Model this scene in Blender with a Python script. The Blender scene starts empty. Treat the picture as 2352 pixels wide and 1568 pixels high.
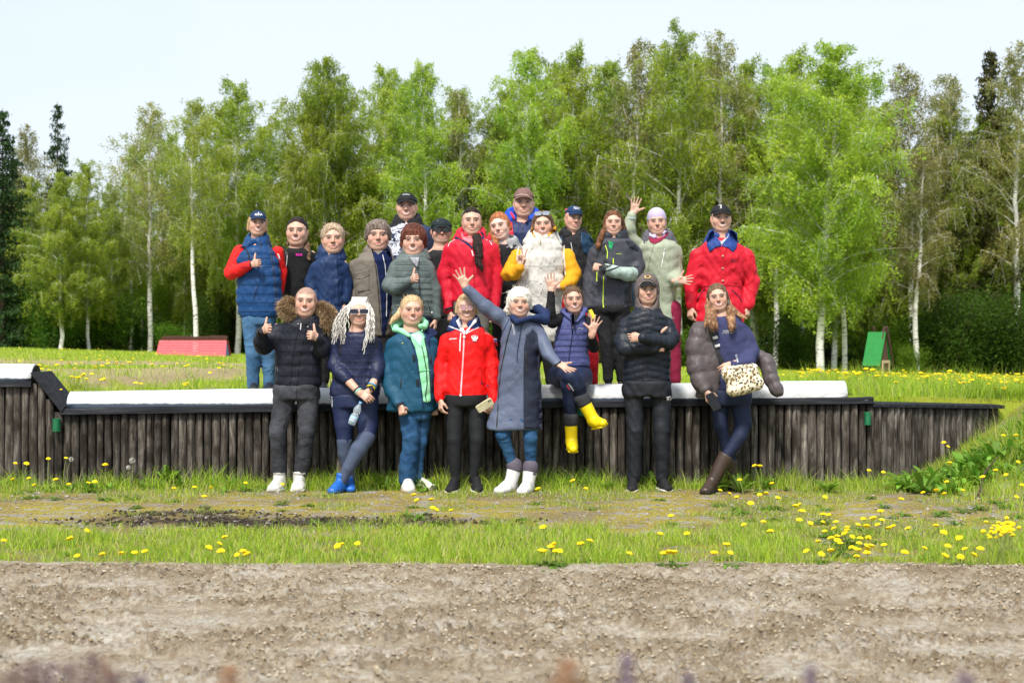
import bpy, math, random
import numpy as np
from mathutils import Vector, Matrix, Euler, noise as mnoise
from mathutils.bvhtree import BVHTree
from mathutils.geometry import delaunay_2d_cdt
R = math.radians
random.seed(7)
rng = np.random.default_rng(7)
scene = bpy.context.scene
COL = scene.collection

# ---------------------------------------------------------------- camera, sky, sun, exposure
F = 3267.0            # focal length in units of a 2352 px wide picture (50 mm lens)
CH = 1.185            # camera height above the ground at the foot of the wall
cam_d = bpy.data.cameras.new('camera'); cam = bpy.data.objects.new('camera', cam_d); COL.objects.link(cam)
cam_d.lens = 50.0; cam_d.sensor_width = 36.0; cam_d.shift_y = 11/2352
cam_d.clip_start = 0.05; cam_d.clip_end = 2000
cam.location = (0, 0, CH); cam.rotation_euler = (R(90), 0, 0)
cam_d.dof.use_dof = True; cam_d.dof.focus_distance = 12.3; cam_d.dof.aperture_fstop = 3.5
scene.camera = cam

SUN_EL, SUN_AZ = 54.0, 198.0      # degrees; azimuth measured clockwise from +Y
world = bpy.data.worlds.new('World'); scene.world = world; world.use_nodes = True
wn = world.node_tree.nodes; wl = world.node_tree.links; wn.clear()
sky = wn.new('ShaderNodeTexSky'); sky.sky_type = 'NISHITA'; sky.sun_disc = False
sky.sun_elevation = R(SUN_EL); sky.sun_rotation = R(SUN_AZ)
sky.altitude = 0; sky.air_density = 0.9; sky.dust_density = 4.5; sky.ozone_density = 1.6
bg = wn.new('ShaderNodeBackground'); bg.inputs['Strength'].default_value = 0.15
wo = wn.new('ShaderNodeOutputWorld')
# a thin bright veil of cloud over the clear sky
_tc = wn.new('ShaderNodeTexCoord'); _nz = wn.new('ShaderNodeTexNoise'); _nz.inputs['Scale'].default_value = 1.3; _nz.inputs['Detail'].default_value = 4
_mp = wn.new('ShaderNodeMapping'); _mp.inputs['Scale'].default_value = (1, 1, 2.6); wl.new(_tc.outputs['Generated'], _mp.inputs[0]); wl.new(_mp.outputs[0], _nz.inputs['Vector'])
_cr = wn.new('ShaderNodeValToRGB'); _cr.color_ramp.elements[0].position = .36; _cr.color_ramp.elements[0].color = (2.05, 2.55, 3.0, 1); _cr.color_ramp.elements[1].position = .62; _cr.color_ramp.elements[1].color = (2.6, 2.8, 3.0, 1)
wl.new(_nz.outputs['Fac'], _cr.inputs[0])
_mx = wn.new('ShaderNodeMix'); _mx.data_type = 'RGBA'; _mx.inputs[0].default_value = .85
wl.new(sky.outputs[0], _mx.inputs[6]); wl.new(_cr.outputs[0], _mx.inputs[7])
wl.new(_mx.outputs[2], bg.inputs[0]); wl.new(bg.outputs[0], wo.inputs[0])

sun_d = bpy.data.lights.new('sun', 'SUN'); sun = bpy.data.objects.new('sun', sun_d); COL.objects.link(sun)
sun_d.energy = 2.2; sun_d.angle = R(10); sun_d.color = (1.0, 0.95, 0.88)
_az, _el = R(SUN_AZ), R(SUN_EL)
_sd = Vector((math.sin(_az)*math.cos(_el), math.cos(_az)*math.cos(_el), math.sin(_el)))
sun.rotation_euler = _sd.to_track_quat('Z', 'Y').to_euler()

vs = scene.view_settings
vs.view_transform = 'Standard'; vs.look = 'None'; vs.exposure = 1.25; vs.gamma = 1.0; vs.use_curve_mapping = False
scene.cycles.max_bounces = 6; scene.cycles.diffuse_bounces = 3; scene.cycles.glossy_bounces = 2
scene.cycles.transmission_bounces = 4; scene.cycles.transparent_max_bounces = 6
scene.cycles.use_denoising = True

# ---------------------------------------------------------------- helpers
def W(px, py, Y):
    return np.array([(px-1176.0)*Y/F, Y, CH-(py-795.0)*Y/F])

def tag(o, label=None, cat=None, group=None, kind=None):
    if label: o['label'] = label
    if cat: o['category'] = cat
    if group: o['group'] = group
    if kind: o['kind'] = kind
    return o

def empty(name, loc, rz=0):
    o = bpy.data.objects.new(name, None); COL.objects.link(o)
    o.empty_display_size = 0.1; o.location = loc; o.rotation_euler = (0, 0, rz)
    return o

def mesh_np(name, V, Fc, mat=None, parent=None, smooth=True, cols=None, mats=None, midx=None, sharp=None):
    """V (n,3); Fc either (m,k) array or list of arrays"""
    me = bpy.data.meshes.new(name)
    V = np.asarray(V, dtype=np.float32)
    me.vertices.add(len(V)); me.vertices.foreach_set('co', V.ravel())
    groups = Fc if isinstance(Fc, list) else [Fc]
    groups = [np.asarray(g, dtype=np.int32) for g in groups if len(g)]
    tot = np.concatenate([np.full(len(g), g.shape[1], np.int32) for g in groups])
    loops = np.concatenate([g.ravel() for g in groups])
    st = np.concatenate([[0], np.cumsum(tot)[:-1]]).astype(np.int32)
    me.loops.add(len(loops)); me.loops.foreach_set('vertex_index', loops)
    me.polygons.add(len(tot)); me.polygons.foreach_set('loop_start', st); me.polygons.foreach_set('loop_total', tot)
    me.polygons.foreach_set('use_smooth', np.full(len(tot), bool(smooth)))
    if mats:
        for m in mats: me.materials.append(m)
        if midx is not None: me.polygons.foreach_set('material_index', np.asarray(midx, np.int32))
    elif mat: me.materials.append(mat)
    if cols is not None:
        a = me.color_attributes.new('Col', 'FLOAT_COLOR', 'POINT')
        c = np.ones((len(V), 4), np.float32); c[:, :3] = cols
        a.data.foreach_set('color', c.ravel())
    me.update(calc_edges=True)
    o = bpy.data.objects.new(name, me); COL.objects.link(o)
    if parent is not None: o.parent = parent
    return o

def copy_tree(o, parent=None):
    c = o.copy(); COL.objects.link(c)
    if parent is not None: c.parent = parent
    for ch in list(o.children): copy_tree(ch, c)
    return c

# ---- vectorised gradient-free value noise
def vnoise(x, y, seed=0):
    xi = np.floor(x).astype(np.int64); yi = np.floor(y).astype(np.int64)
    xf = x-xi; yf = y-yi
    u = xf*xf*(3-2*xf); v = yf*yf*(3-2*yf)
    def h(a, b):
        n = (a*374761393 + b*668265263 + seed*1442695041) & 0xffffffff
        n = ((n ^ (n >> 13))*1274126177) & 0xffffffff
        return ((n ^ (n >> 16)) & 0xffff)/65535.0
    return (h(xi, yi)*(1-u)+h(xi+1, yi)*u)*(1-v) + (h(xi, yi+1)*(1-u)+h(xi+1, yi+1)*u)*v
def fbm(x, y, oct=4, seed=0, gain=.5):
    s = 0; a = 1; t = 0
    for i in range(oct):
        s = s + a*vnoise(x*2**i+i*17.3, y*2**i-i*9.1, seed+i); t += a; a *= gain
    return s/t
def sstep(a, b, x):
    t = np.clip((x-a)/(b-a), 0, 1); return t*t*(3-2*t)

# ---- materials
class NT:
    def __init__(s, name):
        s.m = bpy.data.materials.new(name); s.m.use_nodes = True
        s.t = s.m.node_tree; s.n = s.t.nodes; s.n.clear()
        s.out = s.n.new('ShaderNodeOutputMaterial')
    def new(s, typ, **kw):
        nd = s.n.new(typ)
        for k, v in kw.items():
            if k.startswith('_'): setattr(nd, k[1:], v)
            else:
                key = k.replace('__', ' ')
                nd.inputs[key].default_value = v
        return nd
    def link(s, a, b): s.t.links.new(a, b)
    def ramp(s, fac, stops, interp='LINEAR'):
        r = s.n.new('ShaderNodeValToRGB'); r.color_ramp.interpolation = interp
        els = r.color_ramp.elements
        while len(els) < len(stops): els.new(.5)
        for e, (p, c) in zip(els, stops):
            e.position = p; e.color = (c[0], c[1], c[2], 1) if not np.isscalar(c) else (c, c, c, 1)
        s.link(fac, r.inputs[0]); return r.outputs[0]
    def mix(s, fac, a, b, mode='MIX'):
        m = s.n.new('ShaderNodeMix'); m.data_type = 'RGBA'; m.blend_type = mode
        for inp, v in ((m.inputs[0], fac), (m.inputs[6], a), (m.inputs[7], b)):
            if isinstance(v, bpy.types.NodeSocket): s.link(v, inp)
            elif np.isscalar(v): inp.default_value = v
            else: inp.default_value = (v[0], v[1], v[2], 1)
        return m.outputs[2]
    def noise(s, scale, detail=3, rough=.55, vec=None, stretch=None, coord='Object', dist=0):
        nz = s.n.new('ShaderNodeTexNoise'); nz.inputs['Scale'].default_value = scale
        nz.inputs['Detail'].default_value = detail; nz.inputs['Roughness'].default_value = rough
        nz.inputs['Distortion'].default_value = dist
        src = s.coord(coord) if vec is None else vec
        if stretch:
            mp = s.n.new('ShaderNodeMapping'); mp.inputs['Scale'].default_value = stretch
            s.link(src, mp.inputs[0]); src = mp.outputs[0]
        s.link(src, nz.inputs['Vector']); return nz.outputs['Fac']
    def ridge(s, scale, detail=3, stretch=None, dist=.8):
        o = s.noise(scale, detail, .5, stretch=stretch, dist=dist); nd = o.node
        nd.noise_type = 'RIDGED_MULTIFRACTAL'; nd.normalize = True
        nd.inputs['Lacunarity'].default_value = 2.1; nd.inputs['Gain'].default_value = 1.4; nd.inputs['Offset'].default_value = .85
        return o
    def coord(s, c='Object'):
        if not hasattr(s, 'tc'): s.tc = s.n.new('ShaderNodeTexCoord')
        if c == 'World':
            if not hasattr(s, 'ge'): s.ge = s.n.new('ShaderNodeNewGeometry')
            return s.ge.outputs['Position']
        return s.tc.outputs[c]
    def math(s, op, a, b=None, clamp=False):
        m = s.n.new('ShaderNodeMath'); m.operation = op; m.use_clamp = clamp
        for i, v in enumerate((a, b)):
            if v is None: continue
            if isinstance(v, bpy.types.NodeSocket): s.link(v, m.inputs[i])
            else: m.inputs[i].default_value = v
        return m.outputs[0]
    def bsdf(s, color, rough=.8, spec=.3, bump=None, bstr=.3, bdist=.01, **kw):
        b = s.n.new('ShaderNodeBsdfPrincipled')
        for key, v in (('Base Color', color), ('Roughness', rough)):
            if isinstance(v, bpy.types.NodeSocket): s.link(v, b.inputs[key])
            elif np.isscalar(v): b.inputs[key].default_value = v
            else: b.inputs[key].default_value = (v[0], v[1], v[2], 1)
        b.inputs['Specular IOR Level'].default_value = spec
        for k, v in kw.items(): b.inputs[k.replace('__', ' ')].default_value = v
        if bump is not None:
            bp = s.n.new('ShaderNodeBump'); bp.inputs['Strength'].default_value = bstr; bp.inputs['Distance'].default_value = bdist
            s.link(bump, bp.inputs['Height']); s.link(bp.outputs[0], b.inputs['Normal'])
        s.link(b.outputs[0], s.out.inputs[0]); s.b = b
        return s.m

def lerpc(c, f): return tuple(min(1, x*f) for x in c)

def plain(name, c, rough=.6, spec=.3, var=.15, scale=20, **kw):
    t = NT(name); nz = t.noise(scale, 4)
    return t.bsdf(t.ramp(nz, [(.3, lerpc(c, 1-var)), (.7, lerpc(c, 1+var))]), rough, spec, bump=nz, bstr=.15, bdist=.004, **kw)

def fabric(name, c, rough=.75, spec=.25, wr=.012, wscale=11, stretch=(1, 1, .55), weave=True, var=.12, sheen=0.0):
    """woven cloth: soft creases, a fine weave and slight uneven tone"""
    t = NT(name)
    n1 = t.math('MULTIPLY', t.ridge(wscale*.55, 3, stretch=stretch, dist=.9), .5)
    n2 = t.noise(wscale*3.2, 3, .5, stretch=(.6, 1, 1.3), dist=1.0)
    h = t.math('ADD', n1, t.math('MULTIPLY', n2, .35))
    n3 = t.noise(150, 2)
    colr = t.ramp(n3, [(.3, lerpc(c, 1-var)), (.7, lerpc(c, 1+var))])
    m = t.bsdf(colr, rough, spec, bump=h, bstr=1.0, bdist=wr)
    if sheen: t.b.inputs['Sheen Weight'].default_value = sheen
    return m
def denim(name, c, c2):
    t = NT(name)
    n1 = t.math('MULTIPLY', t.ridge(5.5, 3, stretch=(.7, 1, 1.3), dist=.9), .5); n2 = t.noise(28, 3, .55, dist=.4)
    big = t.noise(5, 4, .6)
    n3 = t.noise(260, 2)
    f = t.math('ADD', t.math('MULTIPLY', big, .6), t.math('MULTIPLY', n3, .4))
    colr = t.ramp(f, [(.36, c), (.62, c2)])
    h = t.math('ADD', n1, t.math('MULTIPLY', n2, .35))
    return t.bsdf(colr, .85, .2, bump=h, bstr=1.0, bdist=.012)
def nylon(name, c, rough=.42, wr=.008):
    rough = rough*.6+.28
    t = NT(name)
    n1 = t.math('MULTIPLY', t.ridge(9, 3, stretch=(1, 1, .55), dist=.8), .6); n2 = t.noise(55, 2, .5, stretch=(1.5, 1.5, .5), dist=.5)
    h = t.math('ADD', n1, t.math('MULTIPLY', n2, .3))
    n3 = t.noise(30, 2)
    return t.bsdf(t.ramp(n3, [(.3, lerpc(c, .88)), (.7, lerpc(c, 1.12))]), rough, .28, bump=h, bstr=1.0, bdist=wr)
def hairmat(name, c, c2, rough=.5):
    t = NT(name)
    n1 = t.noise(60, 3, .6, stretch=(1, 1, .12)); n2 = t.noise(9, 2)
    f = t.math('ADD', t.math('MULTIPLY', n1, .75), t.math('MULTIPLY', n2, .25))
    return t.bsdf(t.ramp(f, [(.40, c), (.66, c2)]), rough+.1, .15, bump=n1, bstr=.8, bdist=.006)

# ---- small geometry builders
def tube(path, rad, ns=7):
    path = np.asarray(path, float); n = len(path); rad = np.broadcast_to(rad, (n,))
    d = np.gradient(path, axis=0); d /= np.linalg.norm(d, axis=1, keepdims=True)+1e-9
    up = np.where(np.abs(d[:, 2:3]) > .9, np.array([[1., 0, 0]]), np.array([[0, 0, 1.]]))
    u = np.cross(d, up); u /= np.linalg.norm(u, axis=1, keepdims=True)+1e-9; v = np.cross(d, u)
    a = np.arange(ns)/ns*2*np.pi
    V = path[:, None]+rad[:, None, None]*(np.cos(a)[None, :, None]*u[:, None]+np.sin(a)[None, :, None]*v[:, None])
    i = np.arange(n-1)[:, None]*ns; j = np.arange(ns)[None]
    Fq = np.stack([i+j, i+(j+1) % ns, i+ns+(j+1) % ns, i+ns+j], -1).reshape(-1, 4)
    return V.reshape(-1, 3), Fq
def join(parts):
    Vs, Fs, o = [], [], 0
    for V, Fc in parts:
        Vs.append(V); Fs.append(np.asarray(Fc)+o); o += len(V)
    return np.concatenate(Vs), np.concatenate(Fs)
def box(lo, hi):
    x0, y0, z0 = lo; x1, y1, z1 = hi
    V = np.array([[x0,y0,z0],[x1,y0,z0],[x1,y1,z0],[x0,y1,z0],[x0,y0,z1],[x1,y0,z1],[x1,y1,z1],[x0,y1,z1]], float)
    return V, np.array([[0,3,2,1],[4,5,6,7],[0,1,5,4],[1,2,6,5],[2,3,7,6],[3,0,4,7]])
# ================================================================ THE GROUND
WALLY = 12.1
XB, XE = 3.08, 4.52                # where the wall starts to bend back, and its end
def wall_y(X):
    return WALLY + 1.15*np.clip((X-XB)/(XE-XB), 0, 1)
def up_z(X, Y):
    """height of the meadow above the wall"""
    near = .765 + .105*sstep(-3.84, -4.02, X) - .10*sstep(2.6, 5.5, X)
    slope = np.interp(X, [-4.09, -3.80, -3.58], [.875, .640, .765])
    near = np.where((X > -4.09) & (X < -3.58), near+(np.minimum(near, slope)-near)*sstep(12.85, 12.6, Y), near)
    xe = 1176 + F*X/np.maximum(Y, 1)
    ye = 799 + 62*np.clip(xe, -1500, 3800)/2352
    far = CH - (ye-795)*60/F
    t = sstep(14, 50, Y)
    z = near*(1-t)+far*t
    return z + .035*(fbm(X*.6, Y*.6, 3, 5)-.5)*sstep(13.4, 15, Y)
def low_z(X, Y):
    bank = sstep(3.15, 5.3, X)*sstep(9.6, 13.0, Y)
    z = .012*(fbm(X*2, Y*2, 4, 3)-.5) + .03*(fbm(X*.5, Y*.5, 2, 9)-.5)*sstep(8.2, 9.5, Y)*(1-sstep(11, 12, Y))
    z = z + .63*bank
    z = z + .05*bank*(fbm(X*2.2, Y*2.2, 3, 8)-.5)*4*(1-bank)
    return z

def axis(lo, hi, flo, fhi, fine, coarse):
    a = list(np.arange(flo, fhi+1e-6, fine)); l = flo; s = fine
    while l > lo: s = min(s*1.25, coarse); l -= s; a.insert(0, l)
    l = fhi; s = fine
    while l < hi: s = min(s*1.25, coarse); l += s; a.append(l)
    return np.array(a)
def grid_faces(nx, ny):
    i = np.arange(nx-1)[:, None]; j = np.arange(ny-1)[None, :]
    a = (i*ny+j).ravel(); return np.stack([a, a+ny, a+ny+1, a+1], 1)

# ---- churned riding-arena sand
def sand_h(X, Y):
    n = fbm(X*1.4, Y*2.2, 3, 11)
    churn = sstep(.42, .58, fbm(X*1.7+3, Y*5.2, 5, 21, .7))
    cl = fbm(X*15, Y*22, 4, 31, .65)
    clod = np.abs(fbm(X*24, Y*30, 3, 41, .65)-.5)*2
    ridge = .012*np.sin(Y*9+X*.4+3*fbm(X*.5, Y*.5, 2, 4))
    fine = fbm(X*34, Y*38, 3, 51, .6); h = .016*(n-.5) + churn*(.070*(cl-.5)+.066*clod+.045*(fine-.5)) + (1-churn)*(.014*(cl-.5)+.010*(fine-.5))
    # hoof hollows
    for (hx, hy, hr) in HOOF:
        d = ((X-hx)/hr)**2 + ((Y-hy)/(hr*.8))**2
        h = h - .024*np.exp(-d) + .014*np.exp(-(d-1.6)**2*1.5)*(Y > hy)
    e = sstep(7.72, 7.3, Y)
    return h*(.25+.75*e) - .02 + .03*sstep(7.35, 7.6, Y)
HOOF = [(random.uniform(-3.2, 3.2), random.uniform(4.6, 7.2), random.uniform(.07, .13)) for _ in range(46)]
EDGE = lambda X: 7.66 + .10*(fbm(X*2.3, X*0+3, 4, 77)-.5)*2 + .05*(fbm(X*11, X*0+3, 3, 78)-.5)*2 - .012*X
t = NT('sand_material')
n1 = t.noise(2.2, 4, .6, coord='World'); n2 = t.noise(34, 5, .65, coord='World'); n3 = t.noise(170, 3, .7, coord='World')
c = t.ramp(n1, [(.36, (.33, .28, .205)), (.5, (.45, .40, .315)), (.66, (.53, .50, .435))])
att = t.new('ShaderNodeAttribute', _attribute_name='Col'); sp = t.new('ShaderNodeSeparateColor'); t.link(att.outputs[0], sp.inputs[0])
c = t.mix(t.math('MULTIPLY', sp.outputs[0], .8), c, t.ramp(n1, [(.36, (.155, .115, .068)), (.66, (.27, .21, .135))]))
c = t.mix(t.ramp(n2, [(.38, .75), (.62, 0)]), c, (.22, .155, .09))
c = t.mix(t.ramp(n3, [(.58, 0), (.70, .75)]), c, (.68, .64, .60))
c = t.mix(t.ramp(n3, [(.26, .8), (.37, 0)]), c, (.09, .07, .05))
ge = t.new('ShaderNodeNewGeometry')
hh = t.math('ADD', t.math('MULTIPLY', n2, 1.0), t.math('MULTIPLY', n3, .45))
M_sand = t.bsdf(c, .95, .1, bump=hh, bstr=1.0, bdist=.022)
xs = axis(-14, 14, -3.0, 3.0, .0130, .6); ys = axis(-3, 7.5, 4.9, 7.62, .0150, .5)
ys = ys[ys <= 7.63]
XX, YY = np.meshgrid(xs, ys, indexing='ij')
YYe = YY + (EDGE(XX)+.06-7.62)*sstep(7.2, 7.62, YY)
V = np.stack([XX, YYe, sand_h(XX, YYe)], -1).reshape(-1, 3)
churn_c = sstep(.42, .60, fbm(XX*1.7+3, YYe*5.2, 5, 21, .7))*sstep(.3, .6, fbm(XX*9, YYe*16, 4, 23, .65))
tag(mesh_np('sand', V, grid_faces(len(xs), len(ys)), M_sand, cols=np.stack([churn_c, churn_c*0, churn_c*0], -1).reshape(-1, 3)), kind='structure')

# ---- crumbly clods and pebbles lying on the sand
def blob_cloud(pts, sizes, flat=.7, seed=1, base='ico'):
    r = np.random.default_rng(seed)
    O = np.array([[1,0,0],[-1,0,0],[0,1,0],[0,-1,0],[0,0,1],[0,0,-1]], float)
    Fo = np.array([[0,2,4],[2,1,4],[1,3,4],[3,0,4],[2,0,5],[1,2,5],[3,1,5],[0,3,5]])
    n = len(pts); J = O[None]*(r.uniform(.6, 1.3, (n, 6, 1))) + r.normal(0, .15, (n, 6, 3))
    a = r.uniform(0, 6.28, n); ca, sa = np.cos(a), np.sin(a)
    J2 = J.copy(); J2[..., 0] = J[..., 0]*ca[:, None]-J[..., 1]*sa[:, None]; J2[..., 1] = J[..., 0]*sa[:, None]+J[..., 1]*ca[:, None]
    J2[..., 2] *= flat
    V = J2*np.asarray(sizes)[:, None, None] + np.asarray(pts)[:, None, :]
    Fc = Fo[None]+(np.arange(n)*6)[:, None, None]
    return V.reshape(-1, 3), Fc.reshape(-1, 3)
n = 46000
cx = rng.uniform(-3.4, 3.4, n); cy = 4.8+2.85*rng.uniform(0, 1, n)**.9
ch = sstep(.42, .58, fbm(cx*1.7+3, cy*5.2, 5, 21, .7))
keep = rng.uniform(0, 1, n) < (.18+.82*ch)
cx, cy, ch = cx[keep], cy[keep], ch[keep]
sz = np.minimum(rng.gamma(1.8, .0022, len(cx))*(.6+.8*ch)+.0018, .010)
V, Fc = blob_cloud(np.stack([cx, cy, sand_h(cx, cy)+sz*.25], 1), sz, .75, 3)
t = NT('clod_material'); oi = t.noise(18, 3, coord='World'); fi = t.noise(90, 2, coord='World')
M_clod = t.bsdf(t.mix(t.ramp(fi, [(.62, 0), (.7, .7)]), t.ramp(oi, [(.35, (.19, .14, .08)), (.5, (.32, .255, .165)), (.7, (.50, .45, .37))]), (.5, .47, .44)), .95, .1)
tag(mesh_np('sand_clods', V, Fc, M_clod, smooth=False), 'crumbled clods and pebbles strewn over the churned sand', 'clods', kind='stuff')

# ---- the strip below the wall (gravel, moss, dark soil, thin grass) and the bank at the right
def soil_mask(X, Y):        # dark turned soil patches
    a = np.exp(-(((X+1.55)/1.5)**2+((Y-9.6)/.38)**2)*1.0)*1.4
    b = np.exp(-(((X+2.3)/.6)**2+((Y-10.15)/.22)**2))*1.0
    return np.clip((a+b)*(.35+1.3*fbm(X*3, Y*5, 4, 61)) - .35, 0, 1)
def grass_mask(X, Y):       # where blades grow on the lower strip
    g = sstep(9.7, 8.7, Y+.9*(fbm(X*.9, Y*.9, 3, 71)-.5)*2 - .25*sstep(-3.5, -2.0, X)*0)   # near band
    g = g*(1-soil_mask(X, Y)*1.3)
    g = np.maximum(g, .95*sstep(11.25, 11.9, Y+.25*(fbm(X*1.6, Y*1.6, 3, 73)-.5)*2))
    g = np.maximum(g, .9*sstep(2.9, 4.2, X+.8*(fbm(X*.9, Y*.9, 2, 75)-.5))*sstep(8.4, 10.6, Y))
    g = g*(.12+1.25*sstep(.36, .58, fbm(X*1.9, Y*2.3, 3, 79)))
    return np.clip(np.maximum(g, .42*sstep(.5, .64, fbm(X*2.3, Y*2.3, 3, 83))), 0, 1)
xs = axis(-30, 40, -3.9, 5.6, .035, 2.0); vs_ = np.concatenate([np.linspace(0, 1, 130)])
XX, TT = np.meshgrid(xs, vs_, indexing='ij')
Y0 = EDGE(XX); Y1 = wall_y(XX)+.02
YY = Y0+(Y1-Y0)*TT
ZZ = low_z(XX, YY)
# gentle seam down to the sand
ZZ = ZZ - .02*sstep(.03, 0, TT) + .018*(fbm(XX*14, YY*14, 3, 15)-.5)*(.3+soil_mask(XX, YY)*3)
tgt = up_z(XX, wall_y(XX)+.0)
mrg = sstep(4.5, 4.9, XX)*sstep(.55, 1, TT)
ZZ = ZZ*(1-mrg)+tgt*mrg
t = NT('verge_material')
P = t.coord('World')
ng = t.noise(1.4, 4, .6, coord='World'); nf = t.noise(48, 4, .7, coord='World'); nm = t.noise(5.5, 4, .6, coord='World'); ns = t.noise(130, 3, .7, coord='World')
grav = t.ramp(ns, [(.33, (.12, .105, .085)), (.5, (.29, .265, .235)), (.66, (.52, .50, .47))])
moss = t.ramp(nf, [(.35, (.15, .11, .02)), (.5, (.30, .25, .04)), (.68, (.42, .34, .09))])
brown = t.ramp(nf, [(.35, (.09, .06, .033)), (.65, (.27, .20, .12))])
c = t.mix(t.ramp(nm, [(.38, 0), (.50, 1)]), grav, moss)
c = t.mix(t.ramp(ng, [(.42, 0), (.62, .7)]), c, brown)
att = t.new('ShaderNodeAttribute', _attribute_name='Col'); sp = t.new('ShaderNodeSeparateColor'); t.link(att.outputs[0], sp.inputs[0])
c = t.mix(sp.outputs[0], c, t.ramp(nf, [(.35, (.018, .013, .010)), (.6, (.075, .058, .045)), (.75, (.16, .14, .12))]))
c = t.mix(t.math('MULTIPLY', sp.outputs[1], .65), c, t.ramp(nf, [(.35, (.05, .06, .012)), (.65, (.16, .19, .03))]))
hh = t.math('ADD', nf, t.math('MULTIPLY', ns, .5))
M_verge = t.bsdf(c, .95, .1, bump=hh, bstr=1.0, bdist=.014)
cols = np.stack([soil_mask(XX, YY), np.clip(grass_mask(XX, YY)*1.3, 0, 1), XX*0], -1).reshape(-1, 3)
V = np.stack([XX, YY, ZZ], -1).reshape(-1, 3)
tag(mesh_np('ground', V, grid_faces(len(xs), len(vs_)), M_verge, cols=cols), kind='structure')

# ---- the meadow above the wall, out to the horizon
xs = axis(-700, 700, -6, 8, .12, 60)
vv = np.concatenate([np.linspace(0, .6, 14), .6+np.cumsum(.05*1.045**np.arange(180))])
vv = vv[vv < 900]
XX, TT = np.meshgrid(xs, vv, indexing='ij')
YY = wall_y(XX)+.02+TT
ZZ = up_z(XX, YY)
def bare_mask(X, Y):
    m = sstep(.43, .55, fbm(X*.7, Y*.5, 3, 91))*sstep(2.5, 1.0, X)*sstep(34, 24, Y)
    path = np.exp(-((Y-25.0-.12*X)/2.1)**2)*sstep(2.5, -1.0, X)*1.6
    return np.clip(np.maximum(m*.9, path), 0, 1)
t = NT('meadow_material')
nf = t.noise(40, 4, .7, coord='World'); nm = t.noise(1.2, 4, .6, coord='World'); nl = t.noise(.35, 4, .6, coord='World')
att = t.new('ShaderNodeAttribute', _attribute_name='Col'); sp = t.new('ShaderNodeSeparateColor'); t.link(att.outputs[0], sp.inputs[0])
g = t.ramp(nf, [(.35, (.11, .17, .012)), (.65, (.26, .34, .022))])
g = t.mix(t.ramp(nm, [(.4, 0), (.65, .6)]), g, (.36, .34, .05))
b = t.ramp(nf, [(.35, (.26, .18, .10)), (.65, (.44, .34, .23))])
M_mead = t.bsdf(t.mix(sp.outputs[0], g, b), .95, .1, bump=nf, bstr=.8, bdist=.03)
cols = np.stack([bare_mask(XX, YY)*.9, XX*0, XX*0], -1).reshape(-1, 3)
YY[:, 0] += .03; ZZ[:, 0] = np.minimum(ZZ[:, 0], -.3)+0*ZZ[:, 0]; YY[:, 1] = YY[:, 0]+.004
tag(mesh_np('meadow', np.stack([XX, YY, ZZ], -1).reshape(-1, 3), grid_faces(len(xs), len(vv)), M_mead, cols=cols), kind='structure')

# ---- grass blades
def blades(name, X, Y, Z, h, w, bend, cols, mat, label, seed=1, seg=2):
    r = np.random.default_rng(seed); n = len(X)
    a = r.uniform(0, 2*np.pi, n); d = np.stack([np.cos(a), np.sin(a)], 1)
    fa = r.uniform(0, 2*np.pi, n); s = np.stack([np.cos(fa), np.sin(fa)*.4], 1)
    b = bend*h
    lv = []
    ts = [0, .5, 1] if seg == 2 else [0, 1]
    for tt in ts:
        wx = w*(1-tt**1.5)*.5
        cxp = X+d[:, 0]*b*tt**2; cyp = Y+d[:, 1]*b*tt**2; cz = Z+h*(tt-.25*(bend)*tt**2)
        if tt == 1: lv.append(np.stack([cxp, cyp, cz], 1)[:, None])
        else: lv.append(np.stack([np.stack([cxp-s[:, 0]*wx, cyp-s[:, 1]*wx, cz], 1), np.stack([cxp+s[:, 0]*wx, cyp+s[:, 1]*wx, cz], 1)], 1))
    V = np.concatenate(lv, 1); k = V.shape[1]; base = (np.arange(n)*k)[:, None]
    fs = [base+np.array([[0, 1, 3]]), base+np.array([[0, 3, 2]]), base+np.array([[2, 3, 4]])] if seg == 2 else [base+np.array([[0, 1, 2]])]
    C = np.repeat(cols[:, None, :], k, 1).reshape(-1, 3)
    return tag(mesh_np(name, V.reshape(-1, 3), np.concatenate(fs), mat, cols=C), label, 'grass', kind='stuff')
def leafmat(name, tr=.35, rough=.6, spec=.25, rand=0.0, att='Col'):
    t = NT(name); a = t.new('ShaderNodeAttribute', _attribute_name=att); c = a.outputs[0]
    if rand:
        oi = t.new('ShaderNodeObjectInfo')
        hs = t.new('ShaderNodeHueSaturation'); hs.inputs['Fac'].default_value = 1
        t.link(t.math('ADD', .5-rand*.03, t.math('MULTIPLY', oi.outputs['Random'], rand*.05)), hs.inputs['Hue'])
        t.link(t.math('ADD', 1-rand*.5, t.math('MULTIPLY', oi.outputs['Random'], rand)), hs.inputs['Value'])
        t.link(c, hs.inputs['Color']); c = hs.outputs[0]
    p = t.new('ShaderNodeBsdfPrincipled'); t.link(c, p.inputs['Base Color']); p.inputs['Roughness'].default_value = rough; p.inputs['Specular IOR Level'].default_value = spec
    tl = t.new('ShaderNodeBsdfTranslucent'); t.link(c, tl.inputs[0])
    mx = t.new('ShaderNodeMixShader'); mx.inputs[0].default_value = tr
    t.link(p.outputs[0], mx.inputs[1]); t.link(tl.outputs[0], mx.inputs[2]); t.link(mx.outputs[0], t.out.inputs[0])
    return t.m
M_blade = leafmat('grass_blade_material', .35)
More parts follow.
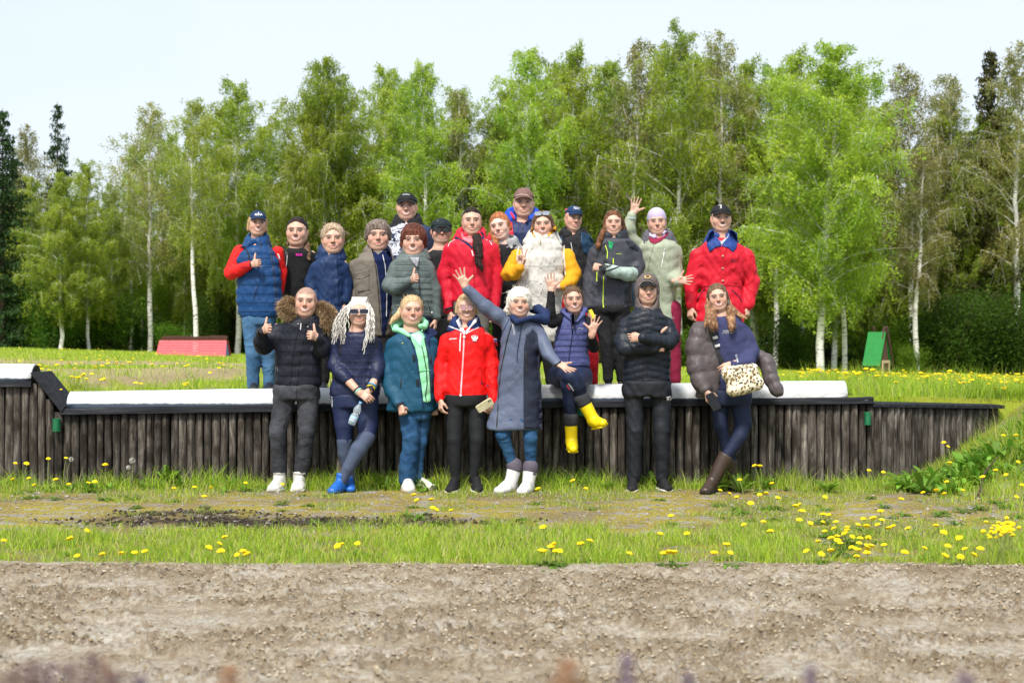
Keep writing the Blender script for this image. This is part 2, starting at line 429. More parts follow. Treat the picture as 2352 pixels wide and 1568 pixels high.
def gcols(n, r, dry=.15):
    base = np.array([[.24, .38, .02], [.34, .46, .03], [.42, .50, .05], [.15, .27, .018]])
    c = base[r.integers(0, 4, n)]*r.uniform(.75, 1.25, (n, 1))
    dm = r.uniform(0, 1, n) < dry
    c[dm] = np.array([.55, .48, .22])*r.uniform(.7, 1.2, (dm.sum(), 1))
    return c
def scatter(n, fx, fy, mask, r):
    X = fx(n); Y = fy(n, X); k = r.uniform(0, 1, n) < mask(X, Y)
    return X[k], Y[k]
r = np.random.default_rng(5)
n = 190000
X, Y = scatter(n, lambda n: r.uniform(-4.3, 5.9, n), lambda n, X: r.uniform(0, 1, n)*(wall_y(X)-7.64)+7.64, lambda X, Y: np.where(np.abs(X) < Y*.375+.2, grass_mask(X, Y), 0), r)
tuft = fbm(X*5, Y*5, 3, 101)
h = (.018+.070*tuft**1.5)*(1+.7*sstep(11.4, 12, Y))*(1+1.0*sstep(3.6, 4.6, X)*sstep(10, 11, Y))*r.uniform(.5, 1.3, len(X))*(.5+.8*grass_mask(X, Y))
blades('grass', X, Y, low_z(X, Y), h, r.uniform(.003, .0055, len(X)), r.uniform(.1, .9, len(X)), gcols(len(X), r, .18), M_blade, 'thin spring grass on the strip between the sand and the log wall', 2)
# meadow: near zone, then thinning with distance
def mead_blades(name, n, y0, y1, w, hh, label, seed, power=1.0, seg=2):
    r = np.random.default_rng(seed)
    d = y0+(y1-y0)*r.uniform(0, 1, n)**power
    X = r.uniform(-1, 1, n)*(d*.375+.6)
    Yw = wall_y(X)
    Y = np.maximum(d, Yw+.03+r.uniform(0, .3, n)) if y0 < 13 else d
    k = r.uniform(0, 1, n) < (1-.93*bare_mask(X, Y))
    X, Y = X[k], Y[k]; d = Y
    tuft = fbm(X*1.6, Y*1.6, 3, 111); tall = sstep(1.8, 3.6, X)
    h = hh*(.25+1.5*tuft**2)*r.uniform(.5, 1.3, len(X))*(1+.7*tall*(Y < 17))
    blades(name, X, Y, up_z(X, Y)-.005, h, w*r.uniform(.7, 1.3, len(X)), r.uniform(.1, .8, len(X)), gcols(len(X), r, .08)*(1.05), M_blade, label, seed, seg)
mead_blades('grass', 60000, 12.2, 18, .005, .085, 'fresh green grass on the meadow just behind the log wall', 21, 1.2)
mead_blades('grass', 80000, 18, 58, .016, .10, 'far grass of the meadow up to the trees', 22, 1.0, 1)
# ================================================================ TREES
def leaf_tris(P, size, r, vert=.5):
    n = len(P); d = r.normal(0, 1, (n, 3)); d /= np.linalg.norm(d, axis=1, keepdims=True)
    e = r.normal(0, 1, (n, 3)); e -= d*(e*d).sum(1, keepdims=True); e /= np.linalg.norm(e, axis=1, keepdims=True)
    s = size[:, None]
    d[:, 2] -= vert*.6
    V = np.stack([P-d*s*.6, P+d*s*.6+e*s*.12, P+e*s*.55-d*s*.1], 1)
    return V.reshape(-1, 3), np.arange(n*3).reshape(-1, 3)

t = NT('birch_bark')
mp = t.noise(3.0, 4, .65, stretch=(1.2, 1.2, 5.0)); lo = t.noise(.9, 3, .6)
c = t.ramp(mp, [(.33, (.035, .03, .025)), (.40, (.34, .32, .29)), (.48, (.72, .70, .66))])
M_birch = t.bsdf(t.mix(t.ramp(lo, [(.56, 0), (.76, .6)]), c, (.20, .17, .13)), .8, .2)
M_dbark = plain('spruce_bark', (.075, .055, .042), .9, .1, .3, 6)
M_leaf = leafmat('leaf_material', .55, .6, .2, rand=.4)
M_need = leafmat('needle_material', .1, .7, .15, rand=.4)

def curve_z(pts_t, t):
    return np.interp(t, pts_t[0], pts_t[1])
def make_birch(seed, H=14.0, low=.22, spread=.215, nl=46, lean=0.0, fork=False, dens=1.0, tone=(.33, .45, .05), leafsz=.105, clean=False):
    r = np.random.default_rng(seed)
    ts = np.linspace(0, 1, 12)
    wob = np.cumsum(r.normal(0, .035, (12, 2)), 0); wob -= wob[0]
    path = np.stack([wob[:, 0]*H*.12+lean*H*ts, wob[:, 1]*H*.12, ts*H], 1)
    rad = .135*(1-ts)**.8+.014
    wood = [tube(path, rad, 8)]
    leaves = []; 
    def trunk_at(t): return np.array([np.interp(t, ts, path[:, k]) for k in range(3)])
    for i in range(nl):
        tt = low+(1-low)*(i+r.uniform(0, 1))/nl
        tt = min(tt, .985)
        rel = (tt-low)/(1-low)
        L = H*spread*(.35+1.25*math.sin(math.pi*min(1, (rel*.86+.12)))**.9)*(1-.35*rel)*r.uniform(.6, 1.15)
        az = i*2.4+r.uniform(-.4, .4); el = R(r.uniform(38, 62)+rel*12)
        p0 = trunk_at(tt); k = np.linspace(0, 1, 6)
        rr = L*np.cos(el)*k*(1+.1*k); zz = L*np.sin(el)*(k-.42*k**2.2)
        br = p0+np.stack([np.cos(az)*rr, np.sin(az)*rr, zz], 1)+np.cumsum(r.normal(0, .03*L, (6, 3)), 0)*np.linspace(0, 1, 6)[:, None]
        wood.append(tube(br, (.035*(1-tt)+.012)*(1-k*.8), 4))
        nt = int(8+6*L)
        for j in range(nt):
            kk = .22+.78*(j+r.uniform(0, 1))/nt
            b0 = np.array([np.interp(kk, k, br[:, q]) for q in range(3)])
            off = r.normal(0, .30*(.3+L*.22), 3); off[2] = abs(off[2])*.4
            dl = r.uniform(.35, 1.45)*(1.15-.65*rel)
            nlv = int(dl*38*dens)+5
            u = r.uniform(0, 1, nlv)
            sway = r.normal(0, .16, 2)
            pp = b0+off*np.minimum(1, u*2.5)[:, None]+np.stack([sway[0]*u*dl, sway[1]*u*dl, .10-dl*u], 1)+r.normal(0, .055+.05*L*.2, (nlv, 3))
            leaves.append(pp)
            if j % 2 == 0:
                wood.append(tube(np.array([b0, b0+off*.8+np.array([0, 0, .02]), b0+off+np.array([sway[0]*dl, sway[1]*dl, .1-dl*.9])]), np.array([.008, .006, .004]), 3))
    P = np.concatenate(leaves)
    sz = r.uniform(.6, 1.35, len(P))*leafsz
    V, Fc = leaf_tris(P, sz, r)
    tone = np.array(tone)
    cl = fbm(P[:, 0]*.9+50, P[:, 2]*.9+P[:, 1]*.7, 3, seed)[:, None]
    C = tone*(.75+.5*cl)*r.uniform(.75, 1.25, (len(P), 1)); C[:, 0] *= 1+.35*(cl[:, 0]-.5)+r.uniform(-.1, .15, len(P))
    return join(wood), (V, Fc, np.repeat(C, 3, 0))
def make_spruce(seed, H=13.0, tone=(.030, .062, .018), w=.20, low=.03, sparse=1.0):
    r = np.random.default_rng(seed)
    path = np.stack([np.zeros(6), np.zeros(6), np.linspace(0, H, 6)], 1)
    wood = [tube(path, .13*(1-np.linspace(0, 1, 6))**.9+.01, 7)]
    P = []; S = []
    nw = int(H*4.2)
    for i in range(nw):
        tt = low+(1-low)*(i/nw); L = H*w*(1-tt)**.8*r.uniform(.75, 1.1)+.12
        nb = 7 if tt < .8 else 5
        for j in range(nb):
            if r.uniform() > sparse: continue
            az = r.uniform(0, 6.28); Lj = L*r.uniform(.65, 1.1)
            n = int(16+Lj*34); u = r.uniform(.05, 1, n)**.8
            rr = Lj*u; z = tt*H - .42*Lj*u + .30*Lj*u**2.2
            side = r.normal(0, .10+.10*(1-u)*Lj, n)
            x = np.cos(az)*rr-np.sin(az)*side; y = np.sin(az)*rr+np.cos(az)*side
            P.append(np.stack([x, y, z-np.abs(r.normal(0, .10, n))], 1)); S.append(r.uniform(.09, .19, n))
    P = np.concatenate(P); S = np.concatenate(S)
    V, Fc = leaf_tris(P, S, r, 1.2)
    C = np.array(tone)*r.uniform(.6, 1.5, (len(P), 1))*(.7+.6*fbm(P[:, 0], P[:, 2], 2, seed)[:, None])
    return join(wood), (V, Fc, np.repeat(C, 3, 0))
def make_bush(seed, H=2.6, tone=(.14, .27, .02), n=9000, w=1.3):
    r = np.random.default_rng(seed); P = []; wood = []
    for i in range(14):
        az = r.uniform(0, 6.28); l = r.uniform(.2, 1)*w; top = np.array([np.cos(az)*l, np.sin(az)*l*.8, H*r.uniform(.45, 1)])
        k = np.linspace(0, 1, 5)[:, None]
        br = np.array([np.cos(az)*.1, np.sin(az)*.1, 0])*(1-k)+top*k+np.array([0, 0, .3])*np.sin(k*3.14)
        wood.append(tube(br, .018*(1-k[:, 0])+.004, 4))
        m = n//14; u = r.uniform(.1, 1, m)
        pp = np.stack([np.interp(u, k[:, 0], br[:, q]) for q in range(3)], 1)+r.normal(0, .24, (m, 3))*(.6+.5*H/2.6)
        P.append(pp)
    P = np.concatenate(P); P[:, 2] = np.abs(P[:, 2])
    V, Fc = leaf_tris(P, r.uniform(.05, .11, len(P)), r)
    C = np.array(tone)*r.uniform(.6, 1.4, (len(P), 1))*(.6+.8*fbm(P[:, 0]*1.5, P[:, 2]*1.5, 3, seed)[:, None])
    return join(wood), (V, Fc, np.repeat(C, 3, 0))

def tree_obj(name, data, bark, leaf, label, group=None, cat='tree', crown='crown'):
    (wV, wF), (lV, lF, lC) = data
    root = empty(name, (0, 0, -50)); tag(root, label, cat, group)
    mesh_np('trunk' if cat == 'tree' else 'stem', wV, wF, bark, root)
    mesh_np(crown, lV, lF, leaf, root, cols=lC, smooth=False)
    return root

birches = [
 make_birch(1, low=.24, dens=1.1), make_birch(2, low=.16, spread=.20, nl=52, dens=1.25), make_birch(3, low=.40, spread=.175, nl=40, dens=.8, tone=(.33, .40, .06)),
 make_birch(4, low=.16, spread=.25, nl=58, dens=1.3), make_birch(5, low=.30, spread=.19, nl=42, dens=.62, tone=(.30, .32, .09)), make_birch(6, low=.18, spread=.215, nl=54, dens=1.1, tone=(.33, .43, .045)),
 make_birch(7, low=.10, spread=.20, nl=54, dens=1.2, lean=.06), make_birch(8, low=.34, spread=.16, nl=40, dens=.6, lean=.05, tone=(.28, .29, .085))]
spruces = [make_spruce(11), make_spruce(12, w=.17), make_spruce(13, tone=(.05, .05, .016), w=.22), make_spruce(14, w=.16, sparse=.55)]
bushes = [make_bush(21), make_bush(22, 1.9, (.11, .22, .018), 7000, 1.5), make_bush(23, 3.4, (.07, .15, .018), 9000, 1.2)]

GB = 'birch trees at the edge of the wood'
protos = {}
def place_tree(kind, vi, px, Y, toppx=None, H=None, rz=0, label=None, group=None, tw=1.0, cat='tree', bark=None):
    """px = where its foot stands across the picture, toppx = how high its tip reaches"""
    key = (kind, vi)
    X = (px-1176)*Y/F; z = float(up_z(np.array([X]), np.array([Y]))[0])-.1
    if key not in protos:
        D = {'birch_tree': birches, 'spruce_tree': spruces, 'bush': bushes}[kind][vi]
        protos[key] = tree_obj(kind, D, M_birch if kind == 'birch_tree' else M_dbark, M_need if kind == 'spruce_tree' else M_leaf, None, cat=cat, crown='foliage' if kind == 'bush' else 'crown')
        protos[key]['H0'] = float(max(D[1][0][:, 2].max(), .1)); o = protos[key]
    else: o = copy_tree(protos[key])
    h0 = protos[key]['H0']
    if toppx is not None: H = CH-(toppx-795)*Y/F-z
    s = H/h0
    o.location = (X, Y, z); o.rotation_euler = (0, 0, rz); o.scale = (s*tw, s*tw, s)
    tag(o, label, cat, group)
    if group is None and 'group' in o: del o['group']
    if 'H0' in o and o is not protos[key]: del o['H0']
    return o

# the front row, each where the photograph has it: kind, variant, foot x, distance, top y, turn, width, label
FRONT = [
 ('spruce_tree', 0, 6, 60, 252, .3, 1.15, 'tall dark spruce cut by the left edge of the picture'),
 ('birch_tree', 4, 62, 66, 285, 1.0, .9, 'thin nearly bare birch between the two dark spruces on the left'),
 ('spruce_tree', 3, 132, 72, 238, 2.0, .95, 'dark spruce with ragged open branches standing alone above the birches on the left'),
 ('birch_tree', 1, 138, 58, 392, 2.2, 1.25, 'low full birch with a thin white trunk, leftmost of the full green birches'),
 ('birch_tree', 5, 205, 60, 360, .7, 1.0, 'birch with two white trunks close together left of the red jump'),
 ('birch_tree', 0, 258, 63, 420, 3.1, .9, 'small birch with a slim pale trunk right of the double white trunks'),
 ('birch_tree', 4, 345, 62, 228, 4.0, 1.1, 'thin crowned birch with white trunk at the left end of the red jump'),
 ('birch_tree', 2, 449, 58, 222, .2, 1.0, 'tall birch with a long bare white trunk rising behind the red jump'),
 ('birch_tree', 0, 545, 62, 168, 1.2, 1.1, 'tall full birch above the woman in the blue quilted vest'),
 ('birch_tree', 3, 745, 63, 122, 2.6, .95, 'tall peaked birch above the girl in the navy jacket'),
 ('birch_tree', 5, 660, 60, 330, 5.1, 1.0, 'shorter birch to the left of the tall peaked one'),
 ('birch_tree', 6, 868, 64, 142, .9, .85, 'narrow birch left of the man in the black cap and patterned hoodie'),
 ('birch_tree', 1, 985, 62, 138, 3.6, .95, 'broad birch above the short haired woman in the grey green puffer'),
 ('birch_tree', 7, 1075, 64, 205, 2.8, .9, 'loose birch at the left side of the gap in the treetops'),
 ('birch_tree', 4, 1140, 66, 262, 3.9, .8, 'lowest sparse birch in the gap of the treetops'),
 ('birch_tree', 6, 1225, 61, 106, 4.4, 1.0, 'tall birch at the right side of the gap in the treetops'),
 ('birch_tree', 5, 1335, 63, 96, 1.9, 1.0, 'yellow green birch above the woman in the white vest'),
 ('birch_tree', 7, 1440, 62, 88, 5.3, 1.0, 'olive toned sparse birch left of the tallest one'),
 ('birch_tree', 0, 1562, 60, 46, 2.9, 1.0, 'tallest birch of the row, above the girl in the lavender beanie'),
 ('birch_tree', 4, 1655, 64, 72, .4, 1.0, 'pale feathery birch just right of the tallest one'),
 ('birch_tree', 5, 1725, 66, 128, 2.2, 1.0, 'yellowish birch above the man in the red jacket'),
 ('birch_tree', 3, 1885, 55, 84, 3.8, 1.22, 'widest birch with many branches and a leaning white trunk, left of the green house'),
 ('birch_tree', 6, 1915, 59, 150, 1.4, .9, 'birch close behind the widest one with a greyish trunk'),
 ('birch_tree', 2, 1940, 57, 190, 5.6, .95, 'birch with the straightest thick white trunk, left of the green house'),
 ('birch_tree', 4, 2092, 64, 140, 4.8, 1.05, 'thin crowned tall birch above the green house'),
 ('birch_tree', 7, 2106, 58, 330, .1, 1.3, 'leaning thin birch right of the green house'),
 ('spruce_tree', 2, 2275, 64, 114, 1.1, 1.0, 'tall brownish spruce near the right edge'),
 ('birch_tree', 7, 2210, 66, 165, 2.2, 1.1, 'sparse grey brown birch left of the brownish spruce on the right'),
 ('birch_tree', 4, 2335, 62, 98, .6, 1.1, 'greyish thin birch at the right edge of the picture'),
]
for k, vi, px, Y, top, rz, tw, lab in FRONT:
    place_tree(k, vi, px, Y, toppx=top, rz=rz, label=lab, tw=tw)
MARKS = [(0, 'dark spruce at the left edge'), (137, 'leftmost white trunk'), (230, 'double white trunks'), (345, 'left end of the red jump'), (445, 'tall white trunk behind the red jump'), (590, 'woman in the navy cap'), (680, 'woman in the black T-shirt'), (762, 'curly haired girl in navy'), (866, 'woman in the taupe jacket'), (935, 'man in the patterned hoodie'), (1010, 'woman in black sunglasses and cap'), (1083, 'woman in the crimson jacket'), (1150, 'ginger girl'), (1202, 'man in the brown cap'), (1248, 'woman in the white vest'), (1315, 'young person in the navy cap'), (1408, 'woman with the arm sling'), (1508, 'girl in the lavender beanie'), (1656, 'man in the long red jacket'), (1885, 'widest birch'), (2018, 'green house'), (2130, 'round bush by the green house'), (2275, 'brownish spruce at the right edge')]
USED = set()
def near_label(px, what='full green birch behind the front birches'):
    for m in sorted(MARKS, key=lambda q: abs(q[0]-px)):
        side = 'left' if px < m[0]-12 else 'right' if px > m[0]+12 else 'straight'
        l = what+(', above the ' if side == 'straight' else ', just %s of the ' % side)+m[1]
        if l not in USED and len(l.replace(',', '').split()) <= 16: USED.add(l); return l
    return what
for i, (px, top, vi) in enumerate([(60, 400, 6), (300, 330, 1), (400, 300, 6), (495, 230, 5), (610, 270, 0), (700, 210, 6), (800, 190, 3), (925, 160, 0), (1035, 190, 5), (1110, 330, 1), (1185, 190, 3), (1275, 120, 0), (1385, 130, 3), (1500, 100, 5), (1610, 110, 3), (1780, 130, 0), (1840, 105, 5), (1985, 190, 6), (2035, 230, 1), (2150, 220, 6), (2250, 260, 1), (2310, 240, 5)]):
    place_tree('birch_tree', vi, px, 64+(i*37 % 5), toppx=top, rz=i*1.3, label=near_label(px), tw=1.0)
# filler birches behind, then dark spruces that close the wood
for i in range(30):
    px = -220+i*93+random.uniform(-22, 22); Y = random.uniform(67, 77)
    base = np.interp(px, [0, 150, 300, 600, 1000, 1140, 1250, 1600, 1900, 2050, 2400], [430, 430, 400, 400, 400, 420, 340, 270, 230, 330, 270])
    place_tree('birch_tree', random.choice([0, 1, 3, 5, 6, 2, 0, 3]), px, Y, toppx=base+random.uniform(-25, 110), rz=random.uniform(0, 6.28), tw=random.uniform(.85, 1.15), label='birch of the second row behind the front birches', group='second row birches deeper in the wood')
for i in range(44):
    px = -250+i*65+random.uniform(-22, 22); Y = random.uniform(76, 92)
    base = np.interp(px, [0, 200, 300, 600, 1000, 1140, 1250, 1600, 1900, 2050, 2400], [400, 490, 500, 510, 530, 540, 510, 440, 440, 470, 370])
    place_tree('spruce_tree', random.choice([0, 1, 0, 1, 2]), px, Y, toppx=base+random.uniform(-35, 90), rz=random.uniform(0, 6.28), tw=random.uniform(.9, 1.4), label='dark spruce standing deep in the wood behind the birches', group='dark spruces deep in the wood')
for i, (px, top) in enumerate([(2170, 420), (2215, 300), (2250, 380), (2300, 250), (2345, 300), (2395, 260), (30, 380), (-30, 330), (75, 470)]):
    place_tree('spruce_tree', i % 3, px, 67+i % 4, toppx=top, rz=i*1.7, label=near_label(px, 'tall dark spruce of the second row'), tw=1.25)
for i, px in enumerate([2180, 2235, 2290, 2350, 2050, 30, 100]):
    place_tree('bush', 2 if px > 2100 else 0, px, 60+i % 3, H=4.2 if px > 2100 else 3.0, rz=i*1.1, label=near_label(px, 'large leafy bush at the foot of the wood'), tw=1.5, cat='bush')
for i in range(40):
    px = -150+i*67+random.uniform(-25, 25); Y = random.uniform(58, 68)
    vi = random.choice([0, 1, 2, 2]); 
    place_tree('bush', vi, px, Y, H=random.uniform(1.5, 3.4)+(1.4 if px > 2050 or px < 150 else 0), rz=random.uniform(0, 6.28), tw=random.uniform(.9, 1.5), label='green bush at the foot of the wood', group='bushes at the foot of the wood', cat='bush')
place_tree('bush', 0, 2095, 53, H=1.55, rz=1.0, tw=1.3, label='bright green round bush right behind the green house', cat='bush')
for i in range(26):
    px = random.uniform(-100, 2450); Y = random.uniform(59, 70)
    place_tree('spruce_tree', random.choice([0, 1, 2]), px, Y+4, H=random.uniform(3.5, 7.5), rz=random.uniform(0, 6.28), tw=random.uniform(1.0, 1.6), label='young dark spruce among the birch trunks', group='young spruces among the birch trunks')
# the far wood that reads as one mass
r = np.random.default_rng(77); n = 36000
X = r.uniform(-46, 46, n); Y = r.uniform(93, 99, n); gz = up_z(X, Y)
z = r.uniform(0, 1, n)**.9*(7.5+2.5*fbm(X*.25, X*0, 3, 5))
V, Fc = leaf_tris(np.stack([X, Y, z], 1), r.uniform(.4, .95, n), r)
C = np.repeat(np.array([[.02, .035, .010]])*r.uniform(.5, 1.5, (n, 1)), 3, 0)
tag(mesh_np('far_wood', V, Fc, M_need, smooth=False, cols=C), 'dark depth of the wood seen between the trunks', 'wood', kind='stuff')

# ================================================================ OBSTACLES ON THE MEADOW
def prism(poly, a, b):
    """poly: (n,2) in y,z extruded along x from a to b (n = 4)"""
    poly = np.asarray(poly, float); V = np.concatenate([np.column_stack([np.full(4, a), poly]), np.column_stack([np.full(4, b), poly])])
    return V, np.array([[0,1,2,3],[7,6,5,4],[0,4,5,1],[1,5,6,2],[2,6,7,3],[3,7,4,0]])
# red A-frame jump with a brush top
Yj = 44.0; X0 = (366-1176)*Yj/F; X1 = (524.5-1176)*Yj/F; xc = (X0+X1)/2; wj = X1-X0
zj = float(up_z(np.array([xc]), np.array([Yj]))[0]); ztop = CH-(781-795)*Yj/F; hj = ztop-zj
jump = tag(empty('brush_jump', (xc, Yj, zj)), 'low red boarded jump with a brown brush top in front of the wood at left', 'jump')
M_red = plain('red_boards', (.64, .09, .105), .65, .3, .12, 9); M_blu = plain('blue_board', (.12, .25, .5), .6)
nb = 6
for i in range(nb):
    t0, t1 = i/nb, (i+1)/nb-.02
    y0, y1 = -.45+.33*t0, -.45+.33*t1; z0, z1 = hj*t0, hj*t1; e = .004*(i % 2)
    ins = .035*t0
    V, Fq = prism([(y0-e, z0), (y1-e, z1), (y1+.03, z1), (y0+.03, z0)], -wj/2+ins, wj/2-ins)
    mesh_np('plank', V, Fq, M_red, jump, smooth=False)
    V, Fq = prism([(-y0-.03, z0), (-y1-.03, z1), (-y1+e, z1), (-y0+e, z0)], -wj/2+ins, wj/2-ins)
    mesh_np('plank', V, Fq, M_red, jump, smooth=False)
for s in (-1, 1):
    V = np.array([[s*(wj/2-.05), -.40, .0], [s*(wj/2-.05), .40, .0], [s*(wj/2-.07), .1, hj], [s*(wj/2-.07), -.1, hj],
                  [s*(wj/2-.08), -.40, .0], [s*(wj/2-.08), .40, .0], [s*(wj/2-.10), .1, hj], [s*(wj/2-.10), -.1, hj]])
    mesh_np('end_board', V, np.array([[0,1,2,3],[7,6,5,4],[0,4,5,1],[1,5,6,2],[2,6,7,3],[3,7,4,0]]), M_blu, jump, smooth=False)
r = np.random.default_rng(9); n = 5200
X = r.uniform(-wj/2+.09, wj/2-.06, n); Y = r.uniform(-.12, .12, n); hgt = (.105+.05*fbm(X*3, X*0, 3, 2))*r.uniform(.8, 1.15, n)
tip = np.stack([X+r.normal(0, .02, n), Y+r.normal(0, .03, n), hj+hgt], 1); s = .008
V = np.stack([np.stack([X-s, Y, X*0+hj-.05], 1), np.stack([X+s, Y+.004, X*0+hj-.05], 1), tip], 1).reshape(-1, 3)
M_brush = plain('brush_twigs', (.13, .065, .05), .9, .1, .5, 60)
tag(mesh_np('brush_top', V, np.arange(n*3).reshape(-1, 3), M_brush, jump, smooth=False), kind='stuff')
# green pointed house jump: roof slopes, dark gable with a door frame, crossed ridge boards
Yh = 40.0; sc = Yh/F
hx = (2016-1176)*sc; zg = float(up_z(np.array([hx]), np.array([Yh]))[0]); top = CH-(762-795)*sc
house = tag(empty('house_jump', (hx, Yh, zg), R(-38)), 'small steep green roofed wooden house jump in front of the wood at right', 'jump')
hh_ = top-zg; M_grn = plain('green_roof', (.015, .19, .035), .6, .3, .1, 8); M_dkw = plain('dark_gable_wood', (.10, .05, .035), .8); M_lt = plain('light_trim_wood', (.50, .38, .24), .8); M_dgr = plain('dark_green_board', (.01, .15, .05), .6)
L = .44; wb = .30; eave = .30*hh_
M_brd = plain('brown_barge_board', (.07, .035, .025), .8)
def roofside(s):
    for i in range(6):
        t0, t1 = i/6, (i+1)/6-.0015
        f = lambda t: (s*(.05+(wb+.10)*(1-t)), eave+(hh_-eave)*t)
        a, b = f(t0), f(t1)
        # x across the gable, y along the ridge -> ridge runs along local x, gable faces +x
        V, Fq = prism([(a[0], a[1]), (b[0], b[1]), (b[0]-s*.03, b[1]), (a[0]-s*.03, a[1])], -L/2-.04, L/2+.04)
        mesh_np('roof_board', V, Fq, M_grn, house, smooth=False)
roofside(-1); roofside(1)
V, Fq = box((-L/2, -wb-.02, 0), (L/2-.02, wb+.02, eave+.08)); mesh_np('wall', V, Fq, M_dgr, house, smooth=False)
g = [(-wb-.03, .0), (wb+.03, .0), (.015, hh_-.03), (-.015, hh_-.03)]
V, Fq = prism(g, L/2-.02, L/2+.01); mesh_np('gable', V, Fq, M_dkw, house, smooth=False)
for y0, y1, z0, z1 in ((-.25, .25, eave+.07, eave+.15), (-.25, -.19, 0, eave+.07), (.19, .25, 0, eave+.07)):
    V, Fq = box((L/2+.012, y0, z0), (L/2+.04, y1, z1)); mesh_np('door_frame', V, Fq, M_lt, house, smooth=False)
V, Fq = box((L/2+.012, -.185, 0), (L/2+.025, .185, eave+.065)); mesh_np('door', V, Fq, M_dkw, house, smooth=False)
for sx in (-L/2+.05, L/2):
    for s in ((-1, 1) if sx > 0 else (1,)):
        V, Fq = prism([(-s*.09, hh_+.13), (-s*.09+s*.09, hh_+.16), (s*(wb+.13), eave-.04), (s*(wb+.10), eave-.04)], sx+.045*s+.005, sx+.045*s+.045)
        mesh_np('barge_board', V, Fq, M_brd, house, smooth=False)
# ================================================================ THE LOG WALL
t = NT('weathered_post')
oi = t.new('ShaderNodeObjectInfo'); 
mp = t.new('ShaderNodeVectorMath', _operation='ADD'); t.link(t.coord('Object'), mp.inputs[0])
cb = t.new('ShaderNodeCombineXYZ'); t.link(t.math('MULTIPLY', oi.outputs['Random'], 37.0), cb.inputs[0]); t.link(t.math('MULTIPLY', oi.outputs['Random'], 11.0), cb.inputs[2]); t.link(cb.outputs[0], mp.inputs[1])
n1 = t.noise(34, 5, .65, vec=mp.outputs[0], stretch=(1, 1, .09), dist=.5); n2 = t.noise(6.5, 4, .6, vec=mp.outputs[0], stretch=(1, 1, .5)); n3 = t.noise(75, 2, .5, vec=mp.outputs[0], stretch=(1, 1, .045))
c = t.ramp(n1, [(.30, (.024, .021, .019)), (.46, (.090, .076, .064)), (.60, (.18, .157, .136)), (.74, (.34, .31, .275))])
c = t.mix(t.ramp(n2, [(.38, .85), (.55, 0)]), c, (.030, .024, .019))
c = t.mix(t.ramp(n3, [(.29, 1), (.36, 0)]), c, (.005, .004, .004))
vl = t.new('ShaderNodeHueSaturation'); t.link(t.math('ADD', .38, t.math('MULTIPLY', oi.outputs['Random'], .75)), vl.inputs['Value']); t.link(c, vl.inputs['Color'])
M_post = t.bsdf(vl.outputs[0], .9, .15, bump=t.math('ADD', n1, t.math('MULTIPLY', n3, 1.2)), bstr=.8, bdist=.003)
t = NT('black_beam'); n1 = t.noise(30, 5, .65, stretch=(.07, 1, 1)); n2 = t.noise(9, 4, .7, stretch=(.5, 1.5, 1.5))
c = t.ramp(n1, [(.3, (.010, .011, .014)), (.6, (.030, .032, .038)), (.75, (.07, .072, .08))])
M_beam = t.bsdf(t.mix(t.ramp(n2, [(.70, 0), (.74, .7)]), c, (.30, .29, .27)), .8, .12, bump=n1, bstr=.8, bdist=.006)
t = NT('white_painted_log'); n1 = t.noise(5, 5, .7, stretch=(.4, 1, 1), dist=.8); n2 = t.noise(26, 4, .7, stretch=(.5, 1, 1)); n3 = t.noise(2.0, 3)
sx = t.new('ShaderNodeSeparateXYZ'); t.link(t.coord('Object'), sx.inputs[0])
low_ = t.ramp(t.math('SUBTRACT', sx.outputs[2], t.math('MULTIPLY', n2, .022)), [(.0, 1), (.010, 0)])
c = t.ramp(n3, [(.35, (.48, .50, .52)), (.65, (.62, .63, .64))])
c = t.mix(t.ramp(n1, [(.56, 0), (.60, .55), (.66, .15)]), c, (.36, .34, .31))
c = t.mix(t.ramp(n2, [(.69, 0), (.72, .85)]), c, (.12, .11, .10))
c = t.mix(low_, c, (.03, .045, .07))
M_white = t.bsdf(c, .55, .35, bump=t.math('ADD', n1, t.math('MULTIPLY', n2, .4)), bstr=.7, bdist=.008)

def ztop(px):                     # top of the black beam (foot of the white log)
    return CH-((937-25*(px-155)/1800.)-795)*WALLY/F
wall = tag(empty('retaining_wall', (0, WALLY, 0)), 'low wall of dark weathered upright round posts with black beams on top, holding back the meadow', 'wall')
def post_mesh(seed, n=9, ns=12):
    r = np.random.default_rng(seed); z = np.linspace(0, 1, n)
    path = np.stack([r.normal(0, .0012, n).cumsum(), np.zeros(n), z], 1); a = np.arange(ns)/ns*2*np.pi
    rad = .0335*(1+.05*np.sin(z*7+seed))
    V = np.stack([path[:, None, 0]+np.cos(a)[None]*rad[:, None]*(1+.05*r.normal(size=(1, ns))), path[:, None, 1]+np.sin(a)[None]*rad[:, None], np.repeat(z[:, None], ns, 1)], -1).reshape(-1, 3)
    i = np.arange(n-1)[:, None]*ns; j = np.arange(ns)[None]
    Fq = np.stack([i+j, i+(j+1) % ns, i+ns+(j+1) % ns, i+ns+j], -1).reshape(-1, 4)
    V = np.concatenate([V, [[path[-1, 0], 0, 1.004]]]); k = (n-1)*ns; jj = np.arange(ns)
    tri = np.stack([k+jj, k+(jj+1) % ns, np.full(ns, len(V)-1)], 1)
    me = mesh_np('post', V, [Fq, tri], M_post); COL.objects.unlink(me); d = me.data; bpy.data.objects.remove(me); return d
PM = [post_mesh(s) for s in range(6)]
def add_post(X, Y, z0, z1, k=1.0):
    o = bpy.data.objects.new('post', random.choice(PM)); COL.objects.link(o); o.parent = wall
    o.location = (X, Y-WALLY, z0); o.scale = (k*random.uniform(.90, 1.08), k*random.uniform(.95, 1.1), z1-z0); o.rotation_euler = (0, random.uniform(-.006, .006), random.uniform(-.6, .6))
zp = lambda px: ztop(px)-.052
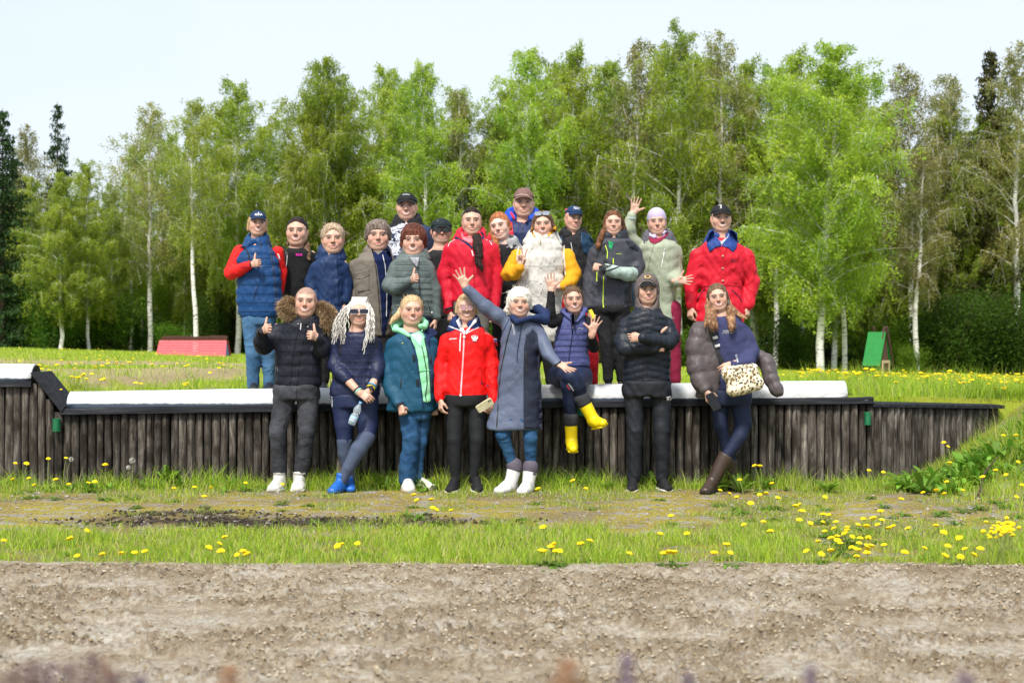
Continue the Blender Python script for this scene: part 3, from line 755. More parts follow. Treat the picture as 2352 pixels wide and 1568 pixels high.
for i in range(-9, 112):
    px = -76+19.05*(i+4)-.0; X = (px-1176)*WALLY/F
    if px < 138:
        zt = .875 if px < 92 else .875-(px-92)*.0058
        if px < -150: continue
        add_post(X, WALLY+.02+random.uniform(-.006, .006), -.12, min(zt, .875)-.01)
    elif px < 2006: add_post(X, WALLY+.02+random.uniform(-.007, .007), -.12, zp(px)-random.uniform(.0, .004))
# bent-back part
nb = 22; PXs = np.linspace(2012, 2276, nb)
ANG = math.atan2(1.15, XE-XB)
for i in range(nb):
    s = (i+.5)/nb; X = XB+(XE-XB)*s; Y = WALLY+1.15*s
    add_post(X+.005, Y+.02, float(low_z(np.array([X]), np.array([Y-.1]))[0])-.3, .667-.062*s, 1.05)
# extra posts along the bend so that no gap opens
for i in range(nb-1):
    s = (i+1.0)/nb; X = XB+(XE-XB)*s; Y = WALLY+1.15*s
    add_post(X, Y+.045, float(low_z(np.array([X]), np.array([Y-.1]))[0])-.3, .664-.062*s, .95)
def beam(name, A, B, depth, th, back=.0, mat=M_beam, seed=0):
    """board from A to B (front lower edge line), th high, depth towards the back"""
    n = 26; t = np.linspace(0, 1, n)[:, None]; r = np.random.default_rng(seed)
    A = np.array(A, float); B = np.array(B, float); d = B-A; nrm = np.array([-d[1], d[0], 0]); nrm /= np.linalg.norm(nrm)
    c = A+(B-A)*t+np.stack([r.normal(0, .0005, n), r.normal(0, .0018, n), r.normal(0, .0012, n)], 1)
    pr = [(0, 0), (depth, 0), (depth, th), (.006, th), (0, th-.006)]
    V = np.stack([c+nrm*p[0]+np.array([0, 0, p[1]]) for p in pr], 1); k = len(pr)
    i = np.arange(n-1)[:, None]*k; j = np.arange(k)[None]
    Fq = np.stack([i+j, i+(j+1) % k, i+k+(j+1) % k, i+k+j], -1).reshape(-1, 4)
    caps = np.array([[4, 3, 2, 1, 0], [(n-1)*k+q for q in range(5)]])
    V = V.reshape(-1, 3); V[:, 1] -= WALLY
    return mesh_np(name, V, [Fq, caps], mat, wall, smooth=False)
X_ = lambda px, Y=WALLY: (px-1176)*Y/F
yf = WALLY-.055
beam('beam', (X_(142), yf, ztop(142)-.052), (X_(1060), yf, ztop(1060)-.052), .36, .052, seed=1)
beam('beam', (X_(1061), yf, ztop(1061)-.052), (X_(2003), yf, ztop(2003)-.052), .36, .052, seed=2)
def tilted(name, A, B, depth, th, up0, up1, m=M_beam):
    n = 20; t = np.linspace(0, 1, n)[:, None]; A = np.array(A, float); B = np.array(B, float); d = B-A; nrm = np.array([-d[1], d[0], 0]); nrm /= np.linalg.norm(nrm); c = A+(B-A)*t; u = up0+(up1-up0)*t
    pr = [(0, 0, 0), (depth, 0, 1), (depth, th, 1), (.006, th, 0), (0, th-.006, 0)]
    V = np.stack([c+nrm*p_[0]+np.array([0, 0, 1.])*(p_[1]+p_[2]*u) for p_ in pr], 1); k = 5; i = np.arange(n-1)[:, None]*k; j = np.arange(k)[None]
    Fq = np.stack([i+j, i+(j+1) % k, i+k+(j+1) % k, i+k+j], -1).reshape(-1, 4); V = V.reshape(-1, 3); V[:, 1] -= WALLY
    return mesh_np(name, V, [Fq, np.array([[4, 3, 2, 1, 0], [(n-1)*k+q for q in range(5)]])], m, wall, smooth=False)
tilted('beam', (X_(2003)+.006, yf+.004, .672), (XE+.06, 13.22, .605), .17, .032, .034, .014)
tilted('plank', (X_(2003)-.06, yf+.180, .708), (XE+.02, 13.39, .620), .17, .032, .034, .014)
beam('beam', (X_(-180), yf, .892-.05), (X_(76), yf, .892-.05), .36, .050, seed=4)
# slanted piece: front board and its sloping top planks
Vs = []
a0 = np.array([X_(76), 0, .892]); a1 = np.array([X_(108), 0, .892]); b0 = np.array([X_(143), 0, ztop(143)-.052]); b1 = np.array([X_(150), 0, ztop(150)])
def quadboard(name, pts, y0, y1):
    P0 = [np.array([p[0], y0-WALLY, p[2]]) for p in pts]; P1 = [np.array([p[0], y1-WALLY, p[2]]) for p in pts]
    V = np.array(P0+P1); mesh_np(name, V, np.array([[0,3,2,1],[4,5,6,7],[0,1,5,4],[1,2,6,5],[2,3,7,6],[3,0,4,7]]), M_beam, wall, smooth=False)
def PT(px, py, Y=yf): w = W(px, py, Y); return w
sl = [PT(93, 868), PT(99, 859), PT(149, 931), PT(143, 945)]
sl = [PT(70, 856), PT(83, 853), PT(149, 934), PT(141, 946)]
quadboard('beam', sl, yf-.012, yf+.03)
for k in range(4):
    y0 = yf+.034+k*.092
    top_ = [PT(82, 861), PT(84, 853.5), PT(148.5, 933.5), PT(147, 942)]
    quadboard('plank', top_, y0, y0+.088)

xb = np.array([X_(-180), X_(80), X_(143), X_(2003), XB, XE+.02]); yb = np.array([WALLY, WALLY, WALLY, WALLY, WALLY, WALLY+1.15])+.049; zb = np.array([.86, .86, ztop(143)-.06, ztop(2003)-.06, .66, .60])
V = np.concatenate([np.stack([xb, yb-WALLY, zb*0-.25], 1), np.stack([xb, yb-WALLY, zb], 1), np.stack([xb, yb+.012-WALLY, zb*0-.25], 1), np.stack([xb, yb+.012-WALLY, zb], 1)]); i = np.arange(5)
mesh_np('gap_shade_backing', V, np.concatenate([np.stack([i, i+1, i+7, i+6], 1), np.stack([i+12, i+18, i+19, i+13], 1), np.stack([i+6, i+7, i+19, i+18], 1)]), plain('gap_shade_dark', (.010, .009, .008), .95, .05), wall, smooth=False)  # added near-black sheet that stands in for the shade between the posts
def log(name, x0, x1, zf, label, Y0=WALLY-.035, rad=.137, seed=0):
    n = max(8, int((x1-x0)/.08)); m = 14; r = np.random.default_rng(seed)
    x = np.linspace(x0, x1, n); a = np.linspace(0, np.pi, m)
    rr = rad*(1+.012*np.sin(x*2.1+seed)+.004*r.normal(size=n))
    z = zf(x)
    ring = np.stack([np.repeat(x[:, None], m, 1), -np.cos(a)[None]*rr[:, None]*1.0+rad, np.sin(a)[None]*rr[:, None]], -1)
    # slight flats from the adze
    ring[..., 2] *= (1+.01*np.sin(x*9+a[None].T*3)).T
    ring[..., 2] += z[:, None]-z.mean()
    ring[..., 0] -= x.mean()
    V = ring.reshape(-1, 3); i = np.arange(n-1)[:, None]*m; j = np.arange(m-1)[None]
    Fq = np.stack([i+j, i+m+j, i+m+j+1, i+j+1], -1).reshape(-1, 4)
    caps = np.array([list(range(m)), [(n-1)*m+q for q in range(m)][::-1]])
    bot = np.array([[0, m-1, n*m-1, (n-1)*m]])
    o = mesh_np(name, V, [Fq, bot, caps], M_white, None, smooth=False)
    o.data.polygons.foreach_set('use_smooth', np.r_[np.ones(len(Fq), bool), np.zeros(3, bool)])
    o.location = (x.mean(), Y0, z.mean()+.003)
    return o
inv = lambda x: 1176+x*F/WALLY
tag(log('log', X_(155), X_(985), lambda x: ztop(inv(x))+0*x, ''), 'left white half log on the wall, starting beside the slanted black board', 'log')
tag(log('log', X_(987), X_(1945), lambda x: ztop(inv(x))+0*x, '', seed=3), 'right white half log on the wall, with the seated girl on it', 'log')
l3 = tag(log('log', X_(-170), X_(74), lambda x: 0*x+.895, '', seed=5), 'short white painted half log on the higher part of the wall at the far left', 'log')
M_logend = plain('dark_log_end', (.02, .016, .013), .9)  # end face much darker than the white sides of the log
a = np.linspace(0, np.pi, 14); V = np.concatenate([np.stack([np.full(14, .004), -np.cos(a)*.125+.137, np.sin(a)*.125], 1), np.stack([np.full(14, -.003), -np.cos(a)*.125+.137, np.sin(a)*.125], 1)])
V[:, 0] += (X_(74)-X_(-170))/2; i = np.arange(13)
mesh_np('end_face', V, [np.array([list(range(14))[::-1]]), np.stack([i, i+1, i+15, i+14], 1)], M_logend, l3, smooth=False)

# ribbed green tubes fixed to the posts (flag holders)
M_tube = plain('green_ribbed_plastic', (.02, .22, .09), .45, .4)
def ribtube(px, y0, y1, w, lab, Y=WALLY-.05):
    z0, z1 = W(px, y1, Y)[2], W(px, y0, Y)[2]; n = 40; z = np.linspace(z0, z1, n); rr = w*(1+.22*(np.arange(n) % 3 == 0))
    c = np.array([W(px, y0, Y)[0], Y, (z0+z1)/2])
    V, Fq = tube(np.stack([z*0, z*0, z-c[2]], 1), rr, 10)
    o = mesh_np('flag_holder', V, Fq, M_tube, None); o.location = c
    return tag(o, lab, 'flag holder')
ribtube(130, 961, 990, .030, 'green ribbed plastic tube on the wall below the slanted black board')
ribtube(1993, 946, 975, .026, 'green ribbed plastic tube on the wall where it bends back at right')
ribtube(1333, 930, 955, .026, 'green ribbed plastic tube on the wall just behind the raised yellow boot')
# ================================================================ SCULPTING TOOLKIT (distance fields -> surface nets)
def surface_nets(D, xs, ys, zs):
    S = D < 0
    nx, ny, nz = D.shape
    c = S[:-1, :-1, :-1].astype(np.int8)
    cnt = np.zeros((nx-1, ny-1, nz-1), np.int8)
    offs = [(i, j, k) for i in (0, 1) for j in (0, 1) for k in (0, 1)]
    for (i, j, k) in offs: cnt += S[i:nx-1+i, j:ny-1+j, k:nz-1+k]
    act = (cnt > 0) & (cnt < 8)
    I, J, K = np.nonzero(act); n = len(I)
    idx = -np.ones(act.shape, np.int64); idx[I, J, K] = np.arange(n)
    v = {o: D[I+o[0], J+o[1], K+o[2]] for o in offs}
    acc = np.zeros((n, 3)); w = np.zeros(n)
    for a in offs:
        for ax in range(3):
            if a[ax] == 0:
                b = list(a); b[ax] = 1; b = tuple(b)
                va, vb = v[a], v[b]; m = (va < 0) != (vb < 0)
                t = np.where(m, va/np.where(m, va-vb, 1), 0)
                p = np.zeros((n, 3)); p += np.array(a, float); p[:, ax] += t
                acc += p*m[:, None]; w += m
    P = acc/np.maximum(w, 1)[:, None]
    G = np.stack([I, J, K], 1)+P
    V = np.stack([np.interp(G[:, q], np.arange(len(A)), A) for q, A in enumerate((xs, ys, zs))], 1)
    Fs = []
    for ax in range(3):
        sl0 = [slice(None)]*3; sl1 = [slice(None)]*3
        sl0[ax] = slice(0, -1); sl1[ax] = slice(1, None)
        a, b = S[tuple(sl0)], S[tuple(sl1)]
        E = np.argwhere(a != b)
        o1, o2 = [(1, 2), (2, 0), (0, 1)][ax]
        ok = (E[:, o1] > 0) & (E[:, o2] > 0) & (E[:, o1] < D.shape[o1]-1) & (E[:, o2] < D.shape[o2]-1)
        E = E[ok]; ins = a[tuple(E.T)]
        def cell(d1, d2):
            q = E.copy(); q[:, o1] -= d1; q[:, o2] -= d2; return idx[q[:, 0], q[:, 1], q[:, 2]]
        q = np.stack([cell(1, 1), cell(0, 1), cell(0, 0), cell(1, 0)], 1)
        q[~ins] = q[~ins][:, ::-1]
        Fs.append(q)
    Fq = np.concatenate(Fs); Fq = Fq[(Fq >= 0).all(1)]
    return V, Fq

def smin(a, b, k):
    if k <= 1e-6: return np.minimum(a, b)
    h = np.clip(.5+.5*(b-a)/k, 0, 1)
    return b*(1-h)+a*h-k*h*(1-h)
def unit(v):
    v = np.asarray(v, float); return v/(np.linalg.norm(v)+1e-12)

class Field:
    def __init__(s, lo, hi, vx, fine=()):
        s.A = []
        for ax in range(3):
            a = [lo[ax]]
            while a[-1] < hi[ax]:
                st = vx
                for (c, h, f) in fine:
                    if abs(a[-1]-c[ax]) < (h[ax] if not np.isscalar(h) else h): st = min(st, f)
                a.append(a[-1]+st)
            s.A.append(np.array(a))
        s.D = np.full([len(a) for a in s.A], .3, np.float32)
    def sub(s, lo, hi):
        sl = []
        for ax in range(3):
            i0 = max(0, int(np.searchsorted(s.A[ax], lo[ax]))-1); i1 = min(len(s.A[ax]), int(np.searchsorted(s.A[ax], hi[ax]))+1)
            if i1 <= i0: return None
            sl.append(slice(i0, i1))
        X = s.A[0][sl[0]][:, None, None]; Y = s.A[1][sl[1]][None, :, None]; Z = s.A[2][sl[2]][None, None, :]
        return tuple(sl), X, Y, Z
    def comb(s, sl, d, k, op):
        if op == 'u': s.D[sl] = smin(s.D[sl], d, k)
        elif op == 's': s.D[sl] = -smin(-s.D[sl], d, k)
        elif op == 'i': s.D[sl] = -smin(-s.D[sl], -d, k)
    def seg(s, a, b, ra, rb, u=None, fl=1.0, k=.012, op='u', quilt=None, m=None):
        """tapered limb from a to b; radius ra -> rb along u, times fl across it; quilt=(pitch, amp)"""
        a = np.asarray(a, float); b = np.asarray(b, float)
        R_ = max(ra, rb)*max(1, fl)+k+.03
        q = s.sub(np.minimum(a, b)-R_, np.maximum(a, b)+R_)
        if q is None: return
        sl, X, Y, Z = q
        ab = b-a; L2 = float(ab@ab)+1e-12; L = math.sqrt(L2); n = ab/L
        if u is None: u = np.array([1., 0, 0]) if abs(n[0]) < .8 else np.array([0, 1., 0])
        u = np.asarray(u, float); u = u-n*(u@n); u = unit(u); v = np.cross(n, u)
        px, py, pz = X-a[0], Y-a[1], Z-a[2]
        t = (px*n[0]+py*n[1]+pz*n[2])
        h = np.clip(t/L, 0, 1); rn = t-h*L
        pu = px*u[0]+py*u[1]+pz*u[2]; pv = px*v[0]+py*v[1]+pz*v[2]
        w = ra+(rb-ra)*h; d_ = w*fl; mm = np.minimum(w, d_) if m is None else m
        kk = np.sqrt((pu/w)**2+(pv/d_)**2+(rn/mm)**2)
        d = (kk-1)*np.minimum(w, d_)
        if quilt:
            d = d-quilt[1]*(np.abs(np.sin(np.pi*(t/quilt[0]+.2)))**.55-.6)
        s.comb(sl, d, k, op)
    def ell(s, c, r, Rm=None, k=.01, op='u'):
        c = np.asarray(c, float); R_ = max(r)+k+.02
        q = s.sub(c-R_, c+R_)
        if q is None: return
        sl, X, Y, Z = q; px, py, pz = X-c[0], Y-c[1], Z-c[2]
        if Rm is None: Rm = np.eye(3)
        l = [px*Rm[0, i]+py*Rm[1, i]+pz*Rm[2, i] for i in range(3)]
        kk = np.sqrt((l[0]/r[0])**2+(l[1]/r[1])**2+(l[2]/r[2])**2)
        k2 = np.sqrt((l[0]/r[0]**2)**2+(l[1]/r[1]**2)**2+(l[2]/r[2]**2)**2)+1e-9
        s.comb(sl, np.minimum(kk*(kk-1)/k2, .3), k, op)
    def loft(s, rows, k=.02, op='u', e=2.4, quilt=None, round_=.02):
        """rows: (z, xc, yc, halfwidth, halfdepth) sorted by z"""
        rows = np.array(sorted(rows, key=lambda r: r[0]), float); z0, z1 = rows[0, 0], rows[-1, 0]
        mw = rows[:, 3].max()+.06; md = rows[:, 4].max()+.06
        q = s.sub((rows[:, 1].min()-mw, rows[:, 2].min()-md, z0-.05), (rows[:, 1].max()+mw, rows[:, 2].max()+md, z1+.05))
        if q is None: return
        sl, X, Y, Z = q; zc = np.clip(Z, z0, z1)
        g = lambda i: np.interp(zc, rows[:, 0], rows[:, i])
        xc, yc, w, dp = g(1), g(2), g(3), g(4)
        kk = (np.abs((X-xc)/w)**e+np.abs((Y-yc)/dp)**e)**(1/e)
        d = (kk-1)*np.minimum(w, dp)
        if quilt:
            zz = Z+quilt[2]*np.abs(X-xc) if len(quilt) > 2 else Z
            d = d-quilt[1]*(np.abs(np.sin(np.pi*(zz-z0)/quilt[0]))**.55-.6)
        dz = np.maximum(z0-Z, Z-z1)
        d = -smin(-d, -dz, round_)
        s.comb(sl, d, k, op)
    def plane_cut(s, p, n, k=.004):
        X = s.A[0][:, None, None]; Y = s.A[1][None, :, None]; Z = s.A[2][None, None, :]
        d = (X-p[0])*n[0]+(Y-p[1])*n[1]+(Z-p[2])*n[2]
        s.D[:] = -smin(-s.D, -d.astype(np.float32), k)
    def wrinkle(s, amp, f=9, seed=0, zf=1.6):
        X = s.A[0][:, None, None]; Y = s.A[1][None, :, None]; Z = s.A[2][None, None, :]
        r = np.random.default_rng(seed); o = r.uniform(0, 6, 9)
        g = np.sin(X*f*1.1+o[0]+2.2*np.sin(Z*f*.8+o[1])+1.3*np.sin(Y*f+o[2]))
        h = np.sin(Z*f*zf+o[3]+2.6*np.sin(X*f*.9+o[4])+1.5*np.sin(Y*f*1.3+o[5]))
        w = np.abs(np.sin(Z*f*zf*1.9+X*f*1.7+o[6]+1.8*np.sin(X*f*2.1+o[7])))
        w2 = np.abs(np.sin(Z*f*zf*3.1-X*f*2.2+o[7]+2.4*np.sin(X*f*1.3+Z*f*1.9+o[8])+1.5*np.sin(Y*f*2.1)))
        s.D += (amp*(.45*g+.65*h+1.0*(.6-w)+.55*(.6-w2**.7))).astype(np.float32)
    def mesh(s): return surface_nets(s.D, *s.A)

def rot(yaw=0, pitch=0, roll=0):
    """head axes: columns = local x (viewer's right), y (back), z (up); yaw>0 turns the face to the viewer's right; roll>0 tips the top to the viewer's right"""
    M = Euler((R(pitch), 0, 0)).to_matrix()
    M = Matrix.Rotation(R(roll), 3, 'Y') @ Matrix.Rotation(R(yaw), 3, 'Z') @ M
    return np.array(M)

SKIN = (.56, .335, .245)
t = NT('skin'); a = t.new('ShaderNodeAttribute', _attribute_name='Col'); nz = t.noise(60, 3)
cc = t.mix(.10, a.outputs[0], t.ramp(nz, [(.35, (.40, .20, .14)), (.65, (.66, .45, .36))]))
M_skin = t.bsdf(cc, .5, .35, bump=nz, bstr=.1, bdist=.002)
t.b.inputs['Subsurface Weight'].default_value = .08; t.b.inputs['Subsurface Scale'].default_value = .02
t.b.inputs['Subsurface Radius'].default_value = (1, .35, .2)
M_lens = plain('dark_lens', (.012, .010, .012), .08, .6, 0); M_metal = plain('bright_metal', (.6, .6, .6), .3, .6, .05)
M_sole = plain('pale_rubber', (.62, .60, .56), .7); M_dsole = plain('dark_rubber', (.02, .02, .02), .7)
_MC = {}
def mat(kind, c, *a, **k):
    key = (kind, tuple(c), a, tuple(sorted(k.items())))
    if key not in _MC:
        _MC[key] = {'fab': fabric, 'nyl': nylon, 'pl': plain}[kind]({'fab': 'cloth', 'nyl': 'nylon_cloth', 'pl': 'surface'}[kind], c, *a, **k)
    return _MC[key]

class Person:
    def __init__(s, crop, Y, feet, label, tone=1.0, skin=SKIN):
        """crop=(x0, y0, scale): crop pixels -> photo pixels; feet=(x in crop pixels, ground height)"""
        s.x0, s.y0, s.k = crop; s.Y = Y
        s.skin = np.array(skin)*tone
        b = s.w(feet[0], 0); s.base = np.array([b[0], Y, feet[1]])
        s.root = tag(empty('person', tuple(s.base)), label, 'person', 'people in the group photo')
        s.px = Y/F*s.k/.5742*.5742          # metres per crop pixel
        s.px = s.k*Y/F
        s.garm = []
        s.body_ops = []; s.fine = []; s.paint = []
        s.pts = []
    def w(s, x, y, dy=0.0):
        Y = s.Y+dy; return W(s.x0+x*s.k, s.y0+y*s.k, Y)
    def L(s, x, y, dy=0.0): return s.w(x, y, dy)-s.base
    def add(s, name, V, Fq, m, parent=None, garment=False, **kw):
        o = mesh_np(name, V, Fq, m, parent or s.root, **kw)
        if garment: s.garm.append((V, Fq))
        return o
    def field(s, name, ops, vx, m, pad=.05, fine=(), cut=None, wr=None, garment=True, parent=None, lo=None, hi=None):
        if vx >= .0105: vx *= 1.2
        P = np.array([p for o in ops for p in o[0]]); l = P.min(0)-pad; h = P.max(0)+pad
        f = Field(l, h, vx, fine)
        for o in ops: o[1](f)
        if wr: f.wrinkle(*wr)
        for c in (cut or []): f.plane_cut(*c)
        V, Fq = f.mesh()
        if len(V) == 0: return None
        return s.add(name, V, Fq, m, garment=garment, parent=parent)
    # -- op builders (each: (points, function))
    def o_seg(s, a, b, ra, rb, **k):
        r = max(ra, rb)*max(1, k.get('fl', 1)); a = np.asarray(a); b = np.asarray(b)
        return ([a-r, a+r, b-r, b+r], lambda f: f.seg(a, b, ra, rb, **k))
    def o_ell(s, c, r, **k):
        c = np.asarray(c); return ([c-max(r), c+max(r)], lambda f: f.ell(c, r, **k))
    def o_loft(s, rows, **k):
        pts = []
        for z, xc, yc, w, d in rows: pts += [np.array([xc-w, yc-d, z]), np.array([xc+w, yc+d, z])]
        return (pts, lambda f: f.loft(rows, **k))
    def rows(s, rr, depth=.62, dy=0.0, mn=.108, mx=.16, tilt=0.0):
        """rr: (y, xleft, xright[, dy]) in crop pixels"""
        out = []
        for q in rr:
            y, xl, xr = q[:3]; d = dy+(q[3] if len(q) > 3 else 0)
            a = s.L(xl, y, d); b = s.L(xr, y, d); w = (b[0]-a[0])/2
            out.append((a[2], (a[0]+b[0])/2, a[1], w, min(max(w*depth, mn if w > mn*1.15 else w*.87), mx)))
        return out
    # -- head
    def head(s, cx, top, chin, yaw=0, pitch=0, roll=0, dy=0.0, smile=1, neck=None, brow=(.10, .06, .04), fat=1.0, blush=.35, stubble=0, eye='open', moustache=None, lips=(.50, .14, .13), scalp=None, wide=1.0):
        s.ht = top; s.chin = chin
        H = (chin-top)*s.px; s.H = H; u = H/.225; s.u = u
        c = s.L(cx, (top+chin)/2, dy); s.hc = c; Rm = rot(yaw, pitch, roll); s.Rm = Rm
        T = lambda x, y, z: c+Rm@(np.array([x*fat*wide, y, z])*u)
        s.T = T
        op = []
        op.append(s.o_ell(T(0, .018, .030), (.075*u*wide, .088*u, .081*u), Rm=Rm, k=.01))
        op.append(s.o_seg(T(0, -.018, .02), T(0, -.026, -.058), .067*u*wide, .052*u*fat, u=Rm[:, 0], fl=.92, k=.03*u))
        for q in (-1, 1):
            op.append(s.o_ell(T(q*.036, -.050, -.024), (.030*u*fat, .026*u, .030*u), k=.03*u))
            op.append(s.o_seg(T(q*.050, .0, -.045), T(q*.026, -.042, -.083), .026*u, .022*u, k=.03*u))
            op.append(s.o_ell(T(q*.0765, .012, -.004), (.008*u, .017*u, .029*u), Rm=Rm@rot(-q*18), k=.006*u))
        op.append(s.o_ell(T(0, -.056, -.089), (.026*u*fat, .021*u, .020*u), k=.024*u))
        op.append(s.o_seg(T(-.034, -.072, .028), T(.034, -.072, .028), .011*u, .011*u, k=.018*u))
        for q in (-1, 1):
            op.append(s.o_ell(T(q*.031, -.098, .008), (.019*u, .013*u, .011*u), k=.012*u, op='s'))
            op.append(s.o_ell(T(q*.031, -.0715, .008), (.0145*u, .0145*u, .0125*u), k=.004*u))
        op.append(s.o_seg(T(0, -.080, .014), T(0, -.098, -.020), .0075*u, .0105*u, k=.012*u))
        for q in (-1, 1): op.append(s.o_ell(T(q*.010, -.091, -.024), (.0075*u, .008*u, .006*u), k=.008*u))
        op.append(s.o_seg(T(-.022, -.074, -.053), T(.022, -.074, -.053), .0085*u, .0085*u, k=.016*u))
        op.append(s.o_seg(T(-.012, -.080, -.067), T(.012, -.080, -.067), .006*u, .006*u, k=.010*u))
        if smile == 2: op.append(s.o_ell(T(0, -.0975, -.055), (.024*u, .008*u, .004*u), Rm=Rm, k=.004*u, op='s'))
        s.body_ops += op
        s.fine.append((c, .120*u, .0065)); s.fine.append((T(0, -.075, -.018), (.044*u, .030*u, .060*u), .0036))
        nb = np.asarray(neck) if neck is not None else c+np.array([0, .035, -.20*u])
        s.neckb = nb
        s.body_ops.append(s.o_seg(T(0, .022, -.05), nb, .051*u*fat, .060*u*fat, k=.02*u))
        s.body_ops.append(s.o_seg(nb+np.array([-.08, .01, -.05]), nb+np.array([.08, .01, -.05]), .055, .055, k=.05))
        prm = dict(smile=smile, brow=brow, blush=blush, stubble=stubble, eye=eye, moustache=moustache, lips=lips, scalp=scalp, fat=fat*wide)
        s.face = (c, Rm, u, prm)
    def paint_face(s, V):
        C = np.tile(s.skin, (len(V), 1)).astype(float)
        c, Rm, u, p = s.face
        l = (V-c)@Rm/u; x = l[:, 0]/p['fat']; y = l[:, 1]; z = l[:, 2]
        hd = (np.abs(l) < .14).all(1) & (z > -.125)
        front = hd & (y < -.03)
        def put(m, col, a=1.0):
            m = np.clip(m, 0, 1)*a; C[:] = C*(1-m[:, None])+np.array(col)*m[:, None]
        g = lambda cx, cz, rx, rz: np.exp(-(((x-cx)/rx)**2+((z-cz)/rz)**2))*front
        def disc(cx, cz, rx, rz, soft=.35):
            d = np.sqrt(((x-cx)/rx)**2+((z-cz)/rz)**2); return np.clip((1-d)/soft+.5, 0, 1)*front
        red = s.skin*np.array([1.05, .72, .68])
        for q in (-1, 1): put(g(q*.040, -.024, .024, .020), red, p['blush']*.95)
        put(g(0, -.022, .013, .014), red, p['blush'])
        ears = hd & (np.abs(x) > .072); C[ears] = C[ears]*.5+red*.5
        if p['stubble']: put(disc(0, -.080, .055, .040, .8)*(z < -.03), s.skin*.55+np.array([.02, .02, .02]), p['stubble'])
        if p['scalp'] is not None:
            m = hd & ((z > .058+.03*(np.abs(x) < .02)*0) | ((y > -.01) & (z > .0)) | ((np.abs(x) > .058) & (z > .005) & (y > -.05))) & ~(ears & (z < .03))
            put(m.astype(float), p['scalp'][0], p['scalp'][1])
        for q in (-1, 1):
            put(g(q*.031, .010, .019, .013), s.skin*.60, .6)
            if p['eye'] == 'open':
                put(disc(q*.031, .0085, .0150, .0052, .5), (.36, .30, .27), .55)
                put(disc(q*.031, .0088, .0092, .0068, .5), (.014, .010, .009))
                put(disc(q*.031, .0138, .0185, .0042, .9), (.03, .016, .013), .95)
            else:
                put(disc(q*.031, .009, .0140, .0042, .8), (.06, .035, .03), .95)
            b = disc(q*.032, .0275-.25*np.abs(x-q*.026), .0215, .0056, .8); put(b, np.array(p['brow'])*.7, .9)
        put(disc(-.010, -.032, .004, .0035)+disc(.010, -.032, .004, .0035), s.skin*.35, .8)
        put(g(0, -.036, .013, .005), s.skin*.6, .6); put(g(-.014, -.004, .005, .022)+g(.014, -.004, .005, .022), s.skin*.75, .3); put(g(0, -.076, .018, .004), s.skin*.7, .45)  # shading round the nose and below the lower lip, painted into the skin colour
        sm = p['smile']; zc = -.053+.30*x**2/.02*.12*10*(1 if sm else .3)*.35
        dz = z-(-.057+ (11.0 if sm == 2 else 6.0 if sm else 2.)*x**2)
        mw = .036 if sm == 2 else .028
        lipm = np.clip((1-np.sqrt((x/mw)**2+(dz/(.0115 if sm == 2 else .0066))**2))/.3+.5, 0, 1)*front
        put(lipm, p['lips'], .9)
        if sm == 2:
            put(np.clip((1-np.sqrt((x/.0310)**2+((dz+.0005)/.0058)**2))/.3+.5, 0, 1)*front, (.20, .05, .045), .8); tm = np.clip((1-np.sqrt((x/.0275)**2+((dz-.0012)/.0046)**2))/.3+.5, 0, 1)*front; put(tm, (.66, .62, .56))
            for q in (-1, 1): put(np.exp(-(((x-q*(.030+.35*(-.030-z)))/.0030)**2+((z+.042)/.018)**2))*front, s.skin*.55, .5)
        else:
            put(np.clip((1-np.sqrt((x/mw)**2+(dz/.0018)**2))/.4+.5, 0, 1)*front, (.16, .05, .045), .8)
        if p['moustache'] is not None: put(disc(0, -.0415, .024, .0075, .6), p['moustache'], .9)
        return C
    # -- hand: dir = forearm to finger tips, n = where the palm faces, side = +1 the person's right hand, -1 left
    def hand(s, wr, d, n, side, pose='relaxed', size=.178):
        wr = np.asarray(wr, float); d = unit(d); n = np.asarray(n, float); n = unit(n-d*(n@d)); tdir = np.cross(d, n)*side
        k = size/.19; op = []
        q = lambda a, b, c: wr+(tdir*a+n*b+d*c)*k
        op.append(s.o_seg(q(0, 0, -.03), q(0, 0, .012), .026*k, .026*k, u=tdir, fl=.75, k=.01))
        op.append(s.o_seg(q(0, 0, .02), q(.001, 0, .082), .031*k, .039*k, u=tdir, fl=.36, k=.012))
        op.append(s.o_seg(q(.020, .008, .025), q(.028, .010, .05), .015*k, .014*k, k=.012))
        fx = [.030, .010, -.0105, -.030]; fl = [.070, .079, .073, .057]; fr = [.0085, .0088, .0083, .0075]
        curls = {'open': [(4, 6, 4)]*4, 'relaxed': [(25, 30, 18), (32, 35, 20), (38, 38, 22), (42, 38, 24)], 'fist': [(82, 98, 60)]*4, 'thumb': [(80, 100, 62)]*4,
                 'victory': [(2, 4, 3), (2, 4, 3), (82, 100, 60), (84, 100, 60)], 'grip': [(48, 55, 35)]*4, 'wide': [(2, 4, 3)]*4}[pose]
        spread = {'open': [13, 4, -6, -16], 'wide': [20, 6, -8, -24], 'victory': [13, -11, -4, -8]}.get(pose, [3, 1, -1, -4])
        for i in range(4):
            a = R(spread[i]); dd = d*math.cos(a)+tdir*math.sin(a); p = q(fx[i], 0, .084+(-.003 if i == 3 else 0)); r0 = fr[i]*k
            ang = 0; segs = [.46, .30, .24]
            for j in range(3):
                ang += R(curls[i][j]); v = dd*math.cos(ang)+n*math.sin(ang)
                p2 = p+v*fl[i]*segs[j]*k
                op.append(s.o_seg(p, p2, r0, r0*.9, k=.0025)); p = p2; r0 *= .92
        th = {'open': (50, 10), 'wide': (62, 5), 'thumb': (78, 12), 'relaxed': (28, 30), 'fist': (30, 70), 'victory': (12, 75), 'grip': (42, 60)}[pose]
        a, b = R(th[0]), R(th[1])
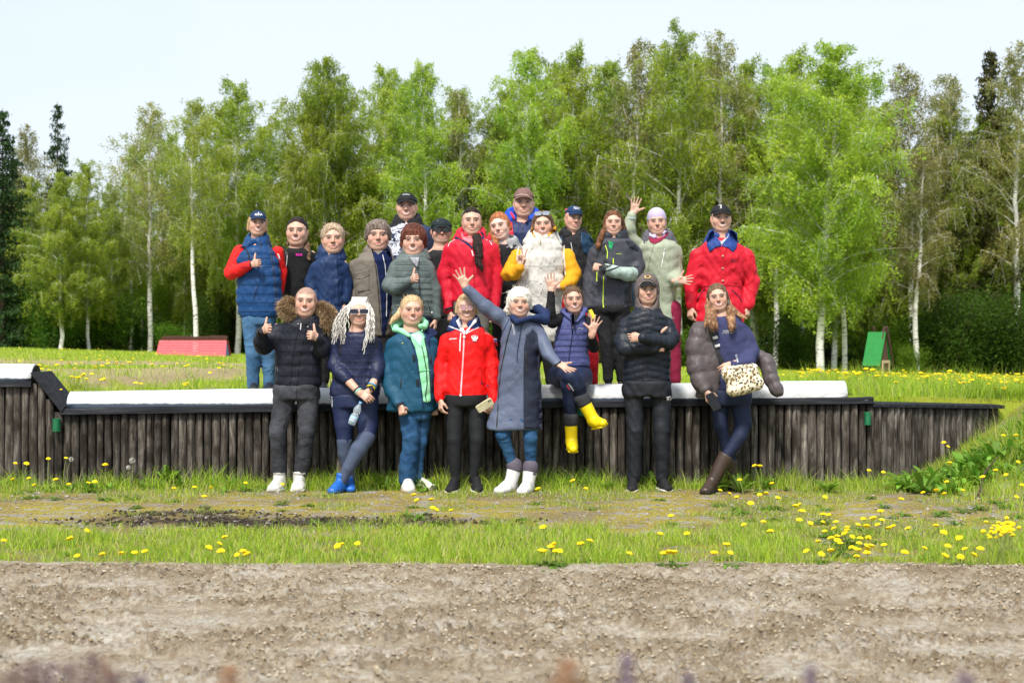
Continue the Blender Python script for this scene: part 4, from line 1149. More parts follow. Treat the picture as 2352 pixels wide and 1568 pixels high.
        v = d*math.cos(a)+tdir*math.sin(a); v = unit(v*math.cos(b)+n*math.sin(b))
        p = q(.026, .006, .028); p1 = p+v*.040*k; op.append(s.o_seg(p, p1, .0125*k, .0105*k, k=.006))
        v2 = unit(v+(tdir*.25 if pose in ('open', 'wide', 'thumb') else (-tdir*.5+n*.3+d*.4)))
        if pose == 'thumb': v2 = unit(v-d*.12)
        op.append(s.o_seg(p1, p1+v2*.036*k, .0108*k, .0090*k, k=.003))
        s.body_ops += op; s.fine.append((wr+d*.085*k, .095*k, .0054))
    def forearm(s, a, b, ra=.040, rb=.028):
        for q in (0, .5, 1): s.fine.append((a+(b-a)*q, .05, .012))
        s.body_ops.append(s.o_seg(a, b, ra, rb, k=.01))
    def finish_body(s, inner):
        """inner: list of (a,b,ra,rb) that continue the body inside the clothes, from the neck to the feet"""
        for (a, b, ra, rb) in inner: s.body_ops.append(s.o_seg(a, b, ra, rb, k=.03))
        P = np.array([p for o in s.body_ops for p in o[0]]); f = Field(P.min(0)-.03, P.max(0)+.03, .026, s.fine)
        for o in s.body_ops: o[1](f)
        V, Fq = f.mesh()
        # the parts that lie inside the clothes get a coarser surface
        keep = np.zeros(len(V), bool)
        for (c_, h_, _f) in s.fine: keep |= (np.abs(V-c_) < (np.array(h_) if not np.isscalar(h_) else h_)+.05).all(1)
        key = np.where(keep[:, None], np.arange(len(V))[:, None]+10**6, np.round(V/.026).astype(np.int64))
        _, inv_ = np.unique(key, axis=0, return_inverse=True); inv_ = inv_.ravel(); nn = inv_.max()+1
        cnt = np.bincount(inv_, minlength=nn); V = np.stack([np.bincount(inv_, V[:, k], nn)/cnt for k in range(3)], 1); Fq = inv_[Fq]
        d = [Fq[:, i] == Fq[:, (i+1) % 4] for i in range(4)]; nd = sum(x.astype(int) for x in d)
        quads = Fq[(nd == 0) & (Fq[:, 0] != Fq[:, 2]) & (Fq[:, 1] != Fq[:, 3])]; tris = []
        for i in range(4): q = Fq[(nd == 1) & d[i]]; q = np.delete(q, i, 1); tris.append(q)
        tris = np.concatenate(tris); tris = tris[(tris[:, 0] != tris[:, 1]) & (tris[:, 1] != tris[:, 2]) & (tris[:, 0] != tris[:, 2])]
        s.body = mesh_np('body', V, [quads, tris], M_skin, s.root, cols=s.paint_face(V))
    # -- hair made of a shell over the skull plus locks
    def hair(s, m, kind='short', cut=.052, locks=(), thick=.012, groove=.0018, name='hair', back=0.0, side=.0, fringe=0.0, extra=(), ears=False):
        c, Rm, u, p = s.face; T = s.T; ops = []
        w = .073*u*p['fat']
        ops.append(s.o_ell(T(0, .020, .034), (w+thick*u, (.088+thick)*u, (.081+thick)*u), Rm=Rm, k=.005))
        if back: ops.append(s.o_seg(T(0, .06, 0), T(0, .075, -back), .070*u, .058*u, u=Rm[:, 0], fl=.75, k=.02))
        if side:
            for q in (-1, 1): ops.append(s.o_seg(T(q*.072, .02, .02), T(q*.080, .02, -side), .020*u, .018*u, k=.02, fl=1.3))
        # clear the face
        zc = cut
        zr = .110 if ears else .085
        ops.append(s.o_ell(T(0, -.125, zc-zr), (.066*u*p['fat'], .150*u, zr*u), Rm=Rm, k=.008, op='s'))
        if ears:
            for q in (-1, 1): ops.append(s.o_ell(T(q*.090, -.012, -.022), (.030*u, .036*u, .034*u), Rm=Rm, k=.006, op='s'))
        ops.append(s.o_ell(T(0, -.10, -.065), (.085*u, .098*u, .075*u), Rm=Rm, k=.008, op='s'))
        if not back: ops.append(s.o_ell(T(0, -.03, -.120), (.13*u, .13*u, .085*u), Rm=Rm, k=.01, op='s'))
        for q in extra: ops.append(q)
        for l in locks:
            for i in range(len(l)-1):
                (a, ra), (b, rb) = l[i], l[i+1]
                ops.append(s.o_seg(a, b, ra, rb, u=(1, 0, 0), fl=.75, k=.014))
        P = np.array([q for o in ops if True for q in o[0]])
        f = Field(P.min(0)-.02, P.max(0)+.02, .0075)
        for o in ops: o[1](f)
        X = f.A[0][:, None, None]-c[0]; Yy = f.A[1][None, :, None]-c[1]; Z = f.A[2][None, None, :]-c[2]
        az = np.arctan2(X, -(Yy-.02)); up = sstep(.03, .10, Z)
        gr = (1-up)*np.sin(az*26+6*np.sin(Z*13)+3*np.sin(az*5))+up*np.sin(X*260+4*np.sin(Yy*20))
        f.D += (groove*gr).astype(np.float32)
        V, Fq = f.mesh()
        return s.add(name, V, Fq, m)
    def strands(s, m, lines, w=.004, name='loose_hair', parent=None):
        """loose strands: lists of points; thin tapering triangular tubes joined"""
        parts = [tube(np.array(l), w*np.linspace(1, .3, len(l)), 3) for l in lines]
        V, Fq = join(parts); o = s.add(name, V, Fq, m, parent=parent)
        if name == 'loose_hair': o['kind'] = 'stuff'
        return o
    def cap(s, m, brim=.075, text=None, emblem=None, mb=None, low=.030, height=1.0):
        c, Rm, u, p = s.face; T = s.T; w = (.073*p['fat']+.012)*u; low += .014; brim *= .85
        ops = [s.o_ell(T(0, .014, .034), (w, .100*u, .094*u*height), Rm=Rm, k=.005)]
        P = np.array([q for o in ops for q in o[0]]); f = Field(P.min(0)-.02, P.max(0)+.02, .006)
        for o in ops: o[1](f)
        nrm = Rm@np.array([0, -.10, -1.0]); nrm = unit(nrm); f.plane_cut(T(0, -.02, low), nrm, .003)
        V, Fq = f.mesh(); s.capo = s.add('cap', V, Fq, m, garment=True)
        # curved brim: thin sheet with thickness
        nU, nV = 13, 5; th = np.linspace(-1, 1, nU); rr = np.linspace(0, 1, nV); top = []
        for t_ in th:
            for r_ in rr:
                ang = t_*R(62); x = math.sin(ang)*(w/u*.93+.0*r_); y0 = .014-math.cos(ang)*.098
                ext = brim*math.cos(t_*1.35)**.8 if abs(t_) < 1 else 0
                y = y0-ext*r_; z = low+.008-.012*r_*1.0-.026*(x/.08)**2*(.35+.65*r_)
                top.append(T(x/ (p['fat'] or 1), y, z))
        top = np.array(top); dn = Rm@np.array([0, 0, -.006]); V = np.concatenate([top, top+dn]); n = len(top)
        gf = grid_faces(nU, nV); Fq = np.concatenate([gf[:, ::-1], gf+n])
        b = [i*nV+nV-1 for i in range(nU)]; Fe = np.array([[b[i], b[i+1], b[i+1]+n, b[i]+n] for i in range(nU-1)])
        s.add('brim', V, np.concatenate([Fq, Fe]), mb or m, parent=s.capo)
    # -- glasses
    def glasses(s, shape='round', frame=(.02, .02, .02), lens=(.012, .01, .012), lift=0.0, w=.030, h=.024, fr=.0022, cz=.008, y0=-.105, one=False):
        c, Rm, u, p = s.face; T = s.T; root = None; parts = []
        m = mat('pl', frame, .35, .5, .02); ml = mat('pl', lens, .08, .7, .0)
        a = np.linspace(0, 2*np.pi, 17)[:-1]; e = 1.0 if shape == 'round' else .55
        def ring(qx):
            pts = []
            for t_ in a:
                x = np.sign(math.cos(t_))*abs(math.cos(t_))**e*w; z = np.sign(math.sin(t_))*abs(math.sin(t_))**e*h
                pts.append(T(qx+x, y0+.25*abs(qx+x)**1.6+lift*.0, cz+lift+z))
            return np.array(pts)
        for q in (-1, 1):
            P = ring(q*(w+.0035)); Pc = np.concatenate([P, P[:1]]); parts.append(tube(Pc, np.full(17, fr*u), 4))
            parts.append(tube(np.array([T(q*(2*w+.002), y0+.02, cz+lift+h*.4), T(q*.080, -.03, cz+lift+h*.3), T(q*.080, .02, cz+lift)]), np.full(3, fr*u), 4))
        parts.append(tube(np.array([T(-.006, y0, cz+lift+h*.2), T(.006, y0, cz+lift+h*.2)]), np.full(2, fr*u), 4))
        V, Fq = join(parts); g = s.add('sunglasses', V, Fq, m)
        for q in (-1, 1):
            P = ring(q*(w+.0035)); V = np.concatenate([P, P+Rm@np.array([0, .003, 0])]); n = 16
            Fe = np.array([[i, (i+1) % n, (i+1) % n+n, i+n] for i in range(n)])
            mesh_np('lens', V, [np.array([list(range(n))]), np.array([list(range(n))[::-1]])+n, Fe], ml, g, smooth=False)
        return g
    # -- things laid on the garments
    def bvh(s):
        Vs, Fs, o = [], [], 0
        for V, Fq in s.garm: Vs.append(V); Fs.append(Fq+o); o += len(V)
        s._b = BVHTree.FromPolygons(np.concatenate(Vs).tolist(), np.concatenate(Fs).tolist())
        s.cam = Vector((0, 0, CH))-Vector(s.base)
    def hit(s, x, y, default=None):
        P = Vector(s.L(x, y, 0)); d = (P-s.cam).normalized(); h = s._b.ray_cast(s.cam, d)
        if h[0] is not None and abs(h[0].y) < .6: return np.array(h[0]), np.array(d)
        yy = default if default is not None else 0.0
        t_ = (yy-s.cam.y)/d.y; return np.array(s.cam+d*t_), np.array(d)
    def strip(s, name, pts, w, m, raise_=.003, th=.006, parent=None, step=5, w2=None):
        """ribbon along a polyline in crop pixels, w metres wide, laid on the clothes"""
        pts = np.array(pts, float); seg = np.linalg.norm(np.diff(pts, axis=0), axis=1); cum = np.r_[0, np.cumsum(seg)]
        n = max(2, int(cum[-1]/step)+1); tt = np.linspace(0, cum[-1], n)
        P = np.stack([np.interp(tt, cum, pts[:, 0]), np.interp(tt, cum, pts[:, 1])], 1); last = None; H = []
        for x, y in P:
            h, d = s.hit(x, y, last); last = h[1]; H.append(h-d*raise_)
        H = np.array(H)
        if n > 4: H[1:-1] = .5*H[1:-1]+.25*(H[:-2]+H[2:])
        H[:, 1] -= .001
        T_ = np.gradient(H, axis=0); S_ = np.cross(T_, np.array([0, 1., 0])); S_ /= np.linalg.norm(S_, axis=1, keepdims=True)+1e-9
        ww = np.linspace(w, w if w2 is None else w2, n)[:, None]/2
        N_ = np.array([0, 1., 0])*th
        V = np.stack([H-S_*ww, H+S_*ww, H+S_*ww+N_, H-S_*ww+N_], 1).reshape(-1, 3)
        i = np.arange(n-1)[:, None]*4; j = np.arange(4)[None]; Fq = np.stack([i+j, i+(j+1) % 4, i+4+(j+1) % 4, i+4+j], -1).reshape(-1, 4)
        caps = np.array([[3, 2, 1, 0], [(n-1)*4+q for q in range(4)]])
        return s.add(name, V, np.concatenate([Fq, caps]), m, parent=parent, smooth=False)
    def patch(s, name, poly, m, raise_=.004, th=.008, parent=None, step=7, garment=False, default=None, smooth=True, puff=0):
        poly = [tuple(p) for p in poly]
        # densify the border
        B = []
        for i in range(len(poly)):
            a = np.array(poly[i], float); b = np.array(poly[(i+1) % len(poly)], float); n = max(1, int(np.linalg.norm(b-a)/step))
            B += [a+(b-a)*k/n for k in range(n)]
        B = np.array(B); x0, y0 = B.min(0); x1, y1 = B.max(0); I = []
        gx = np.arange(x0+step*.5, x1, step); gy = np.arange(y0+step*.5, y1, step)
        for x in gx:
            for y in gy:
                ins = False; j = len(B)-1
                for i in range(len(B)):
                    if (B[i][1] > y) != (B[j][1] > y) and x < (B[j][0]-B[i][0])*(y-B[i][1])/(B[j][1]-B[i][1]+1e-12)+B[i][0]: ins = not ins
                    j = i
                if ins and np.min(np.abs(B-np.array([x, y])).sum(1)) > step*.7: I.append((x, y))
        nb = len(B); co = [Vector(p) for p in B]+[Vector(p) for p in I]
        r_ = delaunay_2d_cdt(co, [], [list(range(nb))], 1, 1e-4)
        v2 = [tuple(v) for v in r_[0]]; faces = [list(f) for f in r_[2]]
        ys_ = []; hits = []
        for x, y in v2:
            h, d = s.hit(x, y, default); hits.append((h, d)); ys_.append(h[1])
        med = float(np.median(ys_)) if default is None else default
        V = []
        for (x, y), (h, d) in zip(v2, hits):
            if abs(h[1]-med) > .09: h, d = (s.L(x, y, med), d)
            V.append(h-d*raise_)
        V = np.array(V)
        if puff:
            B2 = B
            for i, (x, y) in enumerate(v2):
                dm = np.min(np.linalg.norm(B2-np.array([x, y]), axis=1))*s.px; V[i, 1] -= puff*min(1, dm/.02)**.5
        n = len(V); nbv = nb
        ring = list(range(nb)); Vb = V[:nb]+np.array([0, th, 0])
        tri = np.array([f if len(f) == 3 else f[:3] for f in faces])
        # orient faces to the camera (-y)
        a, b, c = V[tri[:, 0]], V[tri[:, 1]], V[tri[:, 2]]; nn = np.cross(b-a, c-a); fl = nn[:, 1] > 0; tri[fl] = tri[fl][:, ::-1]
        Fe = np.array([[i, (i+1) % nb, n+(i+1) % nb, n+i] for i in range(nb)])
        return s.add(name, np.concatenate([V, Vb]), [tri, Fe], m, parent=parent, garment=False, smooth=smooth)
    def text(s, txt, x, y, size, m, rotz=0, name='lettering', raise_=.004, bold=0.0, shear=0, parent=None, width=None):
        """flat lettering centred at crop pixel (x, y), cap height `size` crop pixels"""
        cu = bpy.data.curves.new('lettering', 'FONT'); cu.body = txt; cu.align_x = 'CENTER'; cu.align_y = 'CENTER'; cu.shear = shear; cu.offset = bold; cu.resolution_u = 2
        o = bpy.data.objects.new('lettering', cu); COL.objects.link(o)
        dg = bpy.context.evaluated_depsgraph_get(); me = o.evaluated_get(dg).to_mesh()
        V = np.array([v.co[:] for v in me.vertices]); Fs = [list(p.vertices) for p in me.polygons]
        o.evaluated_get(dg).to_mesh_clear(); bpy.data.objects.remove(o)
        if len(V) == 0: return
        V[:, 0] -= (V[:, 0].min()+V[:, 0].max())/2; V[:, 1] -= (V[:, 1].min()+V[:, 1].max())/2
        k = size/max(.3, np.ptp(V[:, 1])); kx = k if width is None else width/np.ptp(V[:, 0])
        ca, sa = math.cos(R(rotz)), math.sin(R(rotz))
        X = x+(V[:, 0]*kx*ca-V[:, 1]*k*sa); Yy = y-(V[:, 0]*kx*sa+V[:, 1]*k*ca)
        out = []; last = None
        for a, b in zip(X, Yy):
            h, d = s.hit(a, b, last); last = h[1]; out.append(h-d*raise_)
        tri = []
        for f in Fs:
            for i in range(1, len(f)-1): tri.append([f[0], f[i], f[i+1]])
        return s.add(name, np.array(out), np.array(tri), m, parent=parent, smooth=False)
    def yl(s, z, dy=0.0):
        return ((795-(z+s.base[2]-CH)*F/(s.Y+dy))-s.y0)/s.k
    def inner(s, arms=(), legs=(), k=.55):
        segs = []; nb = s.neckb; ch = nb+np.array([0, .02, -.09])
        hips = [s.L(l[0][0], l[0][1], l[0][3]) for l in legs]; pel = np.mean(hips, 0)+np.array([0, .01, .07]) if hips else ch+np.array([0, 0, -.5])
        segs.append((nb, ch, .052, .07)); segs.append((ch, pel, .07, .055))
        for a in arms:
            P = [s.L(q[0], q[1], q[3]) for q in a]; rr = [q[2]*s.px*k for q in a]
            segs.append((ch, P[0], .05, rr[0]*.9))
            for i in range(len(P)-1): segs.append((P[i], P[i+1], rr[i], max(.022, min(rr[i+1], .03)) if i == len(P)-2 else rr[i+1]))
        for l in legs:
            P = [s.L(q[0], q[1], q[3]) for q in l]; rr = [q[2]*s.px*k for q in l]
            segs.append((pel, P[0], .045, rr[0]*.9))
            for i in range(len(P)-1): segs.append((P[i], P[i+1], rr[i], rr[i+1]))
            e = P[-1]; segs.append((e, e+np.array([0, -.015, -.05]), .022, .020))
        s.finish_body(segs)
    def stdlegs(s, xa, xb, hipy, rt=72, rk=50, ra=42, dy=.0, za=.11):
        ya = s.yl(za, dy); ky = hipy+(ya-hipy)*.5
        return [[(x, hipy, rt, dy), (x+(4 if x > (xa+xb)/2 else -4), ky, rk, dy-.02), (x+(6 if x > (xa+xb)/2 else -6), ya, ra, dy)] for x in (xa, xb)]
    def stdshoes(s, legs, m, ms, d=(0, -1, 0)):
        for l in legs:
            a = s.L(l[-1][0], l[-1][1], l[-1][3]); s.shoe(np.array([a[0], a[1], .10]), d, m, floor=0.0, sole=ms)
    def seams(s, rows, y0, y1, pitch, m, w=.0035, sag=0.0, inset=8):
        rr = np.array([q[:3] for q in rows], float); y = y0
        while y < y1:
            xl, xr = np.interp(y, rr[:, 0], rr[:, 1])+inset, np.interp(y, rr[:, 0], rr[:, 2])-inset; xc = (xl+xr)/2
            s.strip('seam', [(x, y+sag*abs(x-xc)+1.5*math.sin(x*.06+y)) for x in np.linspace(xl, xr, 15)], w, m, raise_=.0012, th=.004, step=9)
            y += pitch
    # -- clothes for the legs and feet
    def trousers(s, m, hip_rows, legs, vx=.014, wr=(.004, 9, 3), name='trousers', depth=.7, dy=0.0, cut=None, quilt=None):
        ops = [s.o_loft(s.rows(hip_rows, depth, dy, mx=.13, mn=.08), k=.02)]
        for l in legs:
            for i in range(len(l)-1):
                a, b = l[i], l[i+1]
                ops.append(s.o_seg(s.L(a[0], a[1], a[3]), s.L(b[0], b[1], b[3]), a[2]*s.px, b[2]*s.px, k=.012, fl=1.0, u=(1, 0, 0)))
        return s.field(name, ops, vx, m, wr=wr, cut=cut)
    def shoe(s, ank, d, m, size=.26, h=.0, shaft=None, sole=None, name='shoe', wide=1.0, floor=None, ms=M_sole):
        """ank: ankle point (local); d: where the toe points; shaft: (top point, radius top, radius ankle)"""
        ank = np.asarray(ank, float); d = unit(d); ops = []; fz = (ank[2]-.085) if floor is None else floor
        up = unit(np.cross(np.cross(d, (0, 0, 1)), d)) if abs(d[2]) < .95 else np.array([0, -1., 0])
        f0 = ank-up*(ank[2]-fz) if abs(d[2]) < .2 else ank-up*.07
        sd = np.cross(d, up); k = size/.26
        q = lambda a, b, c: f0+(sd*a+up*b+d*c)*k
        ops.append(s.o_seg(q(0, .035, -.045), q(0, .034, .06), .036*k*wide, .038*k*wide, k=.015, u=sd, fl=1.0))
        ops.append(s.o_seg(q(0, .030, .06), q(0, .024, .135), .045*k*wide, .040*k*wide, k=.015, u=sd, fl=.72))
        ops.append(s.o_seg(q(0, .085, -.005), q(0, .045, .09), .034*k, .030*k, k=.02, u=sd))
        if shaft: ops.append(s.o_seg(shaft[0], q(0, .06, -.01), shaft[1], shaft[2], k=.015, u=(1, 0, 0)))
        cut = [(q(0, 0, 0), tuple(-up), .004)]
        if shaft:
            ax = unit(np.asarray(shaft[0])-ank); cut.append((np.asarray(shaft[0]), tuple(ax), .004))
        o = s.field(name, ops, .0085, m, cut=cut, garment=True)
        so = [s.o_seg(q(0, .012, -.05), q(0, .012, .03), .042*k*wide, .040*k*wide, k=.01, u=sd, fl=.45), s.o_seg(q(0, .010, .04), q(0, .012, .14), .049*k*wide, .044*k*wide, k=.01, u=sd, fl=.42)]
        if sole: s.field('sole', so, .0085, sole, cut=[(q(0, -.004, 0), tuple(-up), .003), (q(0, .022, 0), tuple(up), .003)], garment=False, parent=o)
        return o
    def ring(s, c, rx, ry, r, m, name='collar', tilt=0.0, gap=.0, rise=.0, fl=1.6, n=14, vx=.010, wr=None, twist=0.0, back=1.0, skirt=True):
        """collar or folded hood round the neck; gap: opening at the front in radians; back: how much fatter it is behind"""
        c = np.asarray(c, float)-np.array([0, 0, .018]); ops = []; r = r*1.2
        a = np.linspace(gap, 2*np.pi-gap, n); P = []
        for t_ in a:
            x = math.sin(t_)*rx; y = -math.cos(t_)*ry; z = rise*(1-math.cos(t_))/2+tilt*math.sin(t_)
            P.append((c+np.array([x, y, z]), r*(1+(back-1)*(1-math.cos(t_))/2), np.array([x*.45, y*.25, -.055])))
        for i in range(n-1):
            ops.append(s.o_seg(P[i][0], P[i+1][0], P[i][1], P[i+1][1], u=(0, 0, 1), fl=1/fl, k=.012))
            if skirt: ops.append(s.o_seg(P[i][0], P[i][0]+P[i][2], P[i][1]*.7, P[i][1]*.55, k=.02))
        wr = wr or (.004, 19, 3)
        return s.field(name, ops, vx, m, wr=wr)
    def sleeve(s, pts, m, name='sleeve', vx=.012, wr=(.004, 14, 5), quilt=None, garment=True, cuff=True):
        return s.field(name, s.arm(pts, quilt), vx, m, wr=wr, garment=garment)
    def arm(s, pts, quilt=None, k=.018):
        """pts: (x, y, radius in crop px, dy)"""
        ops = []
        for i in range(len(pts)-1):
            a, b = pts[i], pts[i+1]
            ops.append(s.o_seg(s.L(a[0], a[1], a[3]), s.L(b[0], b[1], b[3]), a[2]*s.px, b[2]*s.px, k=k, quilt=quilt, u=(1, 0, 0)))
        return ops
    def top(s, m, rows, arms=(), depth=.62, dy=0.0, vx=.0125, wr=(.0035, 11, 2), quilt=None, aq=None, name='jacket', k=.03, mx=.16, e=2.3, extra=(), slope=1.0, shrink=True):
        """a coat or shirt: trunk from outline rows plus sleeves, one mesh"""
        if slope and shrink:
            rows = [list(q) for q in rows]
            for i, f_ in ((1, .84), (2, .91)):
                c_ = (rows[i][1]+rows[i][2])/2; h_ = (rows[i][2]-rows[i][1])/2*f_; rows[i][1:3] = [c_-h_, c_+h_]
            arms = [[(q[0]+(0 if i else (6 if q[0] < (rows[2][1]+rows[2][2])/2 else -6)), q[1]+(14 if i == 0 else 0), q[2]*(.92 if i == 0 else 1), q[3]) for i, q in enumerate(a)] for a in arms]
        rr = s.rows(rows, depth, dy, mx=mx)
        ops = [s.o_loft(rr, k=.02, quilt=quilt, e=e)]
        if slope:
            nb = s.neckb; y2 = rows[2][0]; zt = s.L(0, (s.chin+rows[0][0])/2)[2]; z2 = rr[2][0]
            ops.append(s.o_seg(np.array([nb[0], nb[1]+.01, zt]), np.array([rr[2][1], dy+.01, z2]), .070, rr[2][3]*.86*slope, u=(1, 0, 0), fl=.62, k=.03, m=.02))
        for a in arms: ops += s.arm(a, aq, k=k)
        ops += list(extra)
        return s.field(name, ops, vx, m, wr=wr)
# ================================================================ THE PEOPLE
C1 = (505.3, 413.4, .3297); C2 = (769.4, 413.4, .3297); C3 = (999.1, 413.4, .3297); C4 = (1228.8, 413.4, .3295)
C5 = (1458.5, 436.4, .3297); C6 = (562.7, 643.1, .3297); C7 = (849.8, 643.1, .3297); C8 = (1022.1, 597.2, .3589); C9 = (1366.6, 597.2, .3589)
UP = .765
M_black = mat('fab', (.012, .012, .014)); M_blackn = mat('nyl', (.010, .011, .014)); M_navy = mat('nyl', (.010, .022, .075)); M_zip = mat('pl', (.02, .02, .022), .5)
M_darkshoe = plain('dark_shoe', (.012, .014, .022), .5, .4, .2, 40); M_jean = denim('denim', (.022, .075, .16), (.085, .19, .33)); M_jean2 = denim('denim', (.008, .038, .10), (.035, .105, .215))
M_white = M_white; M_lett = mat('pl', (.78, .78, .78), .6); M_silver = mat('pl', (.5, .5, .5), .3, .6)
H_blond = hairmat('blond_hair', (.34, .215, .10), (.62, .46, .27)); H_dark = hairmat('dark_hair', (.010, .006, .005), (.040, .024, .018)); H_brown = hairmat('brown_hair', (.07, .038, .022), (.20, .12, .07))
H_red = hairmat('auburn_hair', (.055, .016, .010), (.19, .065, .036)); H_ginger = hairmat('ginger_hair', (.22, .065, .022), (.50, .20, .08)); H_aub = hairmat('auburn_brown_hair', (.05, .022, .012), (.23, .095, .04)); H_grey = hairmat('grey_brown_hair', (.09, .065, .05), (.27, .22, .185))
H_white = hairmat('white_hair', (.60, .54, .45), (.86, .82, .74)); H_ash = hairmat('ash_blond_hair', (.25, .175, .11), (.55, .43, .31)); H_tip = hairmat('two_tone_hair', (.13, .065, .035), (.46, .27, .14))
M_cuff = M_black

# ---- 1. woman in the blue quilted vest, thumb up
p = Person(C1, 12.95, (265, UP), 'woman in navy cap, blue quilted vest and red sleeve, thumb up')
p.head(262, 222, 392, yaw=14, roll=3, smile=2, blush=.35, brow=(.16, .09, .06), neck=p.L(255, 470), lips=(.48, .12, .14))
armA = [(140, 500, 48, .02), (72, 650, 44, -.02), (120, 632, 42, -.10), (208, 592, 30, -.16)]
armB = [(400, 500, 44, .06), (425, 640, 40, .12), (415, 780, 34, .10)]
M1 = mat('nyl', (.006, .048, .155), .4); M1d = mat('nyl', (.012, .03, .09))
legs = [[(222, 950, 72, .0), (228, 1200, 52, -.02), (234, 1440, 43, .0)], [(325, 960, 68, .03), (338, 1210, 50, .03), (342, 1440, 42, .03)]]
M_redf = mat('fab', (.72, .014, .012), .7, .25, .008)
p.sleeve(armA, M_redf, wr=(.005, 16, 3)); p.sleeve(armB, M_redf)
p.top(M1, [(462, 205, 345), (478, 170, 372), (510, 128, 396), (560, 118, 405), (640, 122, 420), (730, 118, 430), (830, 122, 438), (910, 126, 432), (962, 138, 402)], depth=.58, quilt=(.095, .008), name='vest', vx=.0115)
p.ring(p.L(258, 425, .03), .078, .085, .030, M1, 'hood', gap=.35, rise=.05, fl=1.7, back=1.6)
p.trousers(M_jean, [(915, 150, 385), (960, 160, 388), (1010, 165, 385)], legs)
for l in legs:
    a = p.L(l[-1][0], 1455, l[-1][3]); p.shoe(np.array([a[0], a[1], .09]), (.15, -1, 0), M_darkshoe, floor=0, sole=M_dsole)
p.hand(p.L(222, 588, -.17), (.72, -.62, .12), (.62, .75, 0), 1, 'thumb')
p.inner([armA, armB], legs)
p.hair(H_blond, back=.05, side=.055, cut=.04)
p.cap(mat('fab', (.010, .028, .075)), .07, low=.040); p.bvh(); p.seams([(560, 126, 405), (730, 124, 430), (962, 138, 402)], 545, 950, 62, mat('pl', (.002, .012, .045), .7))
p.strip('zip', [(330, 420), (352, 500), (372, 640), (385, 760), (392, 930)], .008, M_zip)
p.strip('placket_edge', [(345, 425), (366, 500), (388, 640), (400, 760), (408, 930)], .006, M1d)
p.strip('armhole_binding', [(135, 470), (170, 462), (200, 520), (212, 600)], .012, M_black)
p.strip('pocket_zip', [(405, 560), (418, 640)], .006, M_zip); p.strip('pocket', [(242, 690), (262, 740), (232, 825)], .010, M1d); p.strip('drawcord', [(282, 430), (284, 470)], .007, M_zip)
p.text('ANNA', 268, 240, 16, M_lett, bold=.01, name='cap_lettering', width=56); p.patch('cap_emblem', [(262, 232), (268, 222), (276, 232)], M_lett, raise_=.004, th=.002)
p.patch('vest_emblem', [(398, 512), (410, 516), (418, 540), (421, 560), (410, 548), (404, 530)], M_lett, th=.002)

# ---- 2. woman in the black T-shirt
p = Person(C1, 13.25, (540, UP), 'woman in a black T-shirt with pink letters and pulled back dark hair')
p.head(537, 262, 464, smile=2, neck=p.L(535, 500), brow=(.03, .02, .02), fat=1.03)
armA = [(445, 520, 40, .0), (425, 660, 36, .03), (440, 800, 28, .0)]; armB = [(640, 520, 42, .0), (668, 680, 38, .03), (640, 820, 28, .0)]
M2 = mat('fab', (.010, .010, .011), .8, .2, .010)
legs = p.stdlegs(505, 575, 900, 68, 48, 38)
p.top(M2, [(470, 492, 578), (484, 450, 622), (505, 425, 655), (560, 428, 652), (650, 440, 640), (760, 438, 632), (880, 430, 640), (930, 432, 638)], [armA, armB], depth=.55, name='shirt')
p.trousers(M_black, [(880, 440, 632), (960, 450, 622)], legs, vx=.02); p.stdshoes(legs, M_darkshoe, M_dsole)
p.hand(p.L(440, 810), (0, -.1, -1), (1, 0, 0), 1); p.hand(p.L(640, 830), (0, -.1, -1), (-1, 0, 0), -1)
p.inner([armA, armB], legs)
T = p.T; u = p.u
p.hair(H_dark, cut=.084, thick=.008, ears=True)
p.hair_tail = p.field('ponytail', [p.o_seg(p.L(585, 400, .04), p.L(600, 460, .0), .030, .034, fl=.7), p.o_seg(p.L(600, 460, .0), p.L(612, 520, -.06), .036, .032, fl=.6), p.o_seg(p.L(612, 520, -.06), p.L(624, 556, -.08), .030, .010, fl=.6),
   p.o_seg(p.L(478, 410, .05), p.L(472, 450, .04), .014, .012)], .008, H_brown, wr=(.004, 30, 2), garment=False)
p.bvh()
p.text('RDS', 550, 520, 17, mat('pl', (.75, .03, .42), .6), bold=.03, shear=-.25, name='pink_lettering', width=48)
p.strip('bag_strap', [(430, 462), (455, 480), (468, 530)], .020, M_zip); p.strip('bag_chain', [(468, 525), (464, 580), (452, 660), (436, 745)], .007, M_silver)

# ---- 3. girl in the dark blue rain jacket
p = Person(C1, 12.75, (760, UP), 'girl in a dark navy rain jacket with curly ash blond hair')
p.head(786, 312, 517, yaw=8, smile=1, neck=p.L(775, 545), fat=1.05, brow=(.25, .16, .10), blush=.6)
armA = [(665, 600, 50, .0), (640, 720, 46, .03), (655, 850, 40, -.02)]; armB = [(865, 600, 46, .0), (885, 720, 42, .04), (870, 840, 38, .0)]
M3 = mat('nyl', (.008, .026, .085), .5, .010)
legs = p.stdlegs(730, 810, 1000, 66, 48, 38)
p.top(M3, [(525, 705, 850), (545, 672, 868), (580, 645, 880), (640, 660, 868), (740, 668, 862), (840, 672, 862), (1040, 675, 870)], [armA, armB], depth=.8, name='jacket', wr=(.006, 12, 4))
p.ring(p.L(772, 505, .03), .082, .080, .032, M3, 'hood', gap=.3, rise=.05, back=1.6, wr=(.004, 20, 1))
p.trousers(M_black, [(1000, 680, 862), (1060, 690, 850)], legs, vx=.02); p.stdshoes(legs, M_darkshoe, M_dsole)
p.hand(p.L(655, 865), (0, -.1, -1), (1, 0, 0), 1); p.hand(p.L(870, 852), (0, -.1, -1), (-1, 0, 0), -1)
p.inner([armA, armB], legs)
